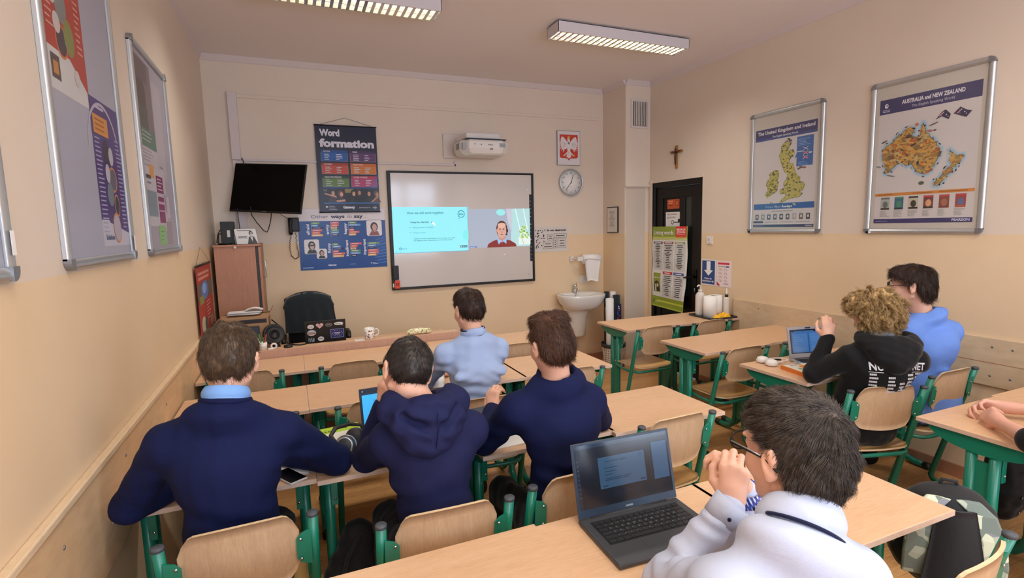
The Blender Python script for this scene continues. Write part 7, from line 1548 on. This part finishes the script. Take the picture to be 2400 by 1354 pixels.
q = mkobj('hood', h.mesh('hood', 'black_hoodie', .007, disp=lambda P: wob(9, .0025, (35, 60))(P)), rF); sm_mod(q, 2)
# white tour-list print laid onto the back of the hoodie
dg = bpy.context.evaluated_depsgraph_get()
def drape(root, go, O, U, V, draw, mat='print', off=.0035):
    p = Pr(O, U, V, .0002); draw(p); me = go.data; off0 = np.array(wloc(go))
    bv = BVHTree.FromPolygons([v.co+Vector(off0) for v in me.vertices], [tuple(f.vertices) for f in me.polygons]); N = Vector(p.N)
    # subdivide long edges by clipping into small cells is not needed: strips are short
    new = []
    for v in p.v:
        h_ = bv.ray_cast(Vector(v)+N*.12, -N, .5)
        if h_[0] is None: h_ = bv.find_nearest(Vector(v))
        new.append(tuple(h_[0]+N*off) if h_[0] is not None else v)
    p.v = new; return p.build('back_lettering', mat, root)
def prt(p):
    p.text('NU', -.135, .055, .040, 'd8d8dc', .03, w_=.062); p.text('NET', .078, .055, .040, 'd8d8dc', .03, w_=.055)
    for q in range(8): p.rect(-.14+q*.008, .042, .0085, .003, 'd8d8dc'); p.rect(.075+q*.008, .042, .0085, .003, 'd8d8dc')
    for cx, n_, y0 in ((-.135, 7, .025), (-.055, 8, .012), (.0, 6, -.02), (.045, 8, .025), (.095, 7, .028)):
        for j in range(n_):
            w_ = rnd.uniform(.025, .040)
            for k_ in range(4): p.rect(cx+k_*w_/4, y0-j*.020, w_/4*.9, .011, 'c8c8cc')
drape(rF, gF, np.array((3.455, -4.01, .868)), nrm((.80, -.60, 0)), nrm((0, .12, 1)), prt)
# --- G: boy in bright blue shirt by the right wall, glasses
hip = (4.12, -3.715, .575)
J = dict(neck=(4.085, -3.725, 1.128), shL=(3.955, -3.72, 1.025), shR=(4.245, -3.775, 1.010), elL=(3.93, -3.53, .83), elR=(4.33, -3.55, .83), wrL=(4.0, -3.38, .80), wrR=(4.20, -3.37, .80), hip=hip, **legs(hip, w_=.10))
o = dict(hair='hair_darkbrown', top='bright_blue_shirt', gname='shirt', disp=lambda P: wob(14, .0025, (22, 40))(P)+fold(P, (4.2, -3.85, .75), (.2, 0, 1), .006, 55, .14), handL=((.6, .8, -.02), (0, 0, 1), 1, .95), handR=((-.6, .8, -.02), (0, 0, 1), -1, .95), seed=71, wide=1.14, thick=.018,
         extra=[((4.06, -3.78, .66), (4.20, -3.78, .64), .09, .09, .06)],
         hspec=[((0, -.014, .038), (.084, .102, .090)), ((0, -.05, -.02), (.078, .066, .068)), ((0, .045, .07), (.07, .055, .05)), ((-.05, .04, .03), (.03, .05, .03))], hopt=dict(n=9000, length=.045, whorl=(.0, -.035, .12), thick=.0006, lift=.2))
rG, bG, gG, LG, RG, cG = person('boy in bright blue shirt and glasses by the right wall', J, ((4.035, -3.675, 1.295), 26, -4, 0, 1.0), o)
for sx in (-1, 1):
    MB().tube([LG(sx*.034+.025*math.cos(a), .112, .010+.018*math.sin(a)) for a in [2*math.pi*k/20 for k in range(20)]], .0022, 6, closed=True).tube([LG(sx*.059, .110, .014), LG(sx*.080, .09, .013), LG(sx*.084, .02, .010), LG(sx*.083, -.02, -.005)], .002, 6).build('glasses_frame', 'black_plastic', rG)
MB().tube([LG(-.009, .113, .012), LG(.009, .113, .012)], .002, 6).build('glasses_bridge', 'black_plastic', rG)
# --- H: person at the right edge, only the arms on the desk are in view
hip = (3.68, -4.99, .575)
J = dict(neck=(3.72, -4.92, 1.10), shL=(3.56, -4.89, 1.01), shR=(3.87, -4.89, 1.01), elL=(3.235, -4.600, .832), elR=(3.775, -4.545, .826), wrL=(3.385, -4.425, .824), wrR=(3.592, -4.345, .832), hip=hip, **legs(hip, dx=-.10, ky=.42))
o = dict(hair='hair_brown', top='black_hoodie', gname='tee_shirt', short_sleeve=True, skin='skin_pink', res=.0048, handL=((.60, .78, .10), (-.70, .52, .48), -1, .96, (.8, .9, .95, 1.0), .06, (.5, .6), .004, .2), handR=((-.72, .68, .06), (.55, .55, .62), 1, .96, (.85, .95, 1.0, 1.05), .06, (.6, .7), .004, .2), seed=81, legs='trousers_black', hopt=dict(n=3000))
rH, bH, gH, LH, RH, cH = person('person at the right edge of whom the bare forearms and clasped hands show', J, ((3.72, -4.86, 1.26), 15, -8, 0, 1.0), o)
# ------------------------------------------------------------------ bags
t_ = thing('backpack', 'black backpack with grey-green camouflage panels, on the aisle chair', 'backpack', (2.60, -4.62, .46))
m, t, b = nt('camouflage'); v = t.nodes.new('ShaderNodeTexVoronoi'); tcn = t.nodes.new('ShaderNodeTexCoord'); t.links.new(tcn.outputs['Object'], v.inputs['Vector']); v.inputs['Scale'].default_value = 26
sp_ = t.nodes.new('ShaderNodeSeparateColor'); t.links.new(v.outputs['Color'], sp_.inputs[0])
t.links.new(ramp(t, sp_.outputs[0], [(.2, rgb(112, 124, 116)), (.5, rgb(168, 176, 158)), (.75, rgb(200, 206, 180)), (.9, rgb(132, 132, 140))]), b.inputs['Base Color']); b.inputs['Roughness'].default_value = .8
for e_ in b.inputs['Base Color'].links[0].from_node.color_ramp.elements: pass
b.inputs['Base Color'].links[0].from_node.color_ramp.interpolation = 'CONSTANT'
a_ = math.radians(-48); U = np.array((math.cos(a_), math.sin(a_), 0)); Bk = np.array((math.sin(a_), -math.cos(a_), 0)); C0 = np.array((2.70, -4.60, .462)); lean = .0
T = lambda x, y, z: C0+U*x*1.0+Bk*y+np.array((0, 0, z*.82))
Rb = np.array([U, -Bk, (0, 0, 1)]).T
k = S(); k.el(T(0, 0, .13), (.155, .095, .17), Rb, .04).el(T(0, 0, .24), (.135, .08, .12), Rb, .05).el(T(0, .0, .06), (.155, .10, .09), Rb, .04)
mkobj('bag_body', k.mesh('bag_body', 'bag_black', .008, disp=wob(5, .002, (30, 60))), t_)
def arc(x0, s_): return [T(x0*s_*f, y, z) for f, y, z in ((1.0, .085, .02), (1.02, .095, .12), (.95, .09, .22), (.72, .07, .31), (.35, .045, .352))]
for s_ in (-1, 1):
    q = MB(); pts = arc(.105, s_); n_ = len(pts); vs = []; fs = []
    for p_ in pts: vs += [p_-U*.035, p_+U*.035, p_+U*.035+Bk*.016, p_-U*.035+Bk*.016]
    for i in range(n_-1):
        for j in range(4): fs.append((i*4+j, i*4+(j+1) % 4, (i+1)*4+(j+1) % 4, (i+1)*4+j))
    fs += [(0, 1, 2, 3), ((n_-1)*4, (n_-1)*4+3, (n_-1)*4+2, (n_-1)*4+1)]
    q.add(vs, fs, 0, False); o_ = q.build('side_panel', 'camouflage', t_, bevel=.006); fixn(o_.data)
MB().grid(lambda u, v: T((u-.5)*.17*(1-.45*v), .105+.014*math.sin(u*math.pi)-.03*v*v, .01+.31*v), 12, 12, .018).build('front_pocket', 'bag_black', t_)
MB().tube([T(-.15, .03, .10), T(-.145, .03, .22), T(-.10, .02, .32), T(0, .01, .37), (T(.10, .02, .32)), T(.145, .03, .22), T(.15, .03, .10)], .005, 8).build('zip_piping', 'alu_dark', t_)
MB().tube([T(-.03, .0, .355), T(-.02, .0, .40), T(.02, .0, .40), T(.03, .0, .355)], .007, 8).build('carry_loop', 'bag_black', t_)
t_ = thing('backpack', 'black bag with hanging straps between the leftmost and the hooded boy', 'backpack', (.80, -3.40, 0))
k = S(); k.el((.80, -3.42, .20), (.12, .09, .19), None, .04).el((.83, -3.42, .36), (.09, .07, .12), None, .04).el((.80, -3.42, .09), (.13, .10, .08), None, .03); mkobj('bag_body', k.mesh('bag_body', 'bag_black', .008, disp=wob(7, .006, (25, 50)), cut=lambda X, Y, Z: (.003-Z)+0*X+0*Y), t_)
MB().tube([(.76, -3.52, .12), (.73, -3.54, .24), (.77, -3.52, .38), (.83, -3.49, .46)], [.012, .018, .016, .012], 10, flat=.5).tube([(.71, -3.50, .06), (.69, -3.52, .14), (.71, -3.51, .22)], [.012, .02, .01], 10, flat=.6).build('shoulder_strap', 'bag_black', t_)
t_ = thing('backpack', 'black bag hanging beside the desk at the right edge', 'backpack', (4.45, -4.30, 0))
k = S(); k.el((4.20, -4.12, .22), (.11, .10, .20), None, .04).el((4.21, -4.12, .38), (.08, .07, .14), None, .04); mkobj('bag_body', k.mesh('bag_body', 'bag_black', .008, disp=wob(8, .006, (25, 50)), cut=lambda X, Y, Z: (.003-Z)+0*X+0*Y), t_)
MB().tube([(4.18, -4.2, .40), (4.17, -4.21, .52), (4.19, -4.18, .66)], [.012, .012, .01], 8, flat=.5).build('shoulder_strap', 'bag_black', t_)
mb = MB()
for x, z in ((4.15, .2), (4.18, .33), (4.13, .12)): mb.lathe([(.008, 0), (.008, .004), (0, .006)], (x, -4.22, z), 10, R=frame_R((1, 0, 0), (0, -1, 0)))
mb.build('bag_button', 'alu_dark', t_)
bpy.data.objects.remove(bpy.data.objects['smoke']) if 'smoke' in bpy.data.objects else None
